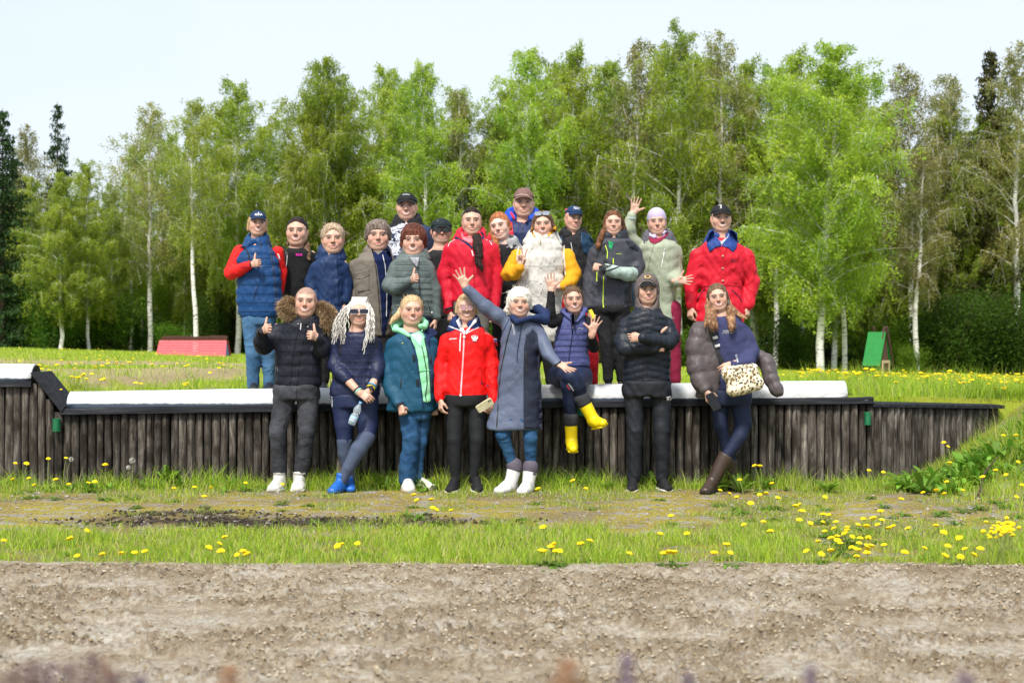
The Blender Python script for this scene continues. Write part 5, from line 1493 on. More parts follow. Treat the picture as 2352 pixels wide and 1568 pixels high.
p.hair(H_ash, ears=True, cut=.082, thick=.016, groove=.003, extra=[p.o_ell(p.T(.0, .075, .095), (.045, .045, .035), k=.02)])
r = np.random.default_rng(3)
def frizz(p, n, seed, z0=.0, ln=.035, rr=1.0):
    r = np.random.default_rng(seed); out = []
    for i in range(n):
        a = r.uniform(0, 2*np.pi); e = r.uniform(-.2, 1.2)
        d = np.array([math.cos(a)*math.cos(e), math.sin(a)*math.cos(e)*.9+.1, math.sin(e)])
        if d[1] < -.35 and d[2] < .75: continue
        q = p.T(d[0]*.085*rr, .02+d[1]*.098*rr, .034+d[2]*.094*rr); st = r.normal(0, 1, 3)
        out.append([q, q+(d*.5+st*.35)*ln*.6, q+(d*.8+st*.6+np.array([0, 0, -.4]))*ln])
    return out
p.strands(H_ash, frizz(p, 150, 1), .0018)
p.bvh(); p.strip('zip_flap', [(800, 560), (808, 700), (812, 860)], .030, M3, th=.01); p.strip('seam', [(700, 860), (860, 868)], .012, M3)

# ---- 4. woman in the open taupe jacket over a navy fleece
p = Person(C2, 12.85, (270, UP), 'short haired woman in an open taupe jacket over a navy fleece')
p.head(300, 288, 498, yaw=6, smile=1, fat=1.08, neck=p.L(295, 530), brow=(.12, .08, .06), blush=.6)
armA = [(135, 590, 54, .0), (92, 720, 50, .04), (128, 860, 46, -.03)]; armB = [(410, 590, 48, .04), (432, 740, 44, .08), (400, 860, 40, .06)]
M4 = mat('fab', (.155, .135, .11), .75, .25, .010); M4n = mat('fab', (.008, .015, .055), .9, .1, .006)
legs = p.stdlegs(240, 330, 1040, 76, 52, 42)
p.top(M4, [(500, 215, 380), (525, 170, 410), (560, 118, 432), (620, 118, 430), (720, 125, 420), (860, 140, 410), (1000, 165, 405), (1090, 200, 400)], [armA, armB], depth=.85, wr=(.005, 12, 5))
p.ring(p.L(292, 500, .03), .088, .085, .030, M4, 'collar', gap=.65, rise=.04, back=1.5)
p.trousers(M_black, [(1000, 180, 400), (1110, 200, 390)], legs, vx=.02); p.stdshoes(legs, M_darkshoe, M_dsole)
p.hand(p.L(135, 875), (0, -.1, -1), (1, 0, 0), 1); p.hand(p.L(398, 870), (0, -.1, -1), (-1, 0, 0), -1)
p.inner([armA, armB], legs)
p.hair(H_grey, cut=.048, thick=.019, side=.012, groove=.003, extra=[p.o_ell(p.T(-.02, -.045, .082), (.050, .035, .018), k=.012)]); p.strands(H_grey, frizz(p, 90, 4, ln=.022), .002)
p.bvh()
fl = p.patch('fleece', [(248, 468), (300, 520), (372, 462), (398, 540), (405, 700), (400, 860), (372, 960), (345, 1092), (330, 1080), (322, 900), (308, 720), (292, 600)], M4n, .006, .012)
p.strip('zip', [(332, 520), (350, 600), (362, 760), (358, 950)], .006, M_silver, raise_=.010, parent=fl); p.strip('jacket_zip', [(262, 490), (286, 620), (300, 760), (318, 1000), (332, 1085)], .008, M_zip)
p.patch('pocket_flap', [(142, 645), (235, 620), (240, 665), (190, 690), (150, 690)], M4, .005, .01); p.patch('pocket', [(150, 700), (236, 672), (240, 765), (160, 785)], M4, .004, .008)

# ---- 5. tall man in the black cap and patterned hoodie
p = Person(C2, 13.45, (510, UP), 'tall man in black cap and hoodie with white splashed pattern')
p.head(500, 98, 286, smile=2, neck=p.L(500, 320), fat=1.06, stubble=.35, brow=(.05, .03, .03))
armA = [(395, 360, 50, .03), (375, 500, 46, .06), (385, 640, 38, .04)]; armB = [(640, 350, 50, .0), (668, 500, 46, .03), (655, 640, 38, .0)]
t = NT('splashed_print'); n1 = t.noise(17, 5, .75, dist=1.2, stretch=(1, 1, 1.3)); sx = t.new('ShaderNodeSeparateXYZ'); t.link(t.coord('Object'), sx.inputs[0])
k_ = t.math('GREATER_THAN', n1, .50); M5 = t.bsdf(t.mix(t.math('MULTIPLY', k_, t.ramp(t.math('ADD', sx.outputs[0], .5), [(.60, 1), (.64, .0)])), (.03, .04, .085), (.66, .68, .74)), .8, .2, bump=t.noise(9, 3, dist=1), bstr=1, bdist=.01)
legs = p.stdlegs(460, 560, 760, 72, 52, 42)
p.top(M5, [(300, 440, 560), (316, 405, 612), (345, 368, 652), (420, 362, 668), (520, 372, 672), (650, 385, 660), (760, 390, 655)], [armA, armB])
p.ring(p.L(505, 290, .03), .095, .085, .036, M_black, 'hood', gap=.35, rise=.05, back=1.5)
p.trousers(M_black, [(740, 400, 640), (800, 410, 630)], legs, vx=.02); p.stdshoes(legs, M_darkshoe, M_dsole)
p.hand(p.L(385, 655), (0, -.1, -1), (1, 0, 0), 1); p.hand(p.L(655, 655), (0, -.1, -1), (-1, 0, 0), -1)
p.inner([armA, armB], legs)
p.hair(H_dark, cut=.04, thick=.004); p.cap(mat('fab', (.010, .010, .012)), .068, low=.036); p.bvh()
p.strip('cap_emblem', [(470, 104), (480, 98), (488, 103), (497, 96), (506, 103), (514, 99), (520, 105)], .004, M_lett, step=3)
p.strip('drawcord', [(482, 318), (484, 350)], .010, M_lett)

# ---- 6. short auburn hair, grey green puffer, thumb up
p = Person(C2, 12.4, (545, UP), 'woman with short auburn hair in grey green puffer jacket, thumb up')
p.head(546, 318, 538, smile=2, neck=p.L(545, 572), fat=1.0, brow=(.16, .06, .04), blush=.4)
armA = [(415, 605, 50, .0), (378, 738, 48, -.02), (430, 752, 44, -.12), (520, 704, 34, -.20)]; armB = [(655, 600, 48, .0), (690, 760, 44, .03), (705, 950, 34, .0)]
M6 = mat('nyl', (.098, .125, .120), .36, .006); M6d = mat('nyl', (.03, .038, .04))
legs = p.stdlegs(490, 600, 960, 76, 54, 42)
p.top(M6, [(515, 462, 620), (535, 425, 645), (570, 392, 672), (640, 388, 680), (720, 396, 682), (820, 398, 690), (958, 398, 692)], [armA, armB], quilt=(.058, .006), aq=(.058, .006), name='puffer', vx=.0105, wr=(.0015, 20, 2))
p.ring(p.L(550, 510, .03), .085, .080, .030, M6, 'collar', gap=.55, rise=.05, back=1.5)
p.trousers(mat('fab', (.008, .014, .045)), [(930, 410, 680), (1010, 425, 665)], legs, vx=.016); p.stdshoes(legs, M_darkshoe, M_dsole)
p.hand(p.L(533, 695, -.21), (.35, -.85, .15), (.9, .35, 0), 1, 'thumb'); p.hand(p.L(702, 965, .0), (-.05, -.15, -1), (-1, .1, 0), -1)
p.inner([armA, armB], legs)
p.hair(H_red, cut=.040, thick=.021, side=.028, groove=.003, extra=[p.o_ell(p.T(.0, -.058, .068), (.062, .034, .022), k=.012)]); p.strands(H_red, frizz(p, 90, 6, ln=.02), .002)
p.bvh(); p.seams([(560, 410, 655), (700, 405, 675), (958, 402, 688)], 590, 950, 42, mat('pl', (.035, .045, .043), .7))
p.patch('knit_shirt', [(508, 540), (588, 538), (574, 606), (566, 606)], plain('grey_knit', (.28, .28, .31), .9, .1, .5, 90), .004, .006)
p.strip('zip', [(576, 606), (584, 680), (594, 800), (604, 955)], .012, M6d); p.strip('pocket_zip', [(640, 830), (670, 930)], .007, M6d); p.strip('collar_edge', [(512, 535), (575, 620)], .010, M6d); p.strip('collar_edge', [(590, 530), (580, 620)], .010, M6d)
p.patch('label_tag', [(672, 915), (680, 918), (678, 932), (670, 930)], M_lett, th=.002)

# ---- 7. woman in the black cap and sunglasses
p = Person(C2, 13.25, (740, UP), 'woman in black cap and dark sunglasses, half hidden behind the crimson jacket')
p.head(742, 276, 446, yaw=6, smile=1, neck=p.L(735, 490), fat=1.2, blush=.7, wide=1.02)
armA = [(650, 540, 50, .0), (640, 680, 46, .02), (690, 760, 32, -.05)]; armB = [(830, 540, 50, .0), (850, 700, 46, .03), (840, 840, 34, .0)]
legs = p.stdlegs(690, 790, 900, 80, 56, 44)
p.top(M_black, [(488, 680, 800), (505, 640, 835), (540, 620, 860), (700, 635, 850), (860, 640, 850), (960, 645, 845)], [armA, armB], name='jacket')
p.trousers(M_black, [(930, 650, 840), (1000, 660, 830)], legs, vx=.02); p.stdshoes(legs, M_darkshoe, M_dsole)
p.hand(p.L(702, 752, -.06), (.3, -.5, -.8), (.5, .6, 0), 1, 'fist'); p.hand(p.L(840, 850), (0, -.1, -1), (-1, 0, 0), -1)
p.inner([armA, armB], legs)
p.hair(H_dark, cut=.04, thick=.004); p.cap(mat('fab', (.010, .018, .020)), .062, low=.034)
p.glasses('square', w=.027, h=.021, cz=.010); p.bvh()
p.strip('bag_strap', [(660, 556), (700, 530), (735, 512)], .02, M_zip); p.patch('cap_badge', [(705, 282), (713, 276), (722, 279), (724, 290), (715, 296), (706, 292)], mat('pl', (.03, .05, .05), .5), th=.003)

# ---- 8. woman in the red jacket with the long dark ponytail
p = Person(C3, 12.55, (255, UP), 'woman with long dark ponytail in a plain crimson jacket and pink roll neck')
p.head(256, 196, 388, yaw=4, smile=1, neck=p.L(250, 425), fat=.97, brow=(.03, .02, .02), lips=(.55, .13, .14))
armA = [(95, 470, 50, .0), (62, 650, 46, .03), (92, 900, 34, -.03)]; armB = [(405, 470, 50, .0), (436, 650, 44, .03), (420, 880, 34, .0)]
M8 = mat('fab', (.56, .008, .028), .6, .3, .007); M8n = mat('fab', (.008, .018, .06))
legs = p.stdlegs(200, 310, 900, 76, 56, 46)
p.top(M8, [(400, 180, 335), (420, 120, 375), (450, 72, 425), (520, 78, 420), (620, 100, 408), (740, 108, 402), (850, 115, 398)], [armA, armB], wr=(.005, 10, 8))
p.ring(p.L(250, 385, .04), .098, .095, .032, M8, 'hood', gap=.5, rise=.05, back=1.7)
p.trousers(mat('fab', (.12, .115, .10)), [(830, 122, 395), (930, 130, 385)], legs, vx=.016); p.stdshoes(legs, M_darkshoe, M_dsole)
p.hand(p.L(98, 915, -.03), (.1, -.25, -1), (.8, .5, 0), 1, 'relaxed'); p.hand(p.L(418, 895), (0, -.1, -1), (-1, 0, 0), -1)
p.inner([armA, armB], legs)
p.hair(H_dark, cut=.082, thick=.008, ears=True)
p.field('ponytail', [p.o_seg(p.L(285, 340, .05), p.L(294, 400, -.08), .030, .038, fl=.7), p.o_seg(p.L(294, 400, -.08), p.L(298, 450, -.14), .038, .042, fl=.6), p.o_seg(p.L(298, 450, -.14), p.L(302, 530, -.165), .042, .034, fl=.6), p.o_seg(p.L(302, 530, -.165), p.L(318, 600, -.17), .032, .020, fl=.6), p.o_seg(p.L(318, 600, -.17), p.L(330, 662, -.17), .018, .005, fl=.6), p.o_seg(p.L(300, 500, -.165), p.L(285, 600, -.17), .022, .005, fl=.6)], .008, H_dark, wr=(.004, 34, 2), garment=False)
p.bvh()
p.patch('roll_neck', [(186, 352), (200, 395), (262, 395), (262, 440), (240, 440), (205, 420), (182, 398)], mat('fab', (.55, .17, .20)), .004, .008, default=-.09)
p.strip('collar_lining', [(140, 398), (190, 425), (236, 450), (258, 475)], .020, M8n); p.strip('collar_lining', [(318, 360), (334, 385), (330, 410)], .022, M8n)
p.strip('zip', [(262, 470), (268, 600), (275, 740), (280, 845)], .006, mat('fab', (.30, .005, .02))); p.strip('zip_pull', [(256, 490), (266, 528)], .010, M_lett)
p.strip('piping', [(90, 462), (105, 432), (140, 415)], .005, M_lett); p.strip('piping', [(338, 408), (380, 425), (396, 450)], .005, M_lett)
p.strip('cuff', [(68, 905), (95, 895), (122, 888)], .02, M_black); p.strip('cuff', [(392, 872), (420, 885), (445, 895)], .02, M_black)

# ---- 9. ginger girl
p = Person(C3, 12.9, (480, UP), 'ginger haired girl with tilted head, black jacket and grey hood')
p.head(452, 232, 422, yaw=-14, roll=-12, smile=1, neck=p.L(482, 455), fat=.96, brow=(.25, .11, .06), blush=.3)
p.skin = np.array((.66, .44, .36))
armA = [(420, 520, 46, .03), (418, 650, 42, .05), (440, 780, 34, .03)]; armB = [(562, 520, 42, .03), (580, 640, 40, .06), (560, 780, 34, .03)]
legs = p.stdlegs(455, 535, 860, 68, 48, 38)
p.top(M_black, [(448, 430, 560), (470, 408, 580), (520, 412, 585), (650, 425, 575), (800, 430, 570), (900, 430, 570)], [armA, armB])
p.ring(p.L(492, 425, .03), .090, .078, .032, mat('fab', (.30, .31, .31)), 'hood', gap=.4, rise=.03, back=1.4, tilt=-.01)
p.trousers(M_black, [(880, 432, 568), (960, 440, 560)], legs, vx=.02); p.stdshoes(legs, M_darkshoe, M_dsole)
p.hand(p.L(440, 792), (0, -.1, -1), (1, 0, 0), 1); p.hand(p.L(560, 792), (0, -.1, -1), (-1, 0, 0), -1)
p.inner([armA, armB], legs)
p.hair(H_ginger, cut=.078, thick=.013, side=.03, groove=.0025, locks=[[(p.L(400, 330, .0), .026), (p.L(405, 380, -.02), .024), (p.L(425, 440, -.08), .026), (p.L(438, 500, -.10), .022), (p.L(452, 560, -.10), .008)]])
p.bvh(); p.strip('hood_edge', [(540, 400), (545, 440), (500, 470)], .012, mat('fab', (.30, .31, .31))); p.strip('bag_strap', [(520, 480), (548, 462), (565, 452)], .018, M_zip); p.strip('buckle', [(524, 470), (540, 462)], .022, M_silver, raise_=.008)

# ---- 10. tall man in the brown cap
p = Person(C3, 13.35, (600, UP), 'tall older man in a brown cap and red and blue hooded jacket')
p.head(618, 70, 266, smile=1, neck=p.L(610, 310), fat=1.02, brow=(.14, .10, .08), blush=.5, stubble=.15)
armA = [(420, 400, 54, .03), (395, 540, 50, .05), (410, 700, 40, .02)]; armB = [(760, 400, 54, .05), (790, 540, 50, .08), (775, 700, 40, .05)]
M10 = mat('nyl', (.010, .022, .085), .45); M10r = mat('nyl', (.60, .012, .03), .5); M10b = mat('nyl', (.008, .06, .46), .5)
legs = p.stdlegs(540, 670, 780, 78, 56, 46)
p.sleeve(armA, M10r); p.sleeve(armB, M10r)
p.top(M10r, [(300, 520, 700), (330, 420, 760), (370, 378, 790), (450, 385, 785), (600, 420, 760), (760, 440, 750)], name='jacket')
p.ring(p.L(608, 275, .04), .125, .10, .040, M10b, 'hood', gap=.75, rise=.08, back=1.6)
p.trousers(M_black, [(740, 450, 740), (820, 460, 730)], legs, vx=.02); p.stdshoes(legs, M_darkshoe, M_dsole)
p.hand(p.L(410, 715), (0, -.1, -1), (1, 0, 0), 1); p.hand(p.L(775, 715), (0, -.1, -1), (-1, 0, 0), -1)
p.inner([armA, armB], legs)
p.hair(H_grey, cut=.04, thick=.004); p.cap(mat('fab', (.17, .095, .080)), .072, low=.038, height=1.06); p.bvh()
vz = p.patch('vest', [(535, 262), (575, 290), (620, 300), (668, 262), (700, 300), (712, 420), (700, 640), (560, 640), (555, 420), (540, 330)], M10, .008, .012, default=-.13)
p.strip('vest_zip', [(605, 292), (608, 400), (610, 500)], .008, M_zip, raise_=.016); p.strip('white_stripe', [(562, 352), (570, 420)], .006, M_lett, raise_=.005)
p.patch('hood_lining', [(524, 215), (545, 235), (556, 262), (560, 290), (540, 262), (527, 240)], M10r, .006, .01)
p.strip('cap_stitch', [(560, 110), (600, 99), (650, 106), (684, 128)], .005, mat('pl', (.62, .50, .45)))

# ---- 11. white vest, mustard sleeves, victory sign
p = Person(C3, 12.5, (745, UP), 'woman in long white quilted vest and mustard sleeves making a victory sign')
p.head(752, 224, 408, yaw=-3, roll=-3, smile=2, neck=p.L(748, 445), fat=1.05, brow=(.12, .07, .05), blush=.45)
M11 = mat('nyl', (.55, .53, .48), .5, .010); M11m = mat('fab', (.66, .30, .012), .8, .2, .008)
armA = [(572, 530, 50, .0), (512, 655, 50, -.03), (548, 650, 46, -.12), (592, 606, 34, -.19)]; armB = [(920, 530, 54, .0), (962, 650, 52, -.02), (940, 712, 44, -.10), (888, 738, 32, -.16)]
legs = p.stdlegs(690, 800, 1080, 74, 52, 42)
p.sleeve(armA, M11m, wr=(.006, 14, 3)); p.sleeve(armB, M11m, wr=(.006, 14, 6))
p.top(M11, [(415, 665, 838), (432, 620, 870), (470, 585, 900), (540, 578, 905), (650, 570, 900), (760, 570, 895), (860, 590, 888), (960, 612, 885), (1060, 622, 880), (1130, 625, 878)], depth=.6, quilt=(.20, .009), name='vest', vx=.0115, wr=(.0045, 11, 11))
p.ring(p.L(750, 400, .03), .098, .088, .040, M11, 'hood', gap=.25, rise=.05, back=1.5, wr=(.004, 16, 2))
p.trousers(M_black, [(1080, 632, 868), (1130, 640, 860)], legs, vx=.02); p.stdshoes(legs, M_darkshoe, M_dsole)
p.hand(p.L(598, 592, -.20), (.08, -.05, 1), (.15, -1, 0), 1, 'victory'); p.hand(p.L(880, 738, -.17), (-1, -.1, .1), (-.1, .8, -.5), -1, 'grip')
p.inner([armA, armB], legs)
p.hair(H_brown, cut=.078, thick=.013, side=.07, groove=.003, locks=[[(p.T(-.080, .0, .01), .016), (p.T(-.092, -.02, -.05), .014), (p.T(-.088, -.03, -.10), .008)], [(p.T(.080, .0, .01), .018), (p.T(.096, -.01, -.05), .016), (p.T(.096, -.03, -.11), .007)]])
p.glasses('square', frame=(.35, .35, .38), lens=(.30, .34, .42), lift=.088, w=.028, h=.016, y0=-.078, fr=.0016)
p.bvh(); p.seams([(540, 580, 902), (760, 575, 892), (960, 615, 882), (1120, 628, 876)], 600, 1110, 105, mat('pl', (.33, .32, .29), .7))
p.patch('hood_lining', [(668, 340), (676, 330), (690, 378), (700, 392), (690, 396), (676, 372)], M11m, .004, .01, default=-.08); p.patch('hood_lining', [(812, 350), (842, 318), (846, 338), (826, 366), (790, 392), (784, 386)], M11m, .004, .01, default=-.08)
p.strip('zip', [(732, 405), (734, 520), (738, 700), (742, 900), (744, 1100)], .034, M11, th=.012); p.strip('zip_teeth', [(733, 405), (735, 450)], .008, mat('pl', (.30, .24, .12)), raise_=.010)
p.strip('drawcord', [(672, 430), (682, 470), (650, 512)], .006, M11); p.strip('drawcord', [(800, 430), (812, 500), (836, 570), (846, 640)], .006, M11)
p.patch('pocket', [(630, 690), (648, 686), (650, 740), (640, 752), (632, 740)], M11, .004, .008); p.strip('armhole_seam', [(900, 455), (898, 520), (905, 600), (908, 660)], .010, M11); p.strip('armhole_seam', [(585, 460), (576, 500), (570, 560)], .010, M11)
for y in (604, 716, 780, 868): p.patch('snap', [(733, y-4), (741, y-4), (741, y+4), (733, y+4)], M_silver, .014, .004)

# ---- 12. young person in the navy cap behind
p = Person(C4, 13.2, (270, UP-.02), 'young person in navy cap with white lettering and black hoodie, behind the white vest')
p.head(268, 190, 360, yaw=16, roll=6, smile=1, neck=p.L(262, 395), fat=.96, brow=(.3, .2, .12), blush=.7)
armA = [(185, 460, 48, .03), (170, 600, 44, .05), (190, 740, 34, .02)]; armB = [(378, 450, 48, .03), (390, 600, 44, .05), (375, 740, 34, .02)]
legs = p.stdlegs(240, 390, 860, 66, 52, 46)
M12 = mat('nyl', (.008, .035, .075))
p.top(M_black, [(385, 205, 345), (405, 178, 375), (440, 162, 402), (560, 172, 398), (720, 190, 380), (860, 195, 385)], [armA, armB], wr=(.005, 12, 3))
p.ring(p.L(268, 378, .03), .100, .085, .036, M_black, 'hood', gap=.4, rise=.03, back=1.5)
p.trousers(mat('fab', (.45, .008, .02)), [(830, 198, 410), (900, 202, 425)], legs, vx=.016); p.stdshoes(legs, M_darkshoe, M_dsole)
p.hand(p.L(190, 752), (0, -.1, -1), (1, 0, 0), 1); p.hand(p.L(375, 752), (0, -.1, -1), (-1, 0, 0), -1)
p.inner([armA, armB], legs)
p.hair(H_brown, cut=.04, thick=.005); p.cap(mat('fab', (.008, .028, .085)), .068, low=.038); p.bvh()
p.patch('teal_edge', [(322, 362), (380, 378), (408, 420), (400, 470), (362, 520), (338, 500), (318, 430)], M12, .005, .01); p.patch('teal_edge', [(160, 398), (185, 390), (196, 430), (172, 436)], M12, .005, .01)
p.text('КОМАНДА\nПАРНАС', 292, 196, 17, M_lett, bold=.01, name='cap_lettering', width=48, rotz=-6); p.patch('cap_emblem', [(208, 206), (222, 198), (226, 204), (216, 212), (214, 222), (209, 216)], mat('pl', (.6, .1, .15)), th=.002); p.strip('zip', [(250, 435), (262, 500)], .006, M_silver)

# ---- 13. woman with the arm sling
p = Person(C4, 12.5, (540, UP), 'woman with long reddish hair and pale green arm sling over charcoal jacket')
p.head(546, 218, 388, yaw=-2, smile=1, neck=p.L(548, 420), fat=1.0, brow=(.18, .08, .05), blush=.35, lips=(.55, .2, .18))
M13 = mat('nyl', (.045, .048, .060), .5, .008); M13d = mat('nyl', (.016, .018, .025), .5, .008); M13s = mat('nyl', (.33, .42, .37), .6, .008); M_lime = mat('pl', (.55, .75, .03), .5)
armA = [(410, 500, 46, .02), (372, 690, 42, .04), (362, 890, 34, .0)]; armB = [(705, 500, 48, .0), (718, 600, 50, .0), (700, 650, 46, -.06), (600, 650, 44, -.16), (480, 628, 30, -.20)]
legs = [[(465, 880, 72, .0), (498, 1130, 50, -.02), (512, 1385, 36, .0)], [(590, 880, 72, .0), (588, 1130, 50, .0), (600, 1385, 36, .03)]]
p.top(M13, [(402, 478, 628), (425, 430, 690), (455, 402, 722), (520, 406, 712), (600, 412, 700), (700, 402, 682), (800, 385, 675), (895, 362, 668)], [armA, armB[:3]], depth=.55, wr=(.005, 12, 9))
p.ring(p.L(548, 392, .03), .088, .085, .034, M13d, 'hood', gap=.5, rise=.05, back=1.7)
p.trousers(M_black, [(870, 385, 662), (930, 392, 655)], legs)
for l in legs:
    a = p.L(l[-1][0], 1400, l[-1][3]); p.shoe(np.array([a[0], a[1], .10]), (-.1, -1, 0), M_darkshoe, floor=0, sole=M_dsole)
sl = p.field('arm_sling', p.arm([(700, 652, 50, -.04), (640, 655, 48, -.14), (560, 640, 42, -.20), (495, 622, 38, -.22)]), .0105, M13s, wr=(.003, 12, 2))
p.hand(p.L(372, 898, .0), (.2, -.25, -1), (.8, .4, 0), 1, 'grip'); p.hand(p.L(476, 622, -.21), (-.8, -.1, .25), (-.1, .9, -.3), -1, 'fist')
p.inner([armA, armB], legs)
p.hair(H_aub, cut=.080, thick=.012, side=.07, groove=.0025, locks=[[(p.L(500, 310, .0), .018), (p.L(478, 360, -.02), .024), (p.L(455, 410, -.08), .026), (p.L(440, 455, -.10), .020), (p.L(430, 490, -.10), .005)], [(p.L(612, 290, .02), .020), (p.L(622, 345, .03), .018), (p.L(618, 390, .05), .012)]])
p.bvh()
for a, b in (((488, 612), (548, 588)), ((492, 636), (590, 604))): p.strip('sling_band', [a, b], .012, M_zip)
p.strip('sling_strap', [(470, 410), (478, 480), (490, 560), (492, 600)], .038, M_zip); p.strip('sling_strap', [(640, 598), (700, 608), (725, 604)], .012, M_zip); p.strip('sling_band', [(528, 684), (640, 712), (720, 706)], .010, M_zip)
p.patch('sling_cuff', [(446, 596), (482, 590), (496, 610), (488, 652), (468, 662), (446, 650)], M_zip, .006, .01)
p.strip('lime_zip', [(478, 672), (476, 760), (474, 850), (478, 888)], .007, M_lime); p.strip('lime_zip', [(490, 455), (506, 500), (502, 548)], .006, M_lime); p.strip('pocket_zip', [(432, 640), (430, 705)], .008, M_lime); p.strip('chest_pocket', [(546, 545), (546, 585)], .008, M_lime)
p.patch('checked_shirt', [(512, 425), (548, 432), (534, 490), (516, 470)], plain('green_check', (.03, .30, .12), .8, .2, .7, 70), .004, .006)
p.text('outdoor', 584, 513, 9, M_lime, name='jacket_lettering', width=38)
p.patch('side_panel', [(628, 760), (672, 720), (676, 890), (626, 893)], M13d, .003, .006); p.patch('shoulder_panel', [(632, 420), (690, 432), (722, 480), (716, 498), (660, 470)], M13d, .004, .006)

# ---- 14. lavender beanie, waving
p = Person(C4, 12.9, (880, UP-.02), 'girl in lavender beanie and sage green coat, one hand waving high')
p.head(850, 208, 388, yaw=-4, roll=-3, smile=1, neck=p.L(852, 420), fat=1.0, brow=(.10, .06, .05), blush=.35)
M14 = mat('fab', (.31, .345, .25), .6, .3, .008); M14g = mat('fab', (.10, .095, .115)); M14m = mat('fab', (.22, .012, .045))
armA = [(745, 470, 48, .02), (668, 415, 46, .0), (655, 340, 42, -.03), (676, 248, 34, -.05)]; armB = [(990, 490, 48, .0), (985, 640, 46, .0), (985, 705, 40, -.14), (988, 708, 34, -.17)]
legs = [[(840, 900, 70, .0), (850, 1130, 56, .0), (860, 1390, 50, .0)], [(950, 900, 72, .0), (962, 1130, 54, .0), (975, 1390, 46, .02)]]
p.top(M14, [(410, 780, 930), (432, 745, 985), (465, 728, 1015), (540, 735, 1010), (640, 742, 1000), (740, 752, 985), (850, 770, 970), (960, 765, 972), (1040, 762, 975)], [armA, armB], depth=.85, wr=(.006, 11, 4))
p.ring(p.L(862, 405, .03), .10, .092, .036, M14g, 'hood', gap=.55, rise=.05, back=1.6, wr=(.004, 20, 4))
p.trousers(M14m, [(1000, 780, 985), (1060, 785, 990)], legs, vx=.016); p.stdshoes(legs, M_darkshoe, M_dsole)
p.hand(p.L(684, 238, -.05), (.20, -.05, 1), (.1, -1, 0), 1, 'open', .185); p.hand(p.L(985, 702, -.19), (1, -.25, .03), (.1, -.9, .2), -1, 'open', .18)
p.inner([armA, armB], legs)
c, Rm, u, _ = p.face
p.field('beanie', [p.o_ell(p.T(0, .016, .046), (.083*u, .099*u, .090*u), Rm=Rm), p.o_seg(p.T(0, .02, .045), p.T(0, .02, .03), .083*u, .086*u, u=Rm[:, 0], fl=1.12, m=.02, k=.01)], .007, mat('fab', (.46, .39, .54), .95, .1, .004), cut=[(p.T(0, -.09, .040), tuple(unit(Rm@np.array([0, -.55, -1.]))), .004)])
p.bvh()
p.patch('neck_scarf', [(800, 362), (812, 380), (880, 372), (905, 352), (925, 356), (892, 400), (830, 405), (797, 388)], mat('fab', (.50, .42, .60)), .004, .01, default=-.06)
p.patch('fleece_collar', [(792, 398), (830, 408), (890, 395), (936, 362), (930, 380), (880, 425), (832, 446), (800, 430)], M14m, .008, .01, default=-.10)
p.strip('placket', [(830, 450), (808, 520), (792, 600), (778, 700)], .006, mat('fab', (.22, .25, .18))); p.strip('drawcord', [(905, 480), (892, 550), (880, 608)], .006, M_lett)
p.patch('snap', [(900, 484), (908, 484), (908, 492), (900, 492)], M_silver, .01, .004); p.strip('hood_edge', [(768, 430), (800, 447), (836, 452)], .012, M14); p.strip('sleeve_seam', [(938, 500), (928, 560), (935, 620)], .008, mat('fab', (.30, .34, .25)))
p.strip('cuff_band', [(652, 262), (675, 268), (702, 262)], .016, mat('fab', (.35, .42, .42))); p.patch('blue_jacket_edge', [(684, 700), (702, 712), (700, 880), (680, 880), (676, 780)], mat('fab', (.06, .10, .15)), .004, .02, default=.02)

# ---- 15. man in the big red jacket
p = Person(C5, 12.85, (600, UP-.03), 'man with moustache and black cap in long red jacket with blue collar')
p.head(600, 110, 298, smile=2, neck=p.L(600, 335), fat=1.05, brow=(.16, .11, .09), blush=.45, moustache=(.12, .09, .08), stubble=.15)
M15 = mat('nyl', (.56, .008, .025), .5, .010); M15b = mat('nyl', (.015, .045, .20), .6, .008); M15d = mat('fab', (.02, .02, .06))
armA = [(425, 440, 56, .0), (402, 640, 54, .03), (386, 800, 40, -.02)]; armB = [(782, 440, 56, .0), (812, 640, 54, .03), (790, 795, 40, -.02)]
legs = p.stdlegs(540, 660, 940, 78, 56, 46)
p.top(M15, [(345, 520, 690), (362, 470, 735), (395, 430, 775), (470, 425, 778), (560, 445, 760), (660, 452, 748), (700, 448, 752), (800, 432, 762), (930, 428, 768)], [armA, armB], depth=.58, wr=(.007, 10, 6))
p.ring(p.L(602, 320, .03), .095, .085, .030, M15b, 'collar', gap=.5, rise=.04, back=1.5)
p.trousers(M15d, [(900, 445, 752), (980, 455, 740)], legs, vx=.018); p.stdshoes(legs, M_darkshoe, M_dsole)
p.hand(p.L(385, 812, -.02), (-.05, -.2, -1), (.7, .5, 0), 1, 'relaxed', .19); p.hand(p.L(785, 808, -.02), (-.02, -.2, -1), (-.7, .5, 0), -1, 'grip', .18)
p.inner([armA, armB], legs)
p.hair(H_grey, cut=.04, thick=.004); p.cap(mat('fab', (.010, .010, .012)), .068, low=.038); p.bvh()
p.patch('collar_flap', [(500, 318), (545, 275), (556, 310), (596, 360), (602, 392), (560, 400), (522, 432), (500, 385)], M15b, .008, .014, default=-.10); p.patch('collar_flap', [(660, 272), (712, 300), (716, 350), (708, 402), (684, 432), (650, 402), (606, 392), (622, 358), (655, 320)], M15b, .008, .014, default=-.10)
p.patch('checked_shirt', [(548, 298), (560, 330), (598, 358), (640, 330), (662, 294), (640, 350), (604, 384), (562, 345)], plain('checked_shirt', (.42, .45, .52), .8, .2, .5, 60), .003, .006, default=-.09)
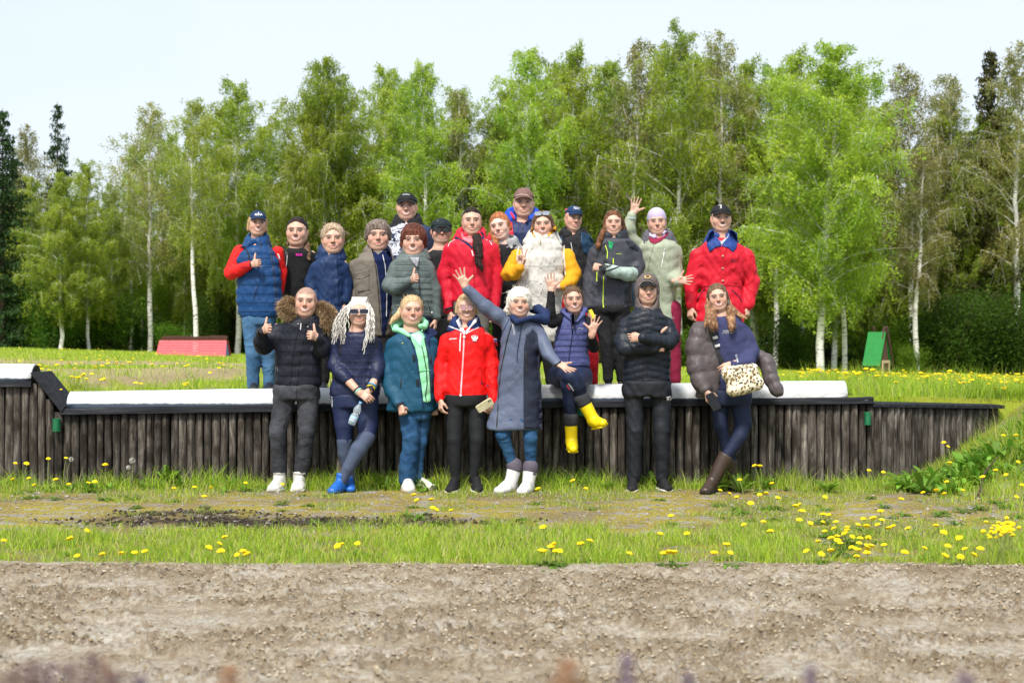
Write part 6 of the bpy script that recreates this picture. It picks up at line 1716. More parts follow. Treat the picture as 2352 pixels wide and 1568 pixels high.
p.strip('zip_flap', [(612, 400), (612, 520), (606, 640)], .045, M15, th=.012); p.strip('waist_cord', [(452, 672), (520, 668), (605, 660), (690, 668), (748, 672)], .010, mat('fab', (.3, .005, .015)))
p.strip('pocket_zip', [(488, 690), (450, 735), (434, 770)], .007, M15d); p.strip('pocket_zip', [(675, 695), (720, 735), (746, 780)], .007, M15d)
for y in (460, 545, 632): p.patch('button', [(607, y-6), (617, y-6), (619, y), (617, y+6), (607, y+6), (605, y)], mat('pl', (.45, .38, .25), .3, .6), .014, .005)
p.text('WOLSE\nSPORT', 686, 492, 22, mat('pl', (.16, .02, .06), .6), bold=.02, name='jacket_lettering', width=42)
p.strip('cap_emblem', [(582, 108), (592, 104), (604, 108), (596, 114), (604, 122), (592, 128)], .005, M_lett, step=3)
# ================================================================ FRONT ROW
# ---- 16. man with the fur hood, both thumbs up
p = Person(C6, 11.78, (330, 0), 'nearly bald man in black parka with fur hood, both thumbs up')
p.head(424, 48, 262, yaw=3, roll=3, smile=2, neck=p.L(420, 300), fat=1.0, blush=.7, brow=(.20, .12, .08), stubble=.2, scalp=((.13, .085, .065), .6))
M16 = mat('nyl', (.007, .009, .017), .5, .007)
armA = [(232, 330, 52, .0), (130, 462, 56, -.06), (112, 430, 50, -.12), (118, 358, 34, -.20)]; armB = [(520, 330, 54, .0), (548, 470, 58, -.04), (530, 490, 50, -.12), (502, 405, 34, -.20)]
p.top(M16, [(272, 330, 520), (292, 270, 560), (325, 228, 562), (400, 218, 545), (500, 212, 535), (620, 212, 532), (700, 210, 534), (748, 214, 530)], [armA, armB], quilt=(.088, .006), aq=(.085, .004), name='parka', wr=(.003, 14, 4))
hipr = [(725, 208, 525), (780, 202, 520), (835, 200, 512)]
legs = [[(280, 800, 78, .0), (228, 1060, 58, -.06), (242, 1335, 50, -.02)], [(435, 800, 78, .0), (432, 1060, 58, -.06), (392, 1335, 50, -.02)]]
t = NT('washed_black_denim'); n1 = t.noise(8, 3, .5, dist=1.4); n2 = t.noise(26, 3, .5, stretch=(.6, 1, 1.6)); n3 = t.noise(4, 4, .6)
M16j = t.bsdf(t.ramp(n3, [(.35, (.016, .017, .021)), (.62, (.060, .062, .072))]), .85, .2, bump=t.math('ADD', n1, t.math('MULTIPLY', n2, .4)), bstr=1, bdist=.012)
p.trousers(M16j, hipr, legs, wr=(.006, 11, 3), vx=.0125)
M_ws = plain('white_shoe', (.60, .58, .54), .6, .3, .1, 30)
for x, d in ((238, -.15), (378, .05)):
    a = p.L(x, 1365, -.04); p.shoe(np.array([a[0], a[1], .10]), (d, -1, 0), M_ws, floor=0, size=.29, wide=1.2, shaft=(p.L(x, 1338, -.03), .052, .050), sole=M_sole, name='trainer')
p.hand(p.L(128, 352, -.20), (.45, -.80, .18), (.85, .45, 0), 1, 'thumb', .19); p.hand(p.L(505, 398, -.20), (-.45, -.80, .18), (-.85, .45, 0), -1, 'thumb', .19)
p.inner([armA, armB], legs)
p.bvh()
for x in (238, 378):
    for i, y in enumerate((1372, 1386, 1400, 1414)): p.strip('lace', [(x-20+i, y), (x+20-i, y+7)], .007, M_lett, raise_=.004, step=6)
    p.strip('shoe_collar', [(x-42, 1345), (x, 1352), (x+42, 1345)], .012, mat('pl', (.30, .29, .27), .8), raise_=.003)
# fur
def fur(p, path, rad, n, m, seed, ln=.036, w=.0028):
    r = np.random.default_rng(seed); P = np.array([q for q in path]); cum = np.r_[0, np.cumsum(np.linalg.norm(np.diff(P, axis=0), axis=1))]
    t_ = r.uniform(0, cum[-1], n); c = np.stack([np.interp(t_, cum, P[:, k]) for k in range(3)], 1); rr = np.interp(t_, cum, rad)
    tg = np.stack([np.interp(t_+.01, cum, P[:, k])-np.interp(t_-.01, cum, P[:, k]) for k in range(3)], 1)
    d = r.normal(0, 1, (n, 3)); tg /= np.linalg.norm(tg, axis=1, keepdims=True)+1e-9; d -= tg*(d*tg).sum(1, keepdims=True)*.8; d /= np.linalg.norm(d, axis=1, keepdims=True)
    b = c+d*rr[:, None]*.75; L = r.uniform(.6, 1.2, n)[:, None]*ln; s_ = np.cross(d, r.normal(0, 1, (n, 3))); s_ /= np.linalg.norm(s_, axis=1, keepdims=True)
    tip = b+d*L*.8+r.normal(0, .3, (n, 3))*L+np.array([0, 0, -.15])*L+tg*L*.35; ww = w*r.uniform(.6, 1.4, n)[:, None]
    V = np.stack([b-s_*ww, b+s_*ww, tip], 1).reshape(-1, 3); base = np.array([[.36, .24, .125], [.50, .35, .20], [.20, .12, .06], [.62, .47, .30]])[r.integers(0, 4, n)]
    C = np.stack([base*.5, base*.5, base*1.1], 1).reshape(-1, 3)
    core = p.field('fur_trim', [p.o_seg(P[i], P[i+1], rad[i]*.85, rad[i+1]*.85) for i in range(len(P)-1)], .012, plain('fur_base', (.26, .165, .085), .95), garment=False)
    o = mesh_np('fur', V, np.arange(n*3).reshape(-1, 3), m, core, cols=C); tag(o, kind='stuff')
M_fur = leafmat('fur_hair', .15, .7)
fur(p, [p.L(342, 170, .03), p.L(300, 160, .0), p.L(272, 195, -.01), p.L(300, 235, -.04), p.L(330, 250, -.07)], [.030, .048, .052, .045, .025], 15000, M_fur, 1)
fur(p, [p.L(500, 185, .06), p.L(540, 200, .03), p.L(585, 235, .0), p.L(600, 285, -.03), p.L(570, 325, -.06)], [.035, .048, .055, .058, .045], 20000, M_fur, 2)
p.ring(p.L(420, 282, .03), .095, .085, .034, M16, 'hood', gap=.4, rise=.05, back=1.6)
p.bvh()
p.seams([(400, 222, 540), (745, 218, 528)], 330, 740, 84, mat('pl', (.001, .001, .003), .5)); p.strip('placket', [(382, 310), (352, 420), (330, 560), (312, 740)], .005, mat('pl', (.002, .002, .004), .5)); p.strip('placket', [(440, 300), (410, 400), (380, 560), (362, 740)], .005, mat('pl', (.002, .002, .004), .5))
p.strip('zip', [(390, 300), (386, 345)], .008, M_silver); p.patch('snap', [(432, 322), (440, 320), (442, 328), (434, 332)], M_silver); p.patch('snap', [(366, 302), (373, 302), (373, 309), (366, 309)], M_silver)
p.strip('pocket_edge', [(222, 580), (228, 640)], .008, M_zip); p.strip('yoke_seam', [(222, 315), (290, 318), (340, 318)], .005, mat('pl', (.002, .002, .004), .5))
p.strip('fly_seam', [(362, 755), (356, 830)], .005, mat('pl', (.008, .008, .01), .7)); p.strip('side_seam', [(350, 830), (290, 960), (262, 1040)], .004, mat('pl', (.008, .008, .01), .7))
p.patch('t_shirt', [(388, 280), (455, 270), (440, 310), (400, 312)], M_black, .004, .01, default=-.08)
def wristwatch(p, c, ax, r_, m1=M_zip, name='wristwatch', face=True, w=.014, fc=(0, -1, .2)):
    ax = unit(ax); u_ = unit(np.cross(ax, (.3, 1, .2))); v_ = np.cross(ax, u_); a = np.linspace(0, 2*np.pi, 17)
    P = [c+(u_*math.cos(q)+v_*math.sin(q))*r_ for q in a]; rings = []
    V = np.concatenate([np.array(P)-ax*w/2, np.array(P)+ax*w/2, np.array(P)*0+(np.array(P)-c)*1.12+c+ax*w/2, (np.array(P)-c)*1.12+c-ax*w/2]); n = 17
    Fq = np.concatenate([np.array([[k*n+i, k*n+i+1, ((k+1) % 4)*n+i+1, ((k+1) % 4)*n+i] for i in range(n-1)]) for k in range(4)])
    o = p.add(name, V, Fq, m1)
    if face:
        d = unit(fc); d = unit(d-ax*(d@ax)); s_ = np.cross(ax, d); cc = c+d*r_*1.15; A = [cc+(ax*math.cos(q)+s_*math.sin(q))*.019 for q in np.linspace(0, 2*np.pi, 13)[:-1]]
        V = np.concatenate([np.array(A)+d*.006, np.array(A)-d*.004]); Fe = np.array([[i, (i+1) % 12, 12+(i+1) % 12, 12+i] for i in range(12)])
        mesh_np('watch_face', V, [np.array([list(range(12))]), np.array([list(range(12))[::-1]])+12, Fe], M_lens, o, smooth=False)
    return o
wristwatch(p, p.L(117, 360, -.20), p.L(128, 340, -.2)-p.L(112, 390, -.19), .037, fc=(-.6, -.7, .2))

# ---- 17. woman with white braids and sunglasses
p = Person(C6, 11.72, (740, 0), 'woman with long white crimped braids and large dark sunglasses in navy jacket')
p.head(796, 130, 322, yaw=5, smile=1, neck=p.L(782, 370), fat=1.08, blush=.3, brow=(.05, .03, .03))
M17 = mat('nyl', (.012, .016, .050), .38, .006)
armA = [(648, 440, 52, .0), (622, 590, 50, -.02), (660, 640, 46, -.08), (712, 692, 38, -.14)]; armB = [(915, 440, 50, .0), (928, 590, 48, -.02), (918, 640, 44, -.06), (902, 706, 36, -.10)]
p.top(M17, [(362, 700, 868), (385, 650, 925), (420, 618, 952), (500, 632, 935), (600, 645, 912), (680, 620, 925), (760, 590, 940), (812, 588, 938)], [armA, armB], quilt=(.052, .003), aq=(.05, .0035), wr=(.003, 18, 7), vx=.011)
M17l = mat('fab', (.008, .016, .058), .6, .35, .003); M17s = mat('fab', (.065, .085, .135), .85, .2, .003)
hipr = [(790, 592, 932), (840, 600, 930), (890, 605, 928)]
lA = [(685, 860, 84, .0), (692, 1010, 66, -.03), (695, 1120, 52, -.04), (700, 1200, 50, -.02), (722, 1330, 34, .0), (735, 1415, 27, .0)]
lB = [(845, 860, 84, .0), (858, 1010, 68, -.06), (845, 1095, 56, -.12), (790, 1180, 52, -.16), (720, 1310, 38, -.18), (678, 1400, 28, -.18)]
p.trousers(M17l, hipr, [lA, lB], vx=.0125, wr=(.0015, 9, 3), name='leggings')
p.field('sock', [o for i in range(2, 5) for o in [p.o_seg(p.L(lA[i][0], lA[i][1], lA[i][3]), p.L(lA[i+1][0], lA[i+1][1], lA[i+1][3]), (lA[i][2]+4)*p.px, (lA[i+1][2]+4)*p.px)]], .011, M17s, wr=(.0015, 12, 2))
p.field('sock', [o for i in range(2, 5) for o in [p.o_seg(p.L(lB[i][0], lB[i][1], lB[i][3]), p.L(lB[i+1][0], lB[i+1][1], lB[i+1][3]), (lB[i][2]+4)*p.px, (lB[i+1][2]+4)*p.px)]], .011, M17s, wr=(.0015, 12, 2))
M_bs = plain('blue_shoe', (.015, .11, .42), .4, .45, .15, 20)
a = p.L(672, 1405, -.18); p.shoe(np.array([a[0]-.01, a[1], .095]), (-.35, -.9, 0), M_bs, floor=0, size=.27, shaft=(np.array([a[0]+.0, a[1]+.0, .155]), .040, .042), name='boot')
a = p.L(736, 1420, .0); p.shoe(np.array([a[0], a[1]-.04, .090]), (.15, -.98, 0), M_bs, floor=0, size=.25, name='boot')
p.hand(p.L(800, 785, -.21), (.75, -.35, -.45), (-.3, .9, -.1), 1, 'relaxed', .175); p.hand(p.L(868, 768, -.17), (-.55, -.2, -.8), (-.5, .7, .1), -1, 'fist', .165)
p.forearm(p.L(690, 672, -.12), p.L(800, 785, -.21), .040, .027); p.forearm(p.L(908, 690, -.09), p.L(868, 768, -.17), .036, .026)
p.inner([armA, armB], [lA, lB])
p.hair(H_white, cut=.066, thick=.012, groove=.004)
# crimped braids
r = np.random.default_rng(17); T = p.T; br = []
def braid(p0, p1, p2, n=22, amp=.004):
    t_ = np.linspace(0, 1, n)[:, None]; B = (1-t_)**2*p0+2*t_*(1-t_)*p1+t_**2*p2
    ph = r.uniform(0, 6); B[:, 0] += amp*np.sin(np.linspace(0, 26, n)+ph)*np.minimum(1, t_[:, 0]*3); B[:, 1] += amp*.6*np.cos(np.linspace(0, 26, n)+ph); return B
for i in range(190):
    q = -1 if i % 2 else 1
    if q == -1: a0 = T(-.070-r.uniform(0, .012), r.uniform(-.03, .08), r.uniform(-.02, .07)); e = p.L(r.uniform(600, 700), r.uniform(300, 450), -.10+r.uniform(-.05, .06)); 
    else: a0 = T(.070+r.uniform(0, .012), r.uniform(-.03, .08), r.uniform(-.02, .07)); e = p.L(r.uniform(835, 900), r.uniform(320, 440), -.12+r.uniform(-.04, .06))
    m_ = (a0+e)/2+np.array([q*.035, -.01, .05]); br.append(tube(braid(a0, m_, e), np.linspace(.0034, .0022, 22), 3))
for x0_, e in ((.055, (826, 515)), (.062, (816, 490)), (.066, (840, 470)), (.070, (852, 440)), (-.060, (735, 360)), (-.066, (700, 400))):
    a0 = T(x0_, -.045, .055); ep = p.L(e[0], e[1], -.16); m_ = np.array([a0[0]+.03*np.sign(x0_), min(a0[1], ep[1])-.035, (a0[2]+ep[2])/2+.03]); br.append(tube(braid(a0, m_, ep), np.linspace(.0048, .0028, 22), 4))
for i in range(22):
    x = r.uniform(-.05, .05); a0 = T(x, -.048, .084); e = T(x*1.5, .09, .04); m_ = T(x*1.2, .0, .175); br.append(tube(braid(a0, m_, e, 18, .003), np.full(18, .0065), 5))
V, Fq = join(br); tag(p.add('braids', V, Fq, hairmat('white_braid_hair', (.66, .62, .55), (.90, .88, .84))), kind='stuff')
# flat shield sunglasses
g = p.glasses('square', frame=(.55, .55, .55), lens=(.010, .009, .02), w=.034, h=.020, cz=.006, fr=.0016); p.bvh(); p.seams([(450, 640, 935), (600, 650, 910), (700, 625, 925), (800, 596, 930)], 470, 770, 50, mat('pl', (.004, .005, .016), .6))
p.strip('zip', [(822, 420), (824, 560), (826, 700), (826, 750)], .007, mat('pl', (.015, .02, .05), .5)); p.strip('bag_strap', [(668, 395), (672, 440), (660, 520)], .014, M_zip); p.strip('bag_strap', [(912, 395), (918, 470)], .012, M_zip)
p.text('ACTION', 606, 846, 9, M_lett, rotz=-88, name='leg_lettering', width=74, bold=.02)
M_mint = mat('pl', (.25, .68, .55), .5); wristwatch(p, p.L(792, 776, -.20), p.L(800, 785, -.21)-p.L(700, 680, -.12), .031, M_mint, 'wristband', False, .010); wristwatch(p, p.L(783, 766, -.197), p.L(800, 785, -.21)-p.L(700, 680, -.12), .032, M_zip, 'bracelet', False, .008)
wristwatch(p, p.L(876, 752, -.155), p.L(868, 768, -.17)-p.L(908, 690, -.09), .032, mat('pl', (.75, .60, .02), .5), 'wristband', False, .012); wristwatch(p, p.L(884, 738, -.145), p.L(868, 768, -.17)-p.L(908, 690, -.09), .034, mat('pl', (.05, .30, .55), .5), 'wristband', False, .010)
wristwatch(p, p.L(870, 765, -.165), p.L(868, 768, -.17)-p.L(908, 690, -.09), .033, M_zip, face=True, fc=(.2, -1, .2))
# water bottle in her hand
b0 = p.w(806, 850, -.235); b1 = p.w(738, 1008, -.25); ax = unit(b1-b0); Lb = np.linalg.norm(b1-b0); r0 = .031
prof = [(0, .010), (.10, .011), (.13, .013), (.20, .022), (.30, .0305), (.38, .032), (.46, .027), (.50, .0235), (.55, .029), (.60, .031), (.80, .0315), (.94, .031), (.99, .027), (1.0, .012)]
def lathe(c, ax, prof, n=20):
    ax = unit(ax); u_ = unit(np.cross(ax, (0, 1, .1))); v_ = np.cross(ax, u_); a = np.arange(n)/n*2*np.pi
    V = np.concatenate([c+ax*h_+(np.cos(a)[:, None]*u_+np.sin(a)[:, None]*v_)*rr for h_, rr in prof]); m = len(prof)
    i = np.arange(m-1)[:, None]*n; j = np.arange(n)[None]; return V, np.stack([i+j, i+(j+1) % n, i+n+(j+1) % n, i+n+j], -1).reshape(-1, 4)
bo = tag(empty('water_bottle', tuple(b0)), 'clear plastic water bottle with a blue label held by the woman with braids', 'bottle')
t = NT('clear_plastic'); g_ = t.new('ShaderNodeBsdfPrincipled'); g_.inputs['Base Color'].default_value = (.80, .90, .97, 1); g_.inputs['Roughness'].default_value = .05; g_.inputs['Transmission Weight'].default_value = .75; g_.inputs['IOR'].default_value = 1.25; t.link(g_.outputs[0], t.out.inputs[0]); M_plas = t.m
V, Fq = lathe(np.zeros(3), ax, [(h_*Lb, rr) for h_, rr in prof]); mesh_np('bottle_body', V, Fq, M_plas, bo)
V, Fq = lathe(np.zeros(3), ax, [(.62*Lb, .0318), (.63*Lb, .0322), (.83*Lb, .0324), (.84*Lb, .0318)]); mesh_np('label', V, Fq, mat('pl', (.35, .62, .75), .4), bo)
V, Fq = lathe(np.zeros(3), ax, [(.755*Lb, .0323), (.76*Lb, .0328), (.775*Lb, .0328), (.78*Lb, .0323)]); mesh_np('label_stripe', V, Fq, mat('pl', (.7, .05, .10), .4), bo)
V, Fq = lathe(np.zeros(3), ax, [(-.02*Lb, .003), (-.018*Lb, .013), (.07*Lb, .0135), (.08*Lb, .010)]); mesh_np('cap', V, Fq, mat('pl', (.15, .32, .55), .4), bo)

# ---- 18. blonde in the teal jacket over a mint hoodie
p = Person(C7, 11.72, (300, 0), 'blonde woman in open teal jacket over mint green hoodie and blue jeans')
p.head(292, 112, 320, yaw=10, roll=2, smile=2, neck=p.L(288, 365), fat=1.06, blush=.8, brow=(.42, .28, .18))
M18 = mat('fab', (.008, .066, .125), .6, .3, .008); M18m = mat('fab', (.28, .72, .40), .85, .2, .008); M18n = mat('fab', (.010, .022, .075))
armA = [(152, 440, 56, .0), (120, 620, 54, .02), (148, 760, 48, -.04), (200, 862, 36, -.12)]; armB = [(430, 420, 50, .02), (455, 600, 44, .06), (452, 800, 36, .06), (455, 870, 32, .04)]
p.top(M18, [(365, 200, 382), (385, 150, 430), (420, 115, 462), (520, 125, 470), (650, 130, 468), (780, 128, 462), (880, 122, 450), (918, 118, 445)], [armA, armB], wr=(.006, 10, 3))
hipr = [(880, 215, 425), (930, 215, 420), (980, 215, 418)]
legs = [[(280, 930, 70, .0), (284, 1100, 60, -.04), (272, 1250, 60, -.03), (256, 1395, 58, -.02)], [(372, 930, 62, .05), (345, 1130, 50, .03), (322, 1385, 42, .05)]]
p.trousers(M_jean2, hipr, legs, wr=(.007, 10, 5), vx=.0125)
a = p.L(262, 1420, -.04); p.shoe(np.array([a[0], a[1], .11]), (.15, -1, 0), M_ws, floor=0, size=.29, wide=1.15, sole=plain('muddy_sole', (.45, .32, .22), .9, .2, .5, 20), name='trainer')
a = p.L(335, 1415, .06); p.shoe(np.array([a[0], a[1], .095]), (.85, -.55, 0), M_ws, floor=0, size=.27, sole=M_sole, name='trainer')
p.hand(p.L(207, 872, -.13), (.25, -.3, -.9), (.6, .7, 0), 1, 'fist', .165); p.hand(p.L(456, 872, .04), (0, -.2, -1), (-.6, .5, 0), -1, 'fist', .165)
p.inner([armA, armB], legs)
p.hair(H_blond, cut=.082, thick=.010, ears=True); p.strands(H_blond, frizz(p, 60, 18, ln=.02), .0015)
p.field('ponytail', [p.o_seg(p.L(235, 190, .09), p.L(200, 245, .05), .030, .030), p.o_seg(p.L(200, 245, .05), p.L(165, 275, .02), .032, .024), p.o_seg(p.L(165, 275, .02), p.L(142, 305, -.01), .022, .010)], .008, H_blond, wr=(.003, 30, 2), garment=False)
p.field('hood', p.arm([(352, 320, 17, -.08), (378, 325, 20, -.03), (385, 305, 24, .04), (365, 285, 28, .10), (290, 275, 32, .14), (215, 295, 30, .11), (175, 325, 26, .05), (178, 345, 22, -.01), (222, 358, 18, -.07), (275, 388, 15, -.12)]), .011, M18m, wr=(.004, 16, 1))
p.bvh()
hd = p.patch('hoodie', [(270, 385), (300, 372), (365, 345), (382, 400), (400, 520), (415, 680), (424, 845), (392, 852), (370, 846), (352, 700), (335, 560), (315, 470)], M18m, .008, .012, default=None)
p.patch('t_shirt', [(282, 385), (300, 372), (352, 376), (362, 400), (358, 470), (330, 440)], mat('fab', (.42, .72, .66)), .010, .004)
p.strip('zip', [(362, 465), (375, 520), (392, 620), (398, 720), (386, 800), (392, 848)], .007, M_zip, raise_=.012); p.strip('drawcord', [(378, 400), (392, 470), (400, 510)], .008, M_zip, raise_=.012)
p.strip('jacket_edge', [(280, 400), (318, 520), (340, 640), (358, 760), (372, 885)], .010, M18n, raise_=.008)
for pts in ([(294, 518), (308, 516), (313, 562), (299, 564)], [(320, 690), (335, 688), (340, 736), (325, 738)], [(415, 528), (428, 526), (428, 572), (414, 572)], [(424, 700), (434, 698), (436, 745), (426, 746)]): p.patch('velcro_tab', pts, M_zip, .010, .006)
p.strip('hoodie_seam', [(340, 632), (420, 628)], .005, mat('fab', (.18, .5, .28)), raise_=.012); p.strip('pocket_zip', [(218, 682), (212, 750)], .008, M_zip); p.strip('cuff_strap', [(182, 872), (232, 855)], .022, M_zip)
p.patch('small_emblem', [(222, 436), (230, 434), (231, 443), (223, 445)], mat('pl', (.6, .6, .02), .5)); p.patch('lapel', [(385, 345), (440, 335), (470, 362), (462, 385), (420, 400), (418, 470), (400, 500), (392, 420)], M18n, .006, .012)
p.strip('side_seam', [(356, 930), (352, 1060), (345, 1200), (330, 1390)], .005, mat('pl', (.01, .03, .08), .8))

# ---- 19. woman in the bright red team jacket
p = Person(C7, 11.65, (665, 0), 'woman with round mirrored sunglasses in a bright red team jacket')
p.head(672, 102, 292, yaw=4, smile=2, neck=p.L(662, 340), fat=.98, blush=.2, brow=(.25, .15, .09))
M19 = mat('nyl', (.78, .006, .006), .5, .009); M19n = mat('fab', (.010, .025, .10)); M19w = mat('fab', (.72, .70, .76))
armA = [(528, 410, 50, .0), (490, 600, 44, .02), (486, 820, 36, -.04)]; armB = [(832, 410, 50, .0), (858, 600, 44, .02), (862, 835, 36, -.04)]
p.top(M19, [(335, 595, 745), (352, 555, 800), (380, 515, 850), (460, 522, 842), (560, 535, 812), (640, 530, 806), (720, 520, 812), (803, 516, 818)], [armA, armB], wr=(.005, 12, 6), depth=.6)
hipr = [(785, 522, 812), (840, 528, 806), (880, 535, 800)]
legs = [[(595, 840, 72, .0), (588, 1110, 52, -.03), (600, 1390, 34, .0)], [(738, 840, 72, .0), (748, 1110, 52, -.03), (722, 1390, 34, .0)]]
M19l = mat('fab', (.010, .011, .013), .7, .3, .004)
p.trousers(M19l, hipr, legs, wr=(.002, 10, 2), vx=.0125, name='leggings')
for x, d in ((588, -.2), (740, .15)):
    a = p.L(x, 1410, -.03); p.shoe(np.array([a[0], a[1], .10]), (d, -1, 0), M_black, floor=0, size=.28, sole=M_sole, name='trainer')
p.hand(p.L(487, 832, -.05), (.1, -.25, -1), (.8, .4, 0), 1, 'relaxed', .175); p.hand(p.L(858, 845, -.05), (-.28, -.25, -1), (-.5, .8, 0), -1, 'grip', .175)
p.inner([armA, armB], legs)
p.hair(H_blond, cut=.078, thick=.011, side=.03); p.glasses('round', frame=(.45, .35, .22), lens=(.42, .22, .26), w=.024, h=.023, cz=.004, fr=.0016)
p.ring(p.L(665, 300, .02), .088, .078, .030, M19n, 'collar', gap=.55, rise=.045, back=1.4)
p.bvh()
p.patch('inner_collar', [(600, 285), (622, 262), (634, 305), (660, 355), (664, 372), (652, 372), (622, 335)], M19w, .008, .012, default=-.10); p.patch('inner_collar', [(750, 262), (745, 290), (700, 335), (674, 372), (664, 372), (668, 352), (705, 310), (732, 262)], M19w, .008, .012, default=-.10)
p.strip('collar_piping', [(548, 320), (600, 340), (640, 358), (658, 376)], .009, M_lett, raise_=.006); p.strip('collar_piping', [(668, 376), (700, 355), (760, 328)], .006, M_lett, raise_=.006)
p.patch('navy_collar', [(552, 318), (600, 288), (622, 338), (652, 372), (600, 345)], M19n, .006, .01, default=-.10)
p.strip('zip', [(656, 372), (652, 480), (645, 600), (638, 700), (632, 798)], .011, mat('pl', (.75, .45, .50), .5)); p.strip('chest_pocket_zip', [(633, 368), (628, 420), (626, 495)], .008, M_lett)
aa = np.linspace(0, 2*np.pi, 17)[:-1]; p.patch('zip_pull', [(656+9*math.cos(q), 396+10*math.sin(q)) for q in aa], M_lett, .010, .006, step=4); p.patch('zip_pull', [(622, 796), (640, 796), (638, 812), (626, 812)], M_silver, .01, .005)
p.text('FORWARD', 577, 409, 9, M_lett, rotz=4, bold=.03, shear=.5, name='white_lettering', width=54)
p.patch('crest_badge', [(729+26*math.cos(q), 405+25*math.sin(q)) for q in aa], mat('nyl', (.60, .004, .02)), .004, .003)
# double headed eagle, cut as white shapes
E = [[(706, 392), (712, 385), (716, 396), (722, 404), (722, 416), (712, 412), (706, 402)], [(752, 392), (746, 385), (742, 396), (736, 404), (736, 416), (746, 412), (752, 402)],
     [(722, 398), (720, 390), (724, 386), (728, 392), (732, 392), (734, 386), (739, 390), (736, 398), (737, 414), (733, 424), (729, 428), (725, 424), (721, 414)], [(715, 418), (722, 417), (724, 425), (716, 424)], [(743, 418), (736, 417), (734, 425), (742, 424)], [(726, 384), (729, 380), (732, 384), (729, 388)], [(716, 385), (719, 382), (722, 386), (718, 388)], [(736, 386), (739, 382), (742, 385), (740, 388)]]
for e in E: p.patch('eagle', e, M_lett, .009, .002, step=4)
fx = [(860, 400), (884, 404), (890, 456), (868, 456)]
p.patch('sleeve_patch', [(858, 396), (884, 400), (892, 460), (866, 458)], mat('pl', (.42, .01, .02), .7), .004, .003); p.patch('flag_stripe', [(862, 405), (884, 409), (886, 420), (863, 417)], M_lett, .009, .002); p.patch('flag_stripe', [(863, 417), (886, 420), (887, 432), (866, 429)], mat('pl', (.02, .10, .55), .6), .009, .002); p.patch('flag_stripe', [(866, 429), (887, 432), (889, 444), (868, 442)], mat('pl', (.5, .01, .02), .6), .009, .002)
p.strip('pocket_seam', [(772, 600), (776, 700), (780, 712)], .004, mat('pl', (.35, .003, .003), .6)); p.patch('pocket_pull', [(772, 708), (790, 718), (788, 724), (770, 714)], M19n, .006, .004); p.patch('pocket_pull', [(816, 725), (828, 732), (826, 742), (815, 738)], M19n, .006, .004); p.strip('hem', [(518, 792), (600, 797), (700, 798), (812, 792)], .010, M19, raise_=.004)
for i in range(4): p.strip('shoulder_print', [(785+i*9, 345+i*2), (812+i*8, 372+i*3)], .0025, mat('pl', (.85, .35, .35), .6))
def phone(name, c, w_, h_, t_, Rm_, m, lab, cam_=True):
    o = tag(empty(name, tuple(c)), lab, 'phone')
    V = []; 
    for sz_, y in ((.92, -t_/2), (1, -t_/2+.0015), (1, t_/2-.0015), (.92, t_/2)):
        for q in np.linspace(0, 2*np.pi, 25)[:-1]:
            x = np.sign(math.cos(q))*abs(math.cos(q))**.25*w_/2*sz_; z = np.sign(math.sin(q))*abs(math.sin(q))**.25*h_/2*(1 if sz_ == 1 else .97); V.append(Rm_@np.array([x, y, z]))
    V = np.array(V); n = 24; Fq = np.concatenate([np.array([[k*n+i, k*n+(i+1) % n, (k+1)*n+(i+1) % n, (k+1)*n+i] for i in range(n)]) for k in range(3)])
    mesh_np('phone_body', V, [Fq, np.array([list(range(n))[::-1], [3*n+i for i in range(n)]])], m, o, smooth=False)
    if cam_:
        for dx, dz in ((-.22, .40), (-.22, .30)):
            V2, F2 = lathe(Rm_@np.array([w_*dx, -t_/2, h_*dz]), Rm_@np.array([0, -1., 0]), [(-.001, .006), (.002, .006), (.0021, .001)], 12); mesh_np('camera_lens', V2, F2, M_lens, o)
    return o
phone('phone', p.w(800, 872, -.12), .072, .145, .009, rot(25, 0, 58), mat('pl', (.72, .66, .42), .3, .5), 'pale yellow phone held low by the woman in the bright red team jacket')

# ---- 20. white-haired woman, arms wide
p = Person(C8, 11.55, (500, 0), 'white haired woman in long slate blue coat, both arms spread wide')
p.head(476, 186, 368, yaw=4, roll=2, smile=2, neck=p.L(478, 410), fat=1.08, blush=.5, brow=(.30, .20, .14), lips=(.5, .16, .15))
M20 = mat('fab', (.085, .105, .165), .55, .35, .008); M20n = mat('fab', (.014, .018, .036), .6, .3, .006); M20h = mat('fab', (.010, .022, .075))
armA = [(412, 400, 44, .02), (330, 350, 46, .0), (262, 300, 42, -.02), (138, 180, 32, -.04)]; armB = [(600, 430, 42, .0), (632, 540, 42, -.06), (660, 600, 38, -.12), (722, 662, 28, -.22)]
p.top(M20, [(378, 415, 560), (395, 385, 600), (430, 362, 625), (520, 352, 612), (600, 348, 602), (720, 346, 608), (850, 335, 616), (960, 305, 620), (1085, 258, 620)], [armA, armB], depth=.58, wr=(.0045, 10, 2), name='coat')
hipr = [(1040, 300, 600), (1070, 310, 598)]
legs = [[(385, 1040, 52, .0), (368, 1120, 46, -.05), (405, 1220, 36, -.02), (440, 1315, 31, .0)], [(545, 1040, 52, .0), (548, 1140, 46, -.05), (548, 1230, 38, -.02), (548, 1320, 34, .0)]]
p.trousers(M_jean2, [(1000, 315, 600), (1050, 330, 595)], legs, wr=(.004, 12, 5), vx=.012)
M_wb = plain('white_rubber', (.64, .63, .61), .4, .45, .06, 20); M_bc = mat('fab', (.10, .085, .11))
a = p.L(415, 1430, -.02); p.shoe(np.array([a[0], a[1], .10]), (-.55, -.8, 0), M_wb, floor=0, size=.29, wide=1.1, shaft=(p.L(446, 1322, .0), .060, .050), name='rubber_boot')
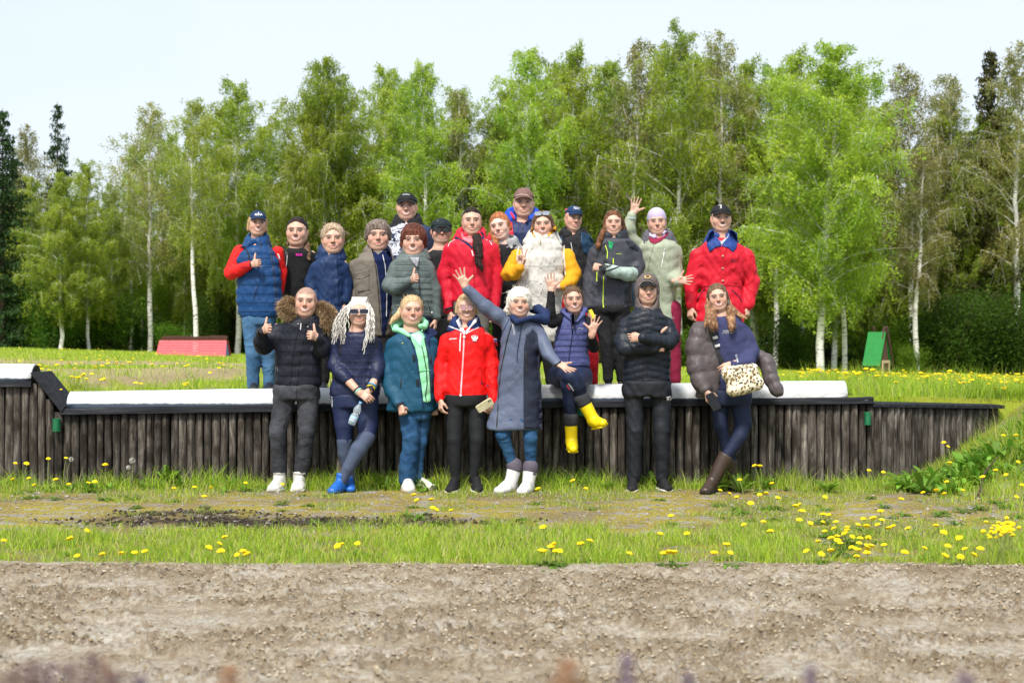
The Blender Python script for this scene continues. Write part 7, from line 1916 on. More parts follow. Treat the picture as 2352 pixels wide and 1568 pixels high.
a = p.L(530, 1435, -.05); p.shoe(np.array([a[0], a[1], .10]), (-.30, -.95, 0), M_wb, floor=0, size=.29, wide=1.1, shaft=(p.L(547, 1332, -.02), .060, .050), name='rubber_boot')
p.field('boot_cuff', [p.o_seg(p.L(443, 1312, .0), p.L(446, 1326, .0), .064, .064, k=.004)], .010, M_bc); p.field('boot_cuff', [p.o_seg(p.L(547, 1322, -.02), p.L(547, 1336, -.02), .064, .064, k=.004)], .010, M_bc)
p.hand(p.L(130, 172, -.05), (-.38, -.1, .9), (.2, -1, 0), 1, 'wide', .185); p.hand(p.L(726, 664, -.23), (.75, -.55, -.45), (.25, -.6, .85), -1, 'wide', .18)
p.inner([armA, armB], legs)
p.hair(H_white, cut=.052, thick=.019, side=.03, back=.06, groove=.004, extra=[p.o_ell(p.T(.01, -.050, .074), (.056, .032, .020), k=.014)]); p.strands(H_white, frizz(p, 260, 20, ln=.030, rr=1.05), .0013)
r = np.random.default_rng(20); p.strands(H_white, [[p.T(-.075, .03, r.uniform(-.05, .02)), p.T(-.105+r.normal(0, .01), .0, -.08), p.L(r.uniform(375, 425), r.uniform(320, 355), -.02)] for _ in range(60)], .004)
p.field('hood', p.arm([(560, 318, 22, .10), (600, 315, 30, .08), (640, 345, 34, .04), (640, 385, 30, -.02), (590, 372, 24, -.06), (545, 372, 18, -.10), (500, 385, 16, -.12), (462, 395, 16, -.13), (438, 370, 20, -.08), (440, 350, 22, .0)]), .011, M20h, wr=(.004, 16, 1))
p.bvh()
p.patch('side_panel', [(520, 480), (560, 440), (590, 470), (602, 560), (606, 700), (614, 850), (622, 1000), (622, 1085), (504, 1076), (502, 900), (502, 700), (506, 560)], M20n, .003, .006, step=10)
p.strip('zip', [(432, 392), (400, 500), (380, 600), (358, 700), (346, 820), (338, 960), (330, 1070)], .010, M_zip); p.strip('drawcord', [(500, 370), (480, 480), (462, 590), (460, 650)], .006, M20h, raise_=.008); p.strip('drawcord', [(410, 375), (375, 450), (352, 520)], .006, M20h)
p.strip('pocket_zip', [(520, 598), (516, 640), (524, 715)], .014, M_zip, raise_=.006); p.text('HORKAOUTWEAR', 437, 436, 9, M_lett, rotz=-78, name='chest_lettering', width=80)
p.patch('round_button', [(520, 1036), (527, 1036), (527, 1044), (520, 1044)], M_zip); p.strip('cuff', [(698, 678), (716, 668), (742, 648)], .014, M_zip)
p.strip('arm_logo', [(612, 450), (622, 440), (636, 446), (640, 462), (628, 468), (614, 460)], .0025, mat('pl', (.2, .24, .34), .6)); p.patch('boot_badge', [(472+13*math.cos(q), 1342+9*math.sin(q)) for q in aa], M_bc, .004, .003); p.patch('boot_badge', [(573+11*math.cos(q), 1366+9*math.sin(q)) for q in aa], M_bc, .004, .003)

# ---- 21. seated girl waving, yellow boots
p = Person(C8, 12.05, (800, .82), 'girl sitting on the white log in yellow rubber boots, waving both hands')
p.head(822, 172, 342, yaw=4, roll=-3, smile=2, neck=p.L(826, 385), fat=.97, blush=.45, brow=(.10, .06, .05))
M21 = mat('nyl', (.065, .078, .21), .6, .006); M21l = mat('fab', (.010, .018, .055), .6, .35, .003); M21s = mat('fab', (.008, .013, .030), .8, .2, .003)
armA = [(742, 372, 36, .0), (690, 400, 36, -.10), (672, 330, 32, -.14), (680, 205, 26, -.16)]; armB = [(902, 385, 34, .0), (945, 540, 36, -.03), (952, 560, 32, -.10), (940, 478, 26, -.20)]
p.sleeve(armA, M_black, wr=(.003, 16, 3)); p.sleeve(armB, M_black, wr=(.003, 16, 3))
p.top(M21, [(348, 770, 880), (362, 742, 905), (395, 725, 915), (460, 705, 918), (540, 702, 915), (620, 696, 922), (684, 690, 930)], quilt=(.055, .006), name='vest', depth=.6, wr=(.003, 16, 2), vx=.0105)
lA = [(735, 745, 72, .0), (770, 745, 62, -.22), (800, 742, 52, -.38), (848, 810, 44, -.36), (880, 885, 34, -.34)]
lB = [(868, 745, 74, .0), (835, 770, 64, -.20), (795, 800, 52, -.34), (800, 900, 42, -.30), (806, 1005, 34, -.27)]
p.field('leggings', [p.o_loft(p.rows([(655, 705, 915), (720, 662, 940), (792, 660, 940)], .75, .02, mx=.17), k=.02)]+[o for l in (lA, lB) for o in p.arm(l)], .0125, M21l, wr=(.002, 10, 2))
p.field('sock', p.arm([(808, 745, 53, -.375), (848, 810, 47, -.36), (882, 888, 37, -.34)]), .011, M21s, wr=(.002, 14, 2)); p.field('sock', p.arm([(800, 895, 45, -.30), (806, 1005, 38, -.27)]), .011, M21s, wr=(.002, 14, 2))
M_yb = plain('yellow_rubber', (.80, .60, .006), .4, .45, .07, 16); M_bf = mat('fab', (.045, .045, .052), .95, .1, .01)
def boot_at(top, ank, d, ra, rb):
    top = np.asarray(top); ank = np.asarray(ank); ops = [p.o_seg(top, ank, ra, rb, k=.01)]; d = unit(d); ax = unit(ank-top)
    ops.append(p.o_seg(ank+ax*.03-d*.02, ank+ax*.045+d*.055, .045, .046, k=.03)); ops.append(p.o_seg(ank+ax*.05+d*.055, ank+ax*.055+d*.125, .042, .036, k=.02))
    o = p.field('rubber_boot', ops, .009, M_yb, cut=[(top, tuple(-ax), .004), (ank+ax*.082, tuple(ax), .006)])
    p.field('sole', [p.o_seg(ank+ax*.078-d*.03, ank+ax*.078+d*.125, .048, .044, fl=.3, u=np.cross(d, ax), k=.004)], .009, M_yb, parent=o, garment=False)
    p.field('fleece_cuff', [p.o_seg(top-ax*.012, top+ax*.016, ra+.010, ra+.008, k=.006)], .009, M_bf)
boot_at(p.L(880, 892, -.34), p.L(944, 1012, -.33), (.42, -.88, .12), .058, .050)
boot_at(p.L(805, 1018, -.27), p.L(810, 1150, -.25), (.05, -1, -.1), .056, .048)
p.hand(p.L(682, 196, -.165), (-.15, -.05, 1), (.15, -1, 0), 1, 'open', .18); p.hand(p.L(942, 468, -.21), (.30, -.05, 1), (-.1, -1, 0), -1, 'wide', .18)
p.inner([armA, armB], [lA[:], lB[:]])
p.hair(H_brown, cut=.080, thick=.011, ears=True, extra=[p.o_ell(p.T(.0, .08, .06), (.04, .04, .035), k=.02)]); p.strands(H_brown, frizz(p, 90, 21, ln=.03), .0016)
p.strands(H_brown, [[p.T(-.062, -.05, .06), p.T(-.078, -.06, .0), p.T(-.080, -.05, -.06)], [p.T(.066, -.045, .06), p.T(.084, -.04, .0), p.T(.095, -.03, -.09)], [p.T(.03, -.07, .07), p.T(.055, -.09, .03), p.T(.06, -.085, -.01)]], .004)
p.field('collar', p.arm([(752, 330, 14, -.03), (790, 362, 13, -.08), (815, 392, 9, -.11), (845, 392, 9, -.11), (880, 350, 14, -.07), (895, 318, 17, .0), (850, 305, 18, .07), (790, 310, 17, .06), (752, 328, 14, -.02)]), .009, M21, wr=(.002, 20, 1))
p.bvh(); p.seams([(440, 712, 916), (540, 706, 912), (684, 695, 926)], 440, 680, 36, mat('pl', (.025, .03, .085), .6))
p.patch('black_top', [(798, 352), (850, 350), (868, 345), (845, 380), (822, 415), (808, 385)], M_black, .004, .008, default=-.09)
p.strip('zip', [(818, 422), (812, 500), (800, 580), (792, 648)], .009, mat('fab', (.012, .02, .06))); p.strip('zip_pull', [(819, 420), (816, 440)], .009, M_silver, raise_=.008)
p.strip('snaffle_emblem', [(852, 440), (862, 432), (874, 440), (884, 436)], .004, M_silver); p.strip('pocket_zip', [(704, 535), (706, 585)], .006, M_zip); p.strip('pocket_zip', [(900, 570), (908, 612)], .008, M_zip)
p.text('EQUESTRIAN', 806, 812, 10, M_lett, rotz=-55, name='sock_lettering', width=56, bold=.02); p.strip('sock_mark', [(780, 800), (792, 820), (800, 828)], .006, mat('pl', (.5, .02, .05), .6))

# ---- 22. man with crossed arms, hood over his cap
p = Person(C9, 11.72, (335, 0), 'man with crossed arms in black puffer, taupe hood over his cap')
p.head(336, 108, 286, yaw=1, smile=0, neck=p.L(330, 335), fat=.97, blush=.5, brow=(.10, .06, .04), stubble=.35)
M22 = mat('nyl', (.010, .014, .022), .34, .005); M22h = mat('fab', (.115, .092, .088), .9, .15, .005); M22t = mat('fab', (.010, .012, .017), .65, .3, .008)
armA = [(190, 400, 46, .0), (172, 520, 48, -.02), (195, 570, 46, -.08), (380, 568, 34, -.17)]; armB = [(475, 400, 46, .0), (492, 500, 46, -.04), (470, 528, 44, -.12), (305, 500, 34, -.24)]
p.top(M22, [(312, 265, 400), (330, 225, 430), (365, 185, 475), (440, 178, 482), (540, 182, 480), (640, 182, 482), (730, 184, 480), (787, 188, 478)], [armA, armB], quilt=(.055, .0095, .25), aq=(.050, .0095), name='puffer', vx=.0105, wr=(.0015, 20, 2))
hipr = [(770, 180, 488), (830, 178, 490), (880, 178, 488)]
legs = [[(250, 850, 68, .0), (256, 1090, 52, -.03), (248, 1385, 44, .0)], [(415, 850, 68, .0), (430, 1090, 52, -.03), (432, 1385, 42, .0)]]
p.trousers(M22t, hipr, legs, wr=(.007, 9, 8), vx=.0125)
a = p.L(243, 1420, -.02); p.shoe(np.array([a[0], a[1], .10]), (-.15, -1, 0), M_black, floor=0, size=.28, sole=M_sole, name='trainer'); a = p.L(432, 1415, .0); p.shoe(np.array([a[0], a[1], .10]), (.2, -1, 0), M_black, floor=0, size=.28, sole=M_sole, name='trainer')
p.hand(p.L(300, 499, -.245), (-1, .12, .03), (.1, 1, 0), -1, 'relaxed', .17); p.hand(p.L(382, 568, -.175), (.96, .1, .1), (-.1, 1, 0), 1, 'relaxed', .15)
# the finger tips of the hidden hand show at his upper arm
for i, (x, y) in enumerate(((440, 446), (446, 437), (454, 430))): p.body_ops.append(p.o_seg(p.L(x-14, y+16, -.14), p.L(x+6, y, -.13), .0095, .0085))
p.fine.append((p.L(445, 442, -.14), .04, .0045))
p.inner([armA, armB], legs)
p.cap(mat('fab', (.010, .011, .014)), .060, low=.034); c, Rm, u, _ = p.face
# hood: a shell round cap and head, open at the face
ops = [p.o_ell(p.T(0, .03, .030), (.100*u, .112*u, .118*u), Rm=Rm), p.o_seg(p.T(0, .02, -.02), p.T(0, .02, -.15), .094*u, .105*u, u=Rm[:, 0], fl=.95, k=.03)]
ops += [p.o_seg(p.T(0, -.20, -.05), p.T(0, -.02, -.028), .074*u, .076*u, u=Rm[:, 0], fl=1.42, k=.02, op='s', m=.03)]
p.field('hood', ops, .0085, M22h, wr=(.002, 18, 2)); p.bvh(); p.seams([(400, 190, 476), (540, 190, 474), (785, 192, 474)], 390, 480, 38, mat('pl', (.002, .003, .005), .5), sag=-.22); p.seams([(600, 190, 474), (785, 192, 474)], 625, 790, 44, mat('pl', (.002, .003, .005), .5), sag=-.22)
p.ring(p.L(332, 318, .02), .092, .085, .026, M22, 'collar', gap=.12, rise=.02, back=1.2)
p.strip('zip', [(325, 318), (322, 400), (322, 480)], .008, M_zip, raise_=.006); p.strip('zip', [(318, 625), (320, 700), (322, 780)], .008, M_zip, raise_=.006)
p.patch('cap_emblem', [(337+22*math.cos(q), 106+11*math.sin(q)) for q in aa], mat('pl', (.50, .34, .12), .4, .6), .004, .004, step=4); p.patch('cap_emblem', [(337+13*math.cos(q), 103+7*math.sin(q)) for q in aa], M_black, .008, .003, step=4); p.strip('cap_emblem', [(331, 106), (333, 99), (337, 105), (341, 99), (343, 106)], .003, mat('pl', (.50, .34, .12), .4, .6), raise_=.012)
p.strip('brim_edge', [(284, 160), (300, 140), (320, 130), (345, 130), (370, 142), (388, 162)], .003, mat('pl', (.5, .42, .30), .6), raise_=.003)
p.patch('logo_label', [(459, 876), (488, 870), (489, 895), (460, 901)], M_lett, .005, .002); p.patch('logo_label', [(462, 879), (486, 874), (486, 893), (463, 898)], M_black, .008, .001); p.patch('logo_mark', [(465, 884), (474, 882), (474, 894), (465, 895)], M_lett, .010, .001); p.patch('logo_mark', [(478, 880), (484, 879), (484, 891), (478, 892)], M_lett, .010, .001); p.patch('shoulder_logo', [(498, 368), (506, 366), (507, 374), (499, 376)], mat('pl', (.2, .25, .35), .5))

# ---- 23. woman with the leopard bag
p = Person(C9, 11.72, (840, 0), 'long haired woman in navy hoodie with brown puffer slipping off her shoulder')
p.head(786, 156, 328, yaw=-6, roll=-7, smile=2, neck=p.L(812, 372), fat=1.0, blush=.35, brow=(.12, .07, .05))
M23 = mat('nyl', (.085, .070, .072), .32, .008); M23h = mat('fab', (.040, .045, .110), .85, .2, .009); M23l = mat('fab', (.008, .014, .040), .7, .3, .003)
armB = [(965, 450, 44, .0), (1005, 590, 46, -.03), (975, 655, 46, -.12), (885, 668, 34, -.20)]; armH = [(742, 440, 40, .0), (700, 600, 38, .0), (712, 790, 28, -.05)]
p.top(M23h, [(358, 765, 880), (378, 735, 930), (415, 715, 985), (500, 722, 1000), (600, 740, 990), (700, 765, 975), (790, 785, 950), (842, 790, 930)], [armB, armH], name='hoodie', wr=(.006, 9, 3))
hipr = [(825, 738, 1005), (880, 730, 1005), (930, 730, 1000)]
lA = [(800, 900, 58, .02), (805, 1060, 46, .0), (838, 1180, 36, .02), (872, 1290, 32, .03), (880, 1400, 28, .03)]
lB = [(925, 900, 66, .0), (952, 1050, 52, -.08), (925, 1130, 46, -.12), (850, 1240, 36, -.15), (770, 1350, 28, -.16)]
p.trousers(M23l, hipr, [lA, lB], wr=(.002, 10, 4), vx=.0125, name='leggings')
M_bb = plain('brown_leather', (.050, .032, .024), .4, .45, .25, 14)
a = p.L(742, 1400, -.17); p.shoe(np.array([a[0], a[1], .10]), (-.45, -.88, 0), M_bb, floor=0, size=.28, shaft=(p.L(842, 1248, -.15), .066, .050), name='leather_boot', sole=M_dsole)
a = p.L(882, 1420, .03); p.shoe(np.array([a[0], a[1], .10]), (.15, -1, 0), M_bb, floor=0, size=.28, shaft=(p.L(868, 1280, .03), .060, .048), name='leather_boot', sole=M_dsole)
# the puffer, worn on her right arm and hanging behind
pa = [(668, 452, 60, .02), (648, 560, 64, .0), (652, 680, 64, -.02), (678, 780, 56, -.06), (705, 822, 42, -.10)]
ex = [p.o_loft(p.rows([(378, 722, 770, .03), (420, 668, 790, .0), (520, 680, 800), (640, 690, 812), (760, 680, 808), (880, 640, 790)], 1.0, -.01, mn=.12, mx=.14), k=.03, quilt=(.115, .009))]
p.field('puffer', p.arm(pa, quilt=(.085, .010), k=.03)+ex, .0115, M23, wr=(.0025, 16, 3))
p.field('puffer_back', p.arm([(760, 372, 22, .12), (830, 385, 24, .16), (900, 460, 30, .17), (960, 560, 36, .16), (1030, 640, 40, .10), (1100, 640, 42, .06), (1120, 690, 44, .03)])+p.arm([(1040, 600, 34, .10), (1100, 650, 46, .04), (1125, 760, 46, .0), (1160, 830, 42, -.04), (1172, 842, 32, -.05)], quilt=(.07, .010)), .012, M23, wr=(.004, 14, 3))
p.hand(p.L(712, 838, -.13), (.25, -.3, -.95), (.7, .5, 0), 1, 'grip', .18); p.hand(p.L(882, 668, -.21), (-.85, -.25, -.35), (-.3, .8, -.4), -1, 'relaxed', .17)
p.inner([armH, armB], [lA, lB])
p.hair(H_brown, cut=.080, thick=.012, side=.06, back=.05, groove=.0025)
def lock(pts): return [p.o_seg(p.L(*a_[:2], a_[3]), p.L(*b_[:2], b_[3]), a_[2]*p.px, b_[2]*p.px, u=(1, 0, 0), fl=.6, k=.012) for a_, b_ in zip(pts[:-1], pts[1:])]
p.field('long_hair', lock([(728, 230, 14, .02), (722, 300, 19, .0), (735, 360, 26, -.06), (762, 410, 24, -.13), (782, 440, 10, -.15)])+lock([(725, 330, 18, .0), (712, 390, 16, -.06), (704, 430, 6, -.12)])+lock([(848, 240, 14, .03), (862, 310, 22, .0), (868, 370, 26, -.10), (872, 430, 18, -.15), (868, 462, 5, -.16)])+lock([(862, 300, 24, .03), (900, 335, 24, .0), (940, 360, 16, -.06), (975, 376, 5, -.09)]), .0075, H_tip, wr=(.0008, 40, 2, .2), garment=False)
p.strands(H_tip, [[p.L(x, 300, -.04), p.L(x+rng.uniform(-4, 8), 380, -.13), p.L(x+rng.uniform(-6, 22), rng.uniform(430, 466), -.165)] for x in list(rng.uniform(716, 776, 90))+list(rng.uniform(846, 892, 80))], .0024); p.strands(H_tip, [[p.L(x, 290, .02), p.L(x+30, 330, .0), p.L(x+rng.uniform(70, 110), rng.uniform(360, 378), -.08)] for x in rng.uniform(852, 880, 50)], .0024)
p.bvh()
p.strip('bag_strap', [(738, 440), (768, 530), (800, 610), (815, 660)], .042, M_zip, raise_=.006); p.patch('strap_buckle', [(752, 492), (782, 482), (788, 500), (758, 510)], M_silver, .014, .004); p.patch('strap_buckle', [(766, 545), (798, 535), (802, 552), (772, 562)], M_silver, .014, .004)
p.text('CLÓSER', 845, 453, 13, M_lett, name='hoodie_lettering', width=48, bold=.01); p.text('the closer the one fill', 848, 467, 6, M_lett, name='hoodie_lettering', width=70); p.text('CLÓSER', 910, 628, 13, M_lett, rotz=-78, name='cuff_lettering', width=54, bold=.01)
p.strands(M_silver, [[p.T(.083, -.015, -.03), p.T(.086, -.02, -.06), p.T(.084, -.02, -.095)]], .003, name='earring')
p.strip('cuff_seam', [(870, 640), (890, 690)], .004, mat('fab', (.02, .022, .06)))
phone('phone', p.w(757, 905, -.20), .074, .150, .010, rot(-10, 0, -28), mat('pl', (.015, .016, .025), .3, .5), 'dark phone with a pale round mark held low by the woman with the puffer jacket')
# leopard handbag on her arm
t = NT('leopard_print'); vo = t.new('ShaderNodeTexVoronoi', _feature='F1'); vo.inputs['Scale'].default_value = 44; vo.inputs['Randomness'].default_value = 1
dn = t.n.new('ShaderNodeTexNoise'); dn.inputs['Scale'].default_value = 25; t.link(t.coord('Object'), dn.inputs['Vector']); ad = t.new('ShaderNodeVectorMath', _operation='ADD'); sc_ = t.new('ShaderNodeVectorMath', _operation='SCALE'); sc_.inputs['Scale'].default_value = .022
t.link(dn.outputs['Color'], sc_.inputs[0]); t.link(t.coord('Object'), ad.inputs[0]); t.link(sc_.outputs[0], ad.inputs[1]); t.link(ad.outputs[0], vo.inputs['Vector'])
M_leo = t.bsdf(t.ramp(vo.outputs['Distance'], [(.0, (.50, .27, .06)), (.20, (.50, .27, .06)), (.25, (.012, .010, .008)), (.42, (.012, .010, .008)), (.47, (.74, .66, .48))], 'LINEAR'), .5, .3)
bc = p.w(945, 775, -.30); bag = tag(empty('handbag', tuple(bc)), 'leopard print handbag on the arm of the woman with the brown puffer jacket', 'handbag')
k_ = p.px; f = Field((-.20, -.14, -.17), (.20, .14, .17), .0075)
A_ = lambda x, y, d: np.array([(x-945)*k_, d, -(y-775)*k_])
f.seg(A_(855, 725, 0), A_(1010, 700, 0), .075*.75, .06*.75, u=(0, 1, 0), fl=1.0, k=.03); f.seg(A_(890, 830, 0), A_(1030, 790, 0), .06, .055, u=(0, 1, 0), fl=.85, k=.03); f.seg(A_(950, 760, 0), A_(960, 800, 0), .10, .10, u=(1, 0, 0), fl=.6, k=.04)
f.seg(A_(870, 740, 0), A_(890, 820, 0), .05, .05, k=.03); f.seg(A_(1005, 720, 0), A_(1035, 790, 0), .045, .045, k=.03); f.wrinkle(.003, 16, 3)
V, Fq = f.mesh(); mesh_np('bag_body', V, Fq, M_leo, bag)
V, Fq = tube(np.array([A_(870, 700, -.05), A_(930, 680, -.055), A_(1000, 682, -.05), A_(1018, 700, -.03)]), np.full(4, .004), 6); mesh_np('zip', V, Fq, mat('pl', (.42, .30, .18), .5), bag)

q = W(1228.8+398*.3295, 413.4+935*.3295, 12.36); phone('phone', q, .034, .085, .012, rot(10, 0, -25), mat('pl', (.70, .62, .04), .4, .5), 'small yellow and black phone in the hand of the woman with the arm sling', False)
# ================================================================ DANDELIONS, WEEDS, TUFTS
M_petal = plain('dandelion_petal', (.86, .60, .008), .7, .2, .12, 120)
M_stem = plain('dandelion_stem', (.22, .27, .07), .7, .2, .3, 40)
M_bud = plain('dandelion_bud', (.14, .17, .04), .8, .2, .3, 60)
M_seed = plain('dandelion_seed_head', (.50, .48, .44), .9, .1, .3, 200)
M_wleaf = leafmat('weed_leaf', .35, .55, .3, rand=.3)
def ground_hit(px, py, h, upper):
    lo, hi = (12.25, 52) if upper else (7.6, 12.0)
    Y = np.linspace(lo, hi, 900); X = (px-1176)*Y/F; z = CH-(py-795)*Y/F
    g = up_z(X, Y) if upper else low_z(X, Y)
    if upper: ok = Y > wall_y(X)+.08
    else: ok = np.ones_like(Y, bool)
    d = np.where(ok, np.abs(z-g-h), 9); i = int(np.argmin(d))
    return X[i], Y[i], float(g[i]), float(d[i])
def head_mesh(seed, r_=.0195, big=1.0):
    r = np.random.default_rng(seed); V = []; Fc = []
    V.append([0, 0, .010]); n = 16
    for ring, (rr, z) in enumerate(((.40, .011), (.75, .008), (1.0, .002))):
        for i in range(n):
            a = i/n*2*np.pi+ring*.2; q = rr*(1+(.16 if i % 2 else -.08)*(ring == 2)+r.normal(0, .04)); V.append([math.cos(a)*q*r_, math.sin(a)*q*r_, z+r.normal(0, .0012)])
    for i in range(n): Fc.append([0, 1+i, 1+(i+1) % n])
    for k in range(2):
        o = 1+k*n
        for i in range(n): Fc += [[o+i, o+n+i, o+n+(i+1) % n], [o+i, o+n+(i+1) % n, o+(i+1) % n]]
    V.append([0, 0, -.008]); c = len(V)-1; o = 1+2*n
    for i in range(n): Fc.append([c, o+(i+1) % n, o+i])
    return np.array(V), np.array(Fc)
def to_mesh(name, V, Fc, m, cols=None, smooth=True):
    o = mesh_np(name, V, Fc, m, cols=cols, smooth=smooth); d = o.data; bpy.data.objects.remove(o); return d
HM = [to_mesh('flower_head', *head_mesh(s), M_petal, smooth=False) for s in range(4)]
def stem_mesh(seed):
    r = np.random.default_rng(seed); t_ = np.linspace(0, 1, 6); b = r.normal(0, .05, 2)
    return tube(np.stack([b[0]*(t_**2-t_), b[1]*(t_**2-t_), t_-.02], 1), np.full(6, .0022), 5)
SM = []
for s in range(4):
    V, Fq = stem_mesh(s); SM.append(to_mesh('stem', V, Fq, M_stem))
r = np.random.default_rng(4)
P = r.normal(0, 1, (260, 3)); P /= np.linalg.norm(P, axis=1, keepdims=True); V, Fc = leaf_tris(P*.019, np.full(260, .008), r); SEED = to_mesh('seed_ball', V, Fc, M_seed, smooth=False)
def leaf_shape(L, w, teeth, arch, az, tilt, r):
    n = 9; t_ = np.linspace(0, 1, n); prof = np.sin(np.pi*np.clip(t_*.92+.05, 0, 1))**.7*(.35+.75*t_)
    if teeth: prof = prof*(1+.45*np.where(np.arange(n) % 2, 1, -1)*(t_ > .1)*(t_ < .95))
    x = L*t_*math.cos(tilt)+0*t_; z = L*(math.sin(tilt)*t_-arch*t_**2)
    ca, sa = math.cos(az), math.sin(az); c = np.stack([x*ca, x*sa, np.maximum(z, .004)], 1); s_ = np.array([-sa, ca, 0])
    wv = (w*prof)[:, None]; V = np.concatenate([c-s_*wv+[0, 0, .25*w], c, c+s_*wv+[0, 0, .25*w]]); i = np.arange(n-1)
    return V, np.concatenate([np.stack([i, n+i, n+i+1, i+1], 1), np.stack([n+i, 2*n+i, 2*n+i+1, n+i+1], 1)])
def plant_mesh(name, seed, nl, L, w, teeth, tilt, col, arch=.7):
    r = np.random.default_rng(seed); parts = []; C = []
    for i in range(nl):
        l = L*r.uniform(.6, 1.15); V, Fq = leaf_shape(l, w*r.uniform(.8, 1.2), teeth, arch*r.uniform(.5, 1.2), i*2.4+r.uniform(-.4, .4), r.uniform(*tilt), r)
        parts.append((V, Fq)); C.append(np.tile(np.array(col)*r.uniform(.65, 1.35), (len(V), 1)))
    V, Fq = join(parts); return to_mesh(name, V, Fq, M_wleaf, np.concatenate(C))
LM = [plant_mesh('leaves', s, 11, .13, .014, True, (.3, 1.0), (.10, .20, .014)) for s in range(3)]
DM = [plant_mesh('leaves', 10+s, 9, .26, .033, False, (.7, 1.25), (.15, .31, .03), .55) for s in range(3)]
TM = [plant_mesh('leaves', 20+s, 14, .20, .016, True, (.6, 1.3), (.15, .29, .025), .5) for s in range(3)]
def merged_flower(seed):
    V, Fc = head_mesh(seed); V = V*np.array([1, 1, 1])+np.array([0, 0, .16]); sv, sf = stem_mesh(seed); sv = sv*np.array([1, 1, .155])
    o = mesh_np('dandelion', np.concatenate([V, sv]), [Fc, sf+len(V)], mats=[M_petal, M_stem], midx=[0]*len(Fc)+[1]*len(sf), smooth=False)
    d = o.data; bpy.data.objects.remove(o); return d
FM = [merged_flower(s) for s in range(5)]
ND = [0]
def dandelion(px, py, h, upper, lab, grp, leaves=True, seed_head=False):
    X, Y, g, e = ground_hit(px, py, h, upper)
    if e > .05: return
    ND[0] += 1
    o = tag(empty('dandelion', (X, Y, g), random.uniform(0, 6)), lab, 'dandelion', grp)
    s = bpy.data.objects.new('stem', random.choice(SM)); COL.objects.link(s); s.parent = o; s.scale = (1, 1, h)
    s.rotation_euler = (random.uniform(-.08, .08), random.uniform(-.08, .08), 0)
    if seed_head: q = bpy.data.objects.new('seed_ball', SEED)
    else: q = bpy.data.objects.new('flower_head', random.choice(HM))
    COL.objects.link(q); q.parent = o; q.location = (math.sin(s.rotation_euler[1])*h, -math.sin(s.rotation_euler[0])*h, h); q.rotation_euler = (random.uniform(-.1, .5), random.uniform(-.3, .3), random.uniform(0, 6)); k = random.uniform(.8, 1.15); q.scale = (k, k, k)
    if leaves and random.random() < .8:
        l = bpy.data.objects.new('leaves', random.choice(LM)); COL.objects.link(l); l.parent = o; k = random.uniform(.6, 1.1); l.scale = (k, k, k); l.rotation_euler = (0, 0, random.uniform(0, 6))
def simple_flower(px, py, h, upper, lab, grp, k=1.0):
    X, Y, g, e = ground_hit(px, py, h, upper)
    if e > .05: return
    ND[0] += 1
    o = bpy.data.objects.new('dandelion', random.choice(FM)); COL.objects.link(o); o.location = (X, Y, g); s = random.uniform(.85, 1.2)*k; o.scale = (s, s, h/.16); o.rotation_euler = (random.uniform(-.15, .15), random.uniform(-.2, .2), random.uniform(0, 6)); tag(o, lab, 'dandelion', grp)
cr6 = lambda x, y: (1176+x*.5, 1091+y*.5)
cr5 = lambda x, y: (x*.5, 1091+y*.5)
cr3 = lambda x, y: (x*.3003, 689+y*.3003)
G1 = 'dandelions in the grass right of the middle'; L1 = 'yellow dandelion in the thin grass at the right between sand and wall'
for x, y in [(310,315),(360,300),(540,360),(538,390),(700,386),(722,382),(745,385),(930,355),(1000,365),(805,268),(730,187),(680,270),(1060,227),(1188,258),(1158,215),(985,318),(1305,140),(1320,135),(1340,165),(1322,163),(1300,142),(1320,205),(1375,220),(1372,226),(1425,215),(1430,180),(1452,182),(1490,214),(1592,228),(1620,200),(1660,200),(1700,207),(1655,196),(1750,235),(1725,245),(1680,228),(1625,235),(1480,245),(1540,240),(1435,257),(1535,252),(1530,268),(1565,283),(1600,290),(1640,285),(1634,292),(1598,312),(1630,340),(1555,330),(1578,338),(1655,325),(1640,326),(1712,320),(1590,375),(1585,378),(1635,375),(1730,385),(1748,378),(1690,408),(1805,385),(1800,393),(1420,363),(1510,313),(1500,300),(1355,362),(1460,346),(1405,305),(1465,290),(1495,280),(1892,336),(1985,378),(1975,385),(2060,375),(2120,390),(2075,355),(2145,340),(2055,285),(2060,290),(1820,245),(1950,232),(1700,165),(1985,262),(2005,325)]:
    dandelion(*cr6(x+r.uniform(-2, 2), y), random.uniform(.05, .11), False, L1, G1, leaves=random.random() < .5)
for x, y in [(1995,433),(2065,430),(2085,410)]: dandelion(*cr6(x, y), .07, False, 'yellow dandelion at the very edge of the sand at right', 'dandelions at the edge of the sand')
for i in range(46): simple_flower(*cr6(2195+random.uniform(0, 115)+random.uniform(-20, 30), 200+random.uniform(0, 75)+random.uniform(-4, 25)), random.uniform(.12, .20), False, 'small yellow flower in the dense yellow clump at the right edge', 'dense yellow clump at the right edge', .7)
G2 = 'dandelion plant by the sand in the middle'
for x, y in [(170,330),(182,328),(150,348),(136,356),(225,362),(208,387),(238,385),(190,338)]: dandelion(*cr6(x, y), random.uniform(.09, .13), False, 'yellow dandelion in the leafy clump beside the sand near the middle', 'dandelion clump beside the sand near the middle')
for x, y, lab in [(146,238,'single round yellow dandelion bud left of the clump beside the sand'),(120,62,'yellow dandelion right of the white rubber boots'),(335,62,'large yellow dandelion below the hanging yellow boot'),(280,25,'yellow dandelion on a tall stem below the hanging yellow boot'),(950,70,'yellow dandelion right of the brown leather boots'),(1790,110,'yellow dandelion at the foot of the grassy bank'),(1890,80,'yellow dandelion low on the grassy bank')]:
    dandelion(*cr6(x, y), .12, False, lab, None)
L3 = 'yellow dandelion in the weeds before the right half of the wall'
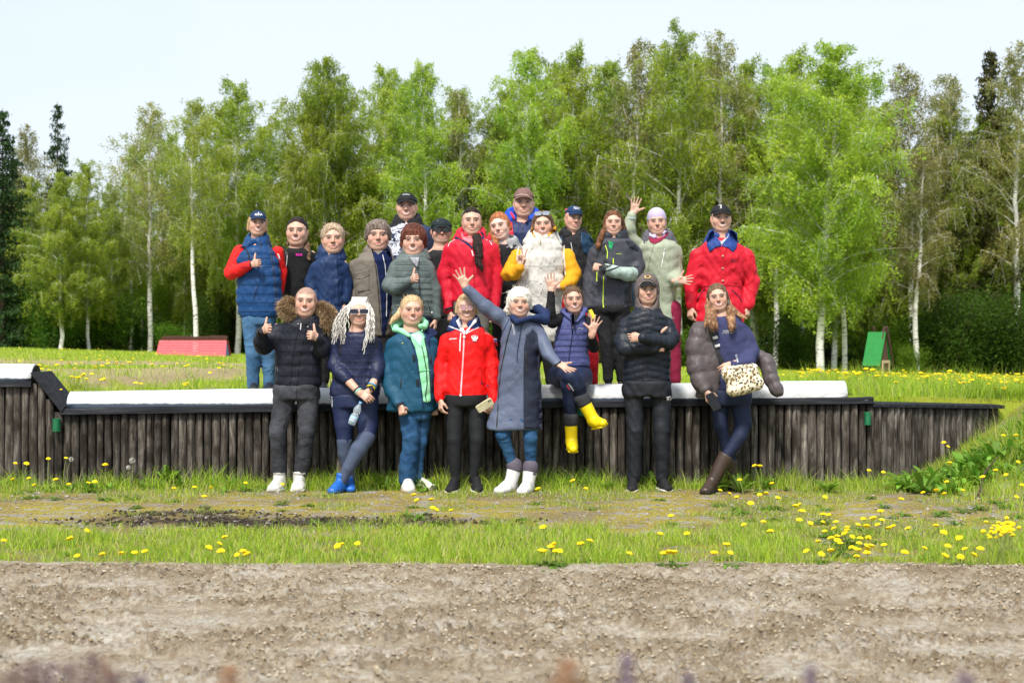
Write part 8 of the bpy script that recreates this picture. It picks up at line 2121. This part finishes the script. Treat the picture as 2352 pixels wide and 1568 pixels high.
for x, y in [(1000,85),(1030,100),(1105,130),(1170,85),(1220,105),(1135,90),(1440,100),(2000,30),(2065,70),(2340,45),(1960,70),(1980,85),(2320,100)]: dandelion(*cr6(x, y), random.uniform(.08, .2), False, L3, 'dandelions before the right half of the wall')
for px, py in [(1738,1070),(1748,1070),(1700,1102),(2000,1080),(2033,1041),(2140,1003),(2172,1009),(2175,1018),(1778,1110),(2185,1063),(2030,1085)]: dandelion(px, py, random.uniform(.2, .3), False, 'yellow dandelion on a tall stem before the right part of the wall', 'tall stemmed dandelions before the right part of the wall', leaves=True)
for x, y in [(40,1063),(60,1064),(110,1054),(145,1052),(241,1067)]: dandelion(x, y, random.uniform(.22, .30), False, 'yellow dandelion on a tall stem before the left end of the wall', 'tall stemmed dandelions before the left end of the wall')
for x, y in [(167,1054),(307,1057),(300,1073)]: dandelion(x, y, .25, False, 'white dandelion clock on a tall stem before the left part of the wall', 'dandelion clocks before the left part of the wall', seed_head=True)
for x, y in [(405,255),(20,300),(555,358),(615,378),(1035,285),(1013,316),(1022,348),(957,332),(1095,370),(1110,368),(1130,365),(1550,325),(1572,316),(1642,313),(322,292),(355,370),(468,365),(664,370),(475,372)]: dandelion(*cr5(x, y), random.uniform(.06, .10), False, 'yellow dandelion in the thin grass at the left between sand and wall', 'dandelions in the grass left of the middle', leaves=random.random() < .4)
for x, y in [(155,45),(135,14),(440,30),(405,36),(893,55),(970,57),(935,98),(800,62),(1128,35),(62,20),(250,20),(320,42),(1297,42),(1915,115),(1975,112),(1995,150),(2005,158),(2065,162),(1990,15),(1900,92)]: dandelion(*cr5(x, y), random.uniform(.06, .16), False, 'yellow dandelion in the weeds before the left half of the wall', 'dandelions before the left half of the wall')
# above the wall
LU = 'yellow dandelion on the meadow behind the left log'
for x, y in [(285,505),(345,505),(325,525),(280,520),(640,565),(645,572),(690,568),(620,595),(660,605),(605,600),(800,600),(795,608),(1000,680),(1040,685),(1075,665),(1130,685),(1045,662),(1395,680),(1430,665),(1420,640),(1440,655),(1480,697),(1515,695),(1500,690),(465,690),(540,575),(580,598),(765,505),(725,510),(890,465),(990,475),(850,480),(930,492),(1425,507),(1360,483),(1705,487),(1525,430),(1505,430),(485,460),(455,492),(820,462),(765,455),(1160,495),(1240,505),(1670,480),(1672,518),(368,535),(1720,497)]:
    simple_flower(*cr3(x, y), random.uniform(.08, .15), True, LU, 'dandelions on the meadow behind the left log', 1.05)
for i in range(75):
    px = random.choice([random.uniform(1840, 2352), random.uniform(1950, 2352)]); base = 862+ (px-1840)*.035
    py = base+abs(random.gauss(0, 16))-22
    simple_flower(px, py, random.uniform(.10, .24), True, 'yellow dandelion on the flowery meadow behind the right end of the wall', 'dandelions on the meadow at right', 1.15)
r = np.random.default_rng(31)
def flower_stuff(name, X, Y, Z, h, k, lab):
    n = len(X); V0, F0 = head_mesh(2); V0 = np.concatenate([V0[:1], V0[33:49:2], V0[-1:]]); F0 = np.array([[0, 1+i, 1+(i+1) % 8] for i in range(8)]+[[9, 1+(i+1) % 8, 1+i] for i in range(8)]); V = V0[None]*k[:, None, None]; a = r.uniform(-.4, .4, (n, 1)); V = V.copy(); V[..., 2] += V0[None, :, 1]*k[:, None]*a; V = V+np.stack([X, Y, Z+h], 1)[:, None]
    Fc = F0[None]+(np.arange(n)*len(V0))[:, None, None]
    tag(mesh_np(name, V.reshape(-1, 3), Fc.reshape(-1, 3), M_petal, smooth=False), lab, 'dandelions', kind='stuff')
n = 1500; Y = r.uniform(13.2, 46, n)**1.0; X = r.uniform(.2, .40, n)*Y+r.normal(0, .3, n); k_ = fbm(X*.7, Y*.4, 3, 131) > .42; X, Y = X[k_], Y[k_]
h = r.uniform(.07, .20, len(X)); flower_stuff('dandelions', X, Y, up_z(X, Y), h, r.uniform(.8, 1.25, len(X)), 'countless yellow dandelions over the far right meadow')
n = 170; Y = r.uniform(15, 50, n); X = -r.uniform(.0, .38, n)*Y; k_ = fbm(X*.5, Y*.3, 3, 133) > .46; X, Y = X[k_], Y[k_]
flower_stuff('dandelions', X, Y, up_z(X, Y), r.uniform(.06, .12, len(X)), r.uniform(.8, 1.2, len(X)), 'scattered far yellow dandelions over the left meadow')
# leafy weeds along the foot of the wall and on the bank
def weed(mesh, X, Y, k, lab, grp, cat='weed'):
    z = float(low_z(np.array([X]), np.array([Y]))[0]) if Y < wall_y(X) else float(up_z(np.array([X]), np.array([Y]))[0])
    o = bpy.data.objects.new('weed', mesh); COL.objects.link(o); o.location = (X, Y, z-.005); o.scale = (k, k, k*random.uniform(.8, 1.2)); o.rotation_euler = (0, 0, random.uniform(0, 6)); tag(o, lab, cat, grp)
for i in range(95):
    X = random.uniform(-4.3, 3.6)
    d = abs(random.gauss(0, .22)); Y = 11.98-d
    big = random.random() < .35
    weed(random.choice(TM if big else LM), X, Y, random.uniform(.5, 1.25)*(1 if d < .3 else .6), 'leafy green weed at the foot of the log wall', 'leafy weeds at the foot of the wall')
for px, py in [(385, 1085), (1700, 1120), (1650, 1115), (1500, 1100), (1900, 1120), (985, 1115), (860, 1105)]:
    X, Y, g, e = ground_hit(px, py, .04, False); weed(random.choice(TM), X, Y, 1.3, 'leafy green weed at the foot of the log wall', 'leafy weeds at the foot of the wall')
for i in range(120):
    s = random.random(); X = 3.35+1.9*s+random.gauss(0, .15); Y = 11.0+random.uniform(.1, 1.0)**.6*2.0*min(1, s+.35)
    if Y > wall_y(X)-.08 and X < 4.6: Y = float(wall_y(X))-.1
    weed(random.choice(DM if random.random() < .65 else TM), X, Y, random.uniform(.6, 1.2), 'broad leaved weed on the grassy bank at the right end of the wall', 'broad leaved weeds on the bank')
for i in range(30):
    X, Y = random.uniform(-3.6, 4.6), random.uniform(8.0, 11.2)
    weed(random.choice(LM), X, Y, random.uniform(.4, .9), 'small leafy weed in the thin grass between sand and wall', 'small weeds between sand and wall')
for px, py in [(2080, 1085), (2105, 1070), (2130, 1055), (2160, 1040), (2190, 1020), (2215, 1010), (2240, 990), (2265, 975), (2290, 960), (2150, 1085), (2200, 1065), (2240, 1050), (2280, 1030), (2320, 1010), (2120, 1100), (2180, 1100)]:
    X, Y, g, e = ground_hit(px, py, .12, False); weed(random.choice(DM), X, Y, random.uniform(1.0, 1.45), 'tall broad leaved plant against the bent end of the wall', 'tall plants against the bent end of the wall')
for px, py in [(2135, 1003), (2145, 1010), (2172, 1009), (2182, 1014), (2300, 1000), (2340, 1000), (2310, 1090), (2335, 1060), (2290, 1080), (2250, 1095)]: dandelion(px, py, random.uniform(.2, .3), False, 'tall yellow dandelion among the broad leaves at the end of the wall', 'tall dandelions among the broad leaves')
# taller tufts
r = np.random.default_rng(41)
def tufts(centres, n, hmin, hmax, rad, lab, upper, seed, w=.005):
    r = np.random.default_rng(seed); X = []; Y = []; H = []
    for (cx_, cy_) in centres:
        m = int(n*r.uniform(.5, 1.3)); q = r.uniform(.5, 1.4)
        X.append(cx_+r.normal(0, rad*q, m)); Y.append(cy_+r.normal(0, rad*q*.7, m)); H.append(r.uniform(hmin, hmax, m)*r.uniform(.6, 1.25))
    X, Y, H = map(np.concatenate, (X, Y, H))
    if upper: Y = np.maximum(Y, wall_y(X)+.06); Z = up_z(X, Y)
    else: Y = np.minimum(Y, wall_y(X)-.03); Z = low_z(X, Y)
    blades('grass', X, Y, Z-.005, H, r.uniform(w*.6, w*1.3, len(X)), r.uniform(.15, .9, len(X)), gcols(len(X), r, .07)*np.array([1.0, 1.05, 1.0]), M_blade, lab, seed)
tufts([(random.uniform(-4.3, 3.4), random.uniform(11.7, 12.0)) for _ in range(110)], 70, .06, .24, .08, 'taller grass tufts along the foot of the wall', False, 51)
tufts([(random.uniform(3.5, 5.6), random.uniform(9.5, 12.4)) for _ in range(100)], 90, .05, .17, .11, 'long grass on the bank at the right end of the wall', False, 52)
tufts([(random.uniform(-4.0, 4.2), 7.75+random.random()**1.6*1.6) for _ in range(230)], 70, .04, .12, .075, 'grass tufts in the strip beside the sand', False, 53, .004)
tufts([(random.uniform(3.1, 6.2), random.uniform(12.6, 15.5)) for _ in range(110)], 90, .10, .34, .14, 'long grass on the meadow behind the right end of the wall', True, 54)
tufts([(random.uniform(-4.4, -2.2), random.uniform(12.5, 13.4)) for _ in range(34)], 60, .06, .15, .10, 'grass tufts behind the left log', True, 55)
tufts([(random.uniform(-6, 6), random.uniform(13.5, 24)) for _ in range(90)], 50, .05, .16, .13, 'grass tufts on the middle of the meadow', True, 56, .008)
tufts([(X_q, float(wall_y(X_q))+random.uniform(.34, .95)) for X_q in [random.uniform(2.75, 5.6) for _ in range(230)]], 60, .05, .17, .10, 'grass just behind the bent end of the wall', True, 57)
# dark clods of turned soil
n = 9000; X = r.uniform(-3.8, .6, n); Y = r.uniform(8.7, 10.7, n); k_ = r.uniform(0, 1, n) < soil_mask(X, Y)*1.2; X, Y = X[k_], Y[k_]
sz = np.minimum(r.gamma(1.5, .0045, len(X)), .022)+.003; V, Fc = blob_cloud(np.stack([X, Y, low_z(X, Y)+sz*.3], 1), sz, .6, 5)
tag(mesh_np('soil_clods', V, Fc, plain('dark_soil', (.045, .034, .026), .95, .1, .6, 30), smooth=False), 'dark clods of turned soil on the strip at left', 'clods', kind='stuff')
n = 9000; X = r.uniform(-4, 4.5, n); Y = r.uniform(8.9, 11.9, n); sz = np.minimum(r.gamma(1.5, .0025, n), .014)+.0015; V, Fc = blob_cloud(np.stack([X, Y, low_z(X, Y)+sz*.3], 1), sz, .6, 6)
tag(mesh_np('gravel', V, Fc, plain('grey_gravel', (.27, .25, .235), .9, .15, .5, 12), smooth=False), 'small grey gravel on the bare strip before the wall', 'gravel', kind='stuff')
# a dry stick on the bank, a few stones
V, Fq = tube(np.array([W(2240, 1150, 10.9), W(2252, 1125, 10.95), W(2262, 1085, 11.0), W(2290, 1050, 11.05)]), np.array([.010, .011, .008, .004]), 6)
tag(mesh_np('stick', V, Fq, plain('dry_bark', (.06, .045, .035), .9, .1, .4, 30)), 'dark bare stick poking up from the grass at the right', 'stick')
for px, py, k_, lab in [(155, 1141, .022, 'flat grey stone on the bare strip at left'), (2228, 1170, .030, 'pale grey stone in the grass at right'), (1677, 1297, .012, 'small white stone at the edge of the sand')]:
    X, Y, g, e = ground_hit(px, py, .0, False); V, Fc = blob_cloud([(0, 0, .3*k_)], [k_], .6, int(px)); o = mesh_np('stone', V, Fc, plain('stone_grey', (.38, .36, .34), .9, .2, .3, 40), smooth=True); o.location = (X, Y, g); tag(o, lab, 'stone')
# dried flower stalks close to the camera, far out of focus
M_dry = plain('dried_stalk', (.17, .115, .11), .9, .1, .4, 40); M_dry2 = plain('dried_flower', (.34, .20, .115), .9, .1, .4, 60); M_pur = plain('purple_grass_head', (.20, .15, .19), .9, .1, .4, 60)
def stalk(px, py, Y, m, wd, lab, n=260, L=.09, colr=None):
    py += 14; c = W(px, py, Y); r = np.random.default_rng(int(px)+3)
    o = tag(empty('dried_stalk', (c[0], c[1], -.02)), lab, 'stalk', 'dried stalks close to the camera')
    h = c[2]+.02
    V, Fq = tube(np.array([[.03, .02, 0], [.01, 0, h*.5], [0, 0, h]]), np.array([.003, .0025, .002]), 5); mesh_np('stem', V, Fq, M_dry, o)
    u = r.uniform(0, 1, n); P = np.stack([r.normal(0, wd, n)*(1-u*.6), r.normal(0, wd, n)*(1-u*.6), h-L*(1-u)], 1); V, Fc = leaf_tris(P, np.full(n, .006), r); tag(mesh_np('seed_head', V, Fc, m, o, smooth=False), kind='stuff')
for i, (px, py, m, wd, L) in enumerate([(30, 1520, M_dry, .016, .10), (70, 1500, M_dry, .014, .09), (110, 1512, M_pur, .016, .1), (160, 1508, M_dry, .014, .1), (210, 1490, M_dry, .013, .1), (245, 1505, M_dry2, .010, .06), (262, 1530, M_dry, .012, .06), (528, 1518, M_dry2, .010, .035), (322, 1540, M_pur, .008, .05), (1302, 1500, M_dry2, .009, .03), (1440, 1490, M_pur, .006, .06), (1580, 1530, M_pur, .006, .06), (1862, 1515, M_pur, .006, .08), (2215, 1530, M_pur, .008, .06), (2300, 1555, M_dry2, .006, .03)]):
    stalk(px, py, 1.35+.05*(i % 3), m, wd, 'blurred dried stalk close to the camera at the bottom of the picture', L=L)
print('DANDELIONS', ND[0])
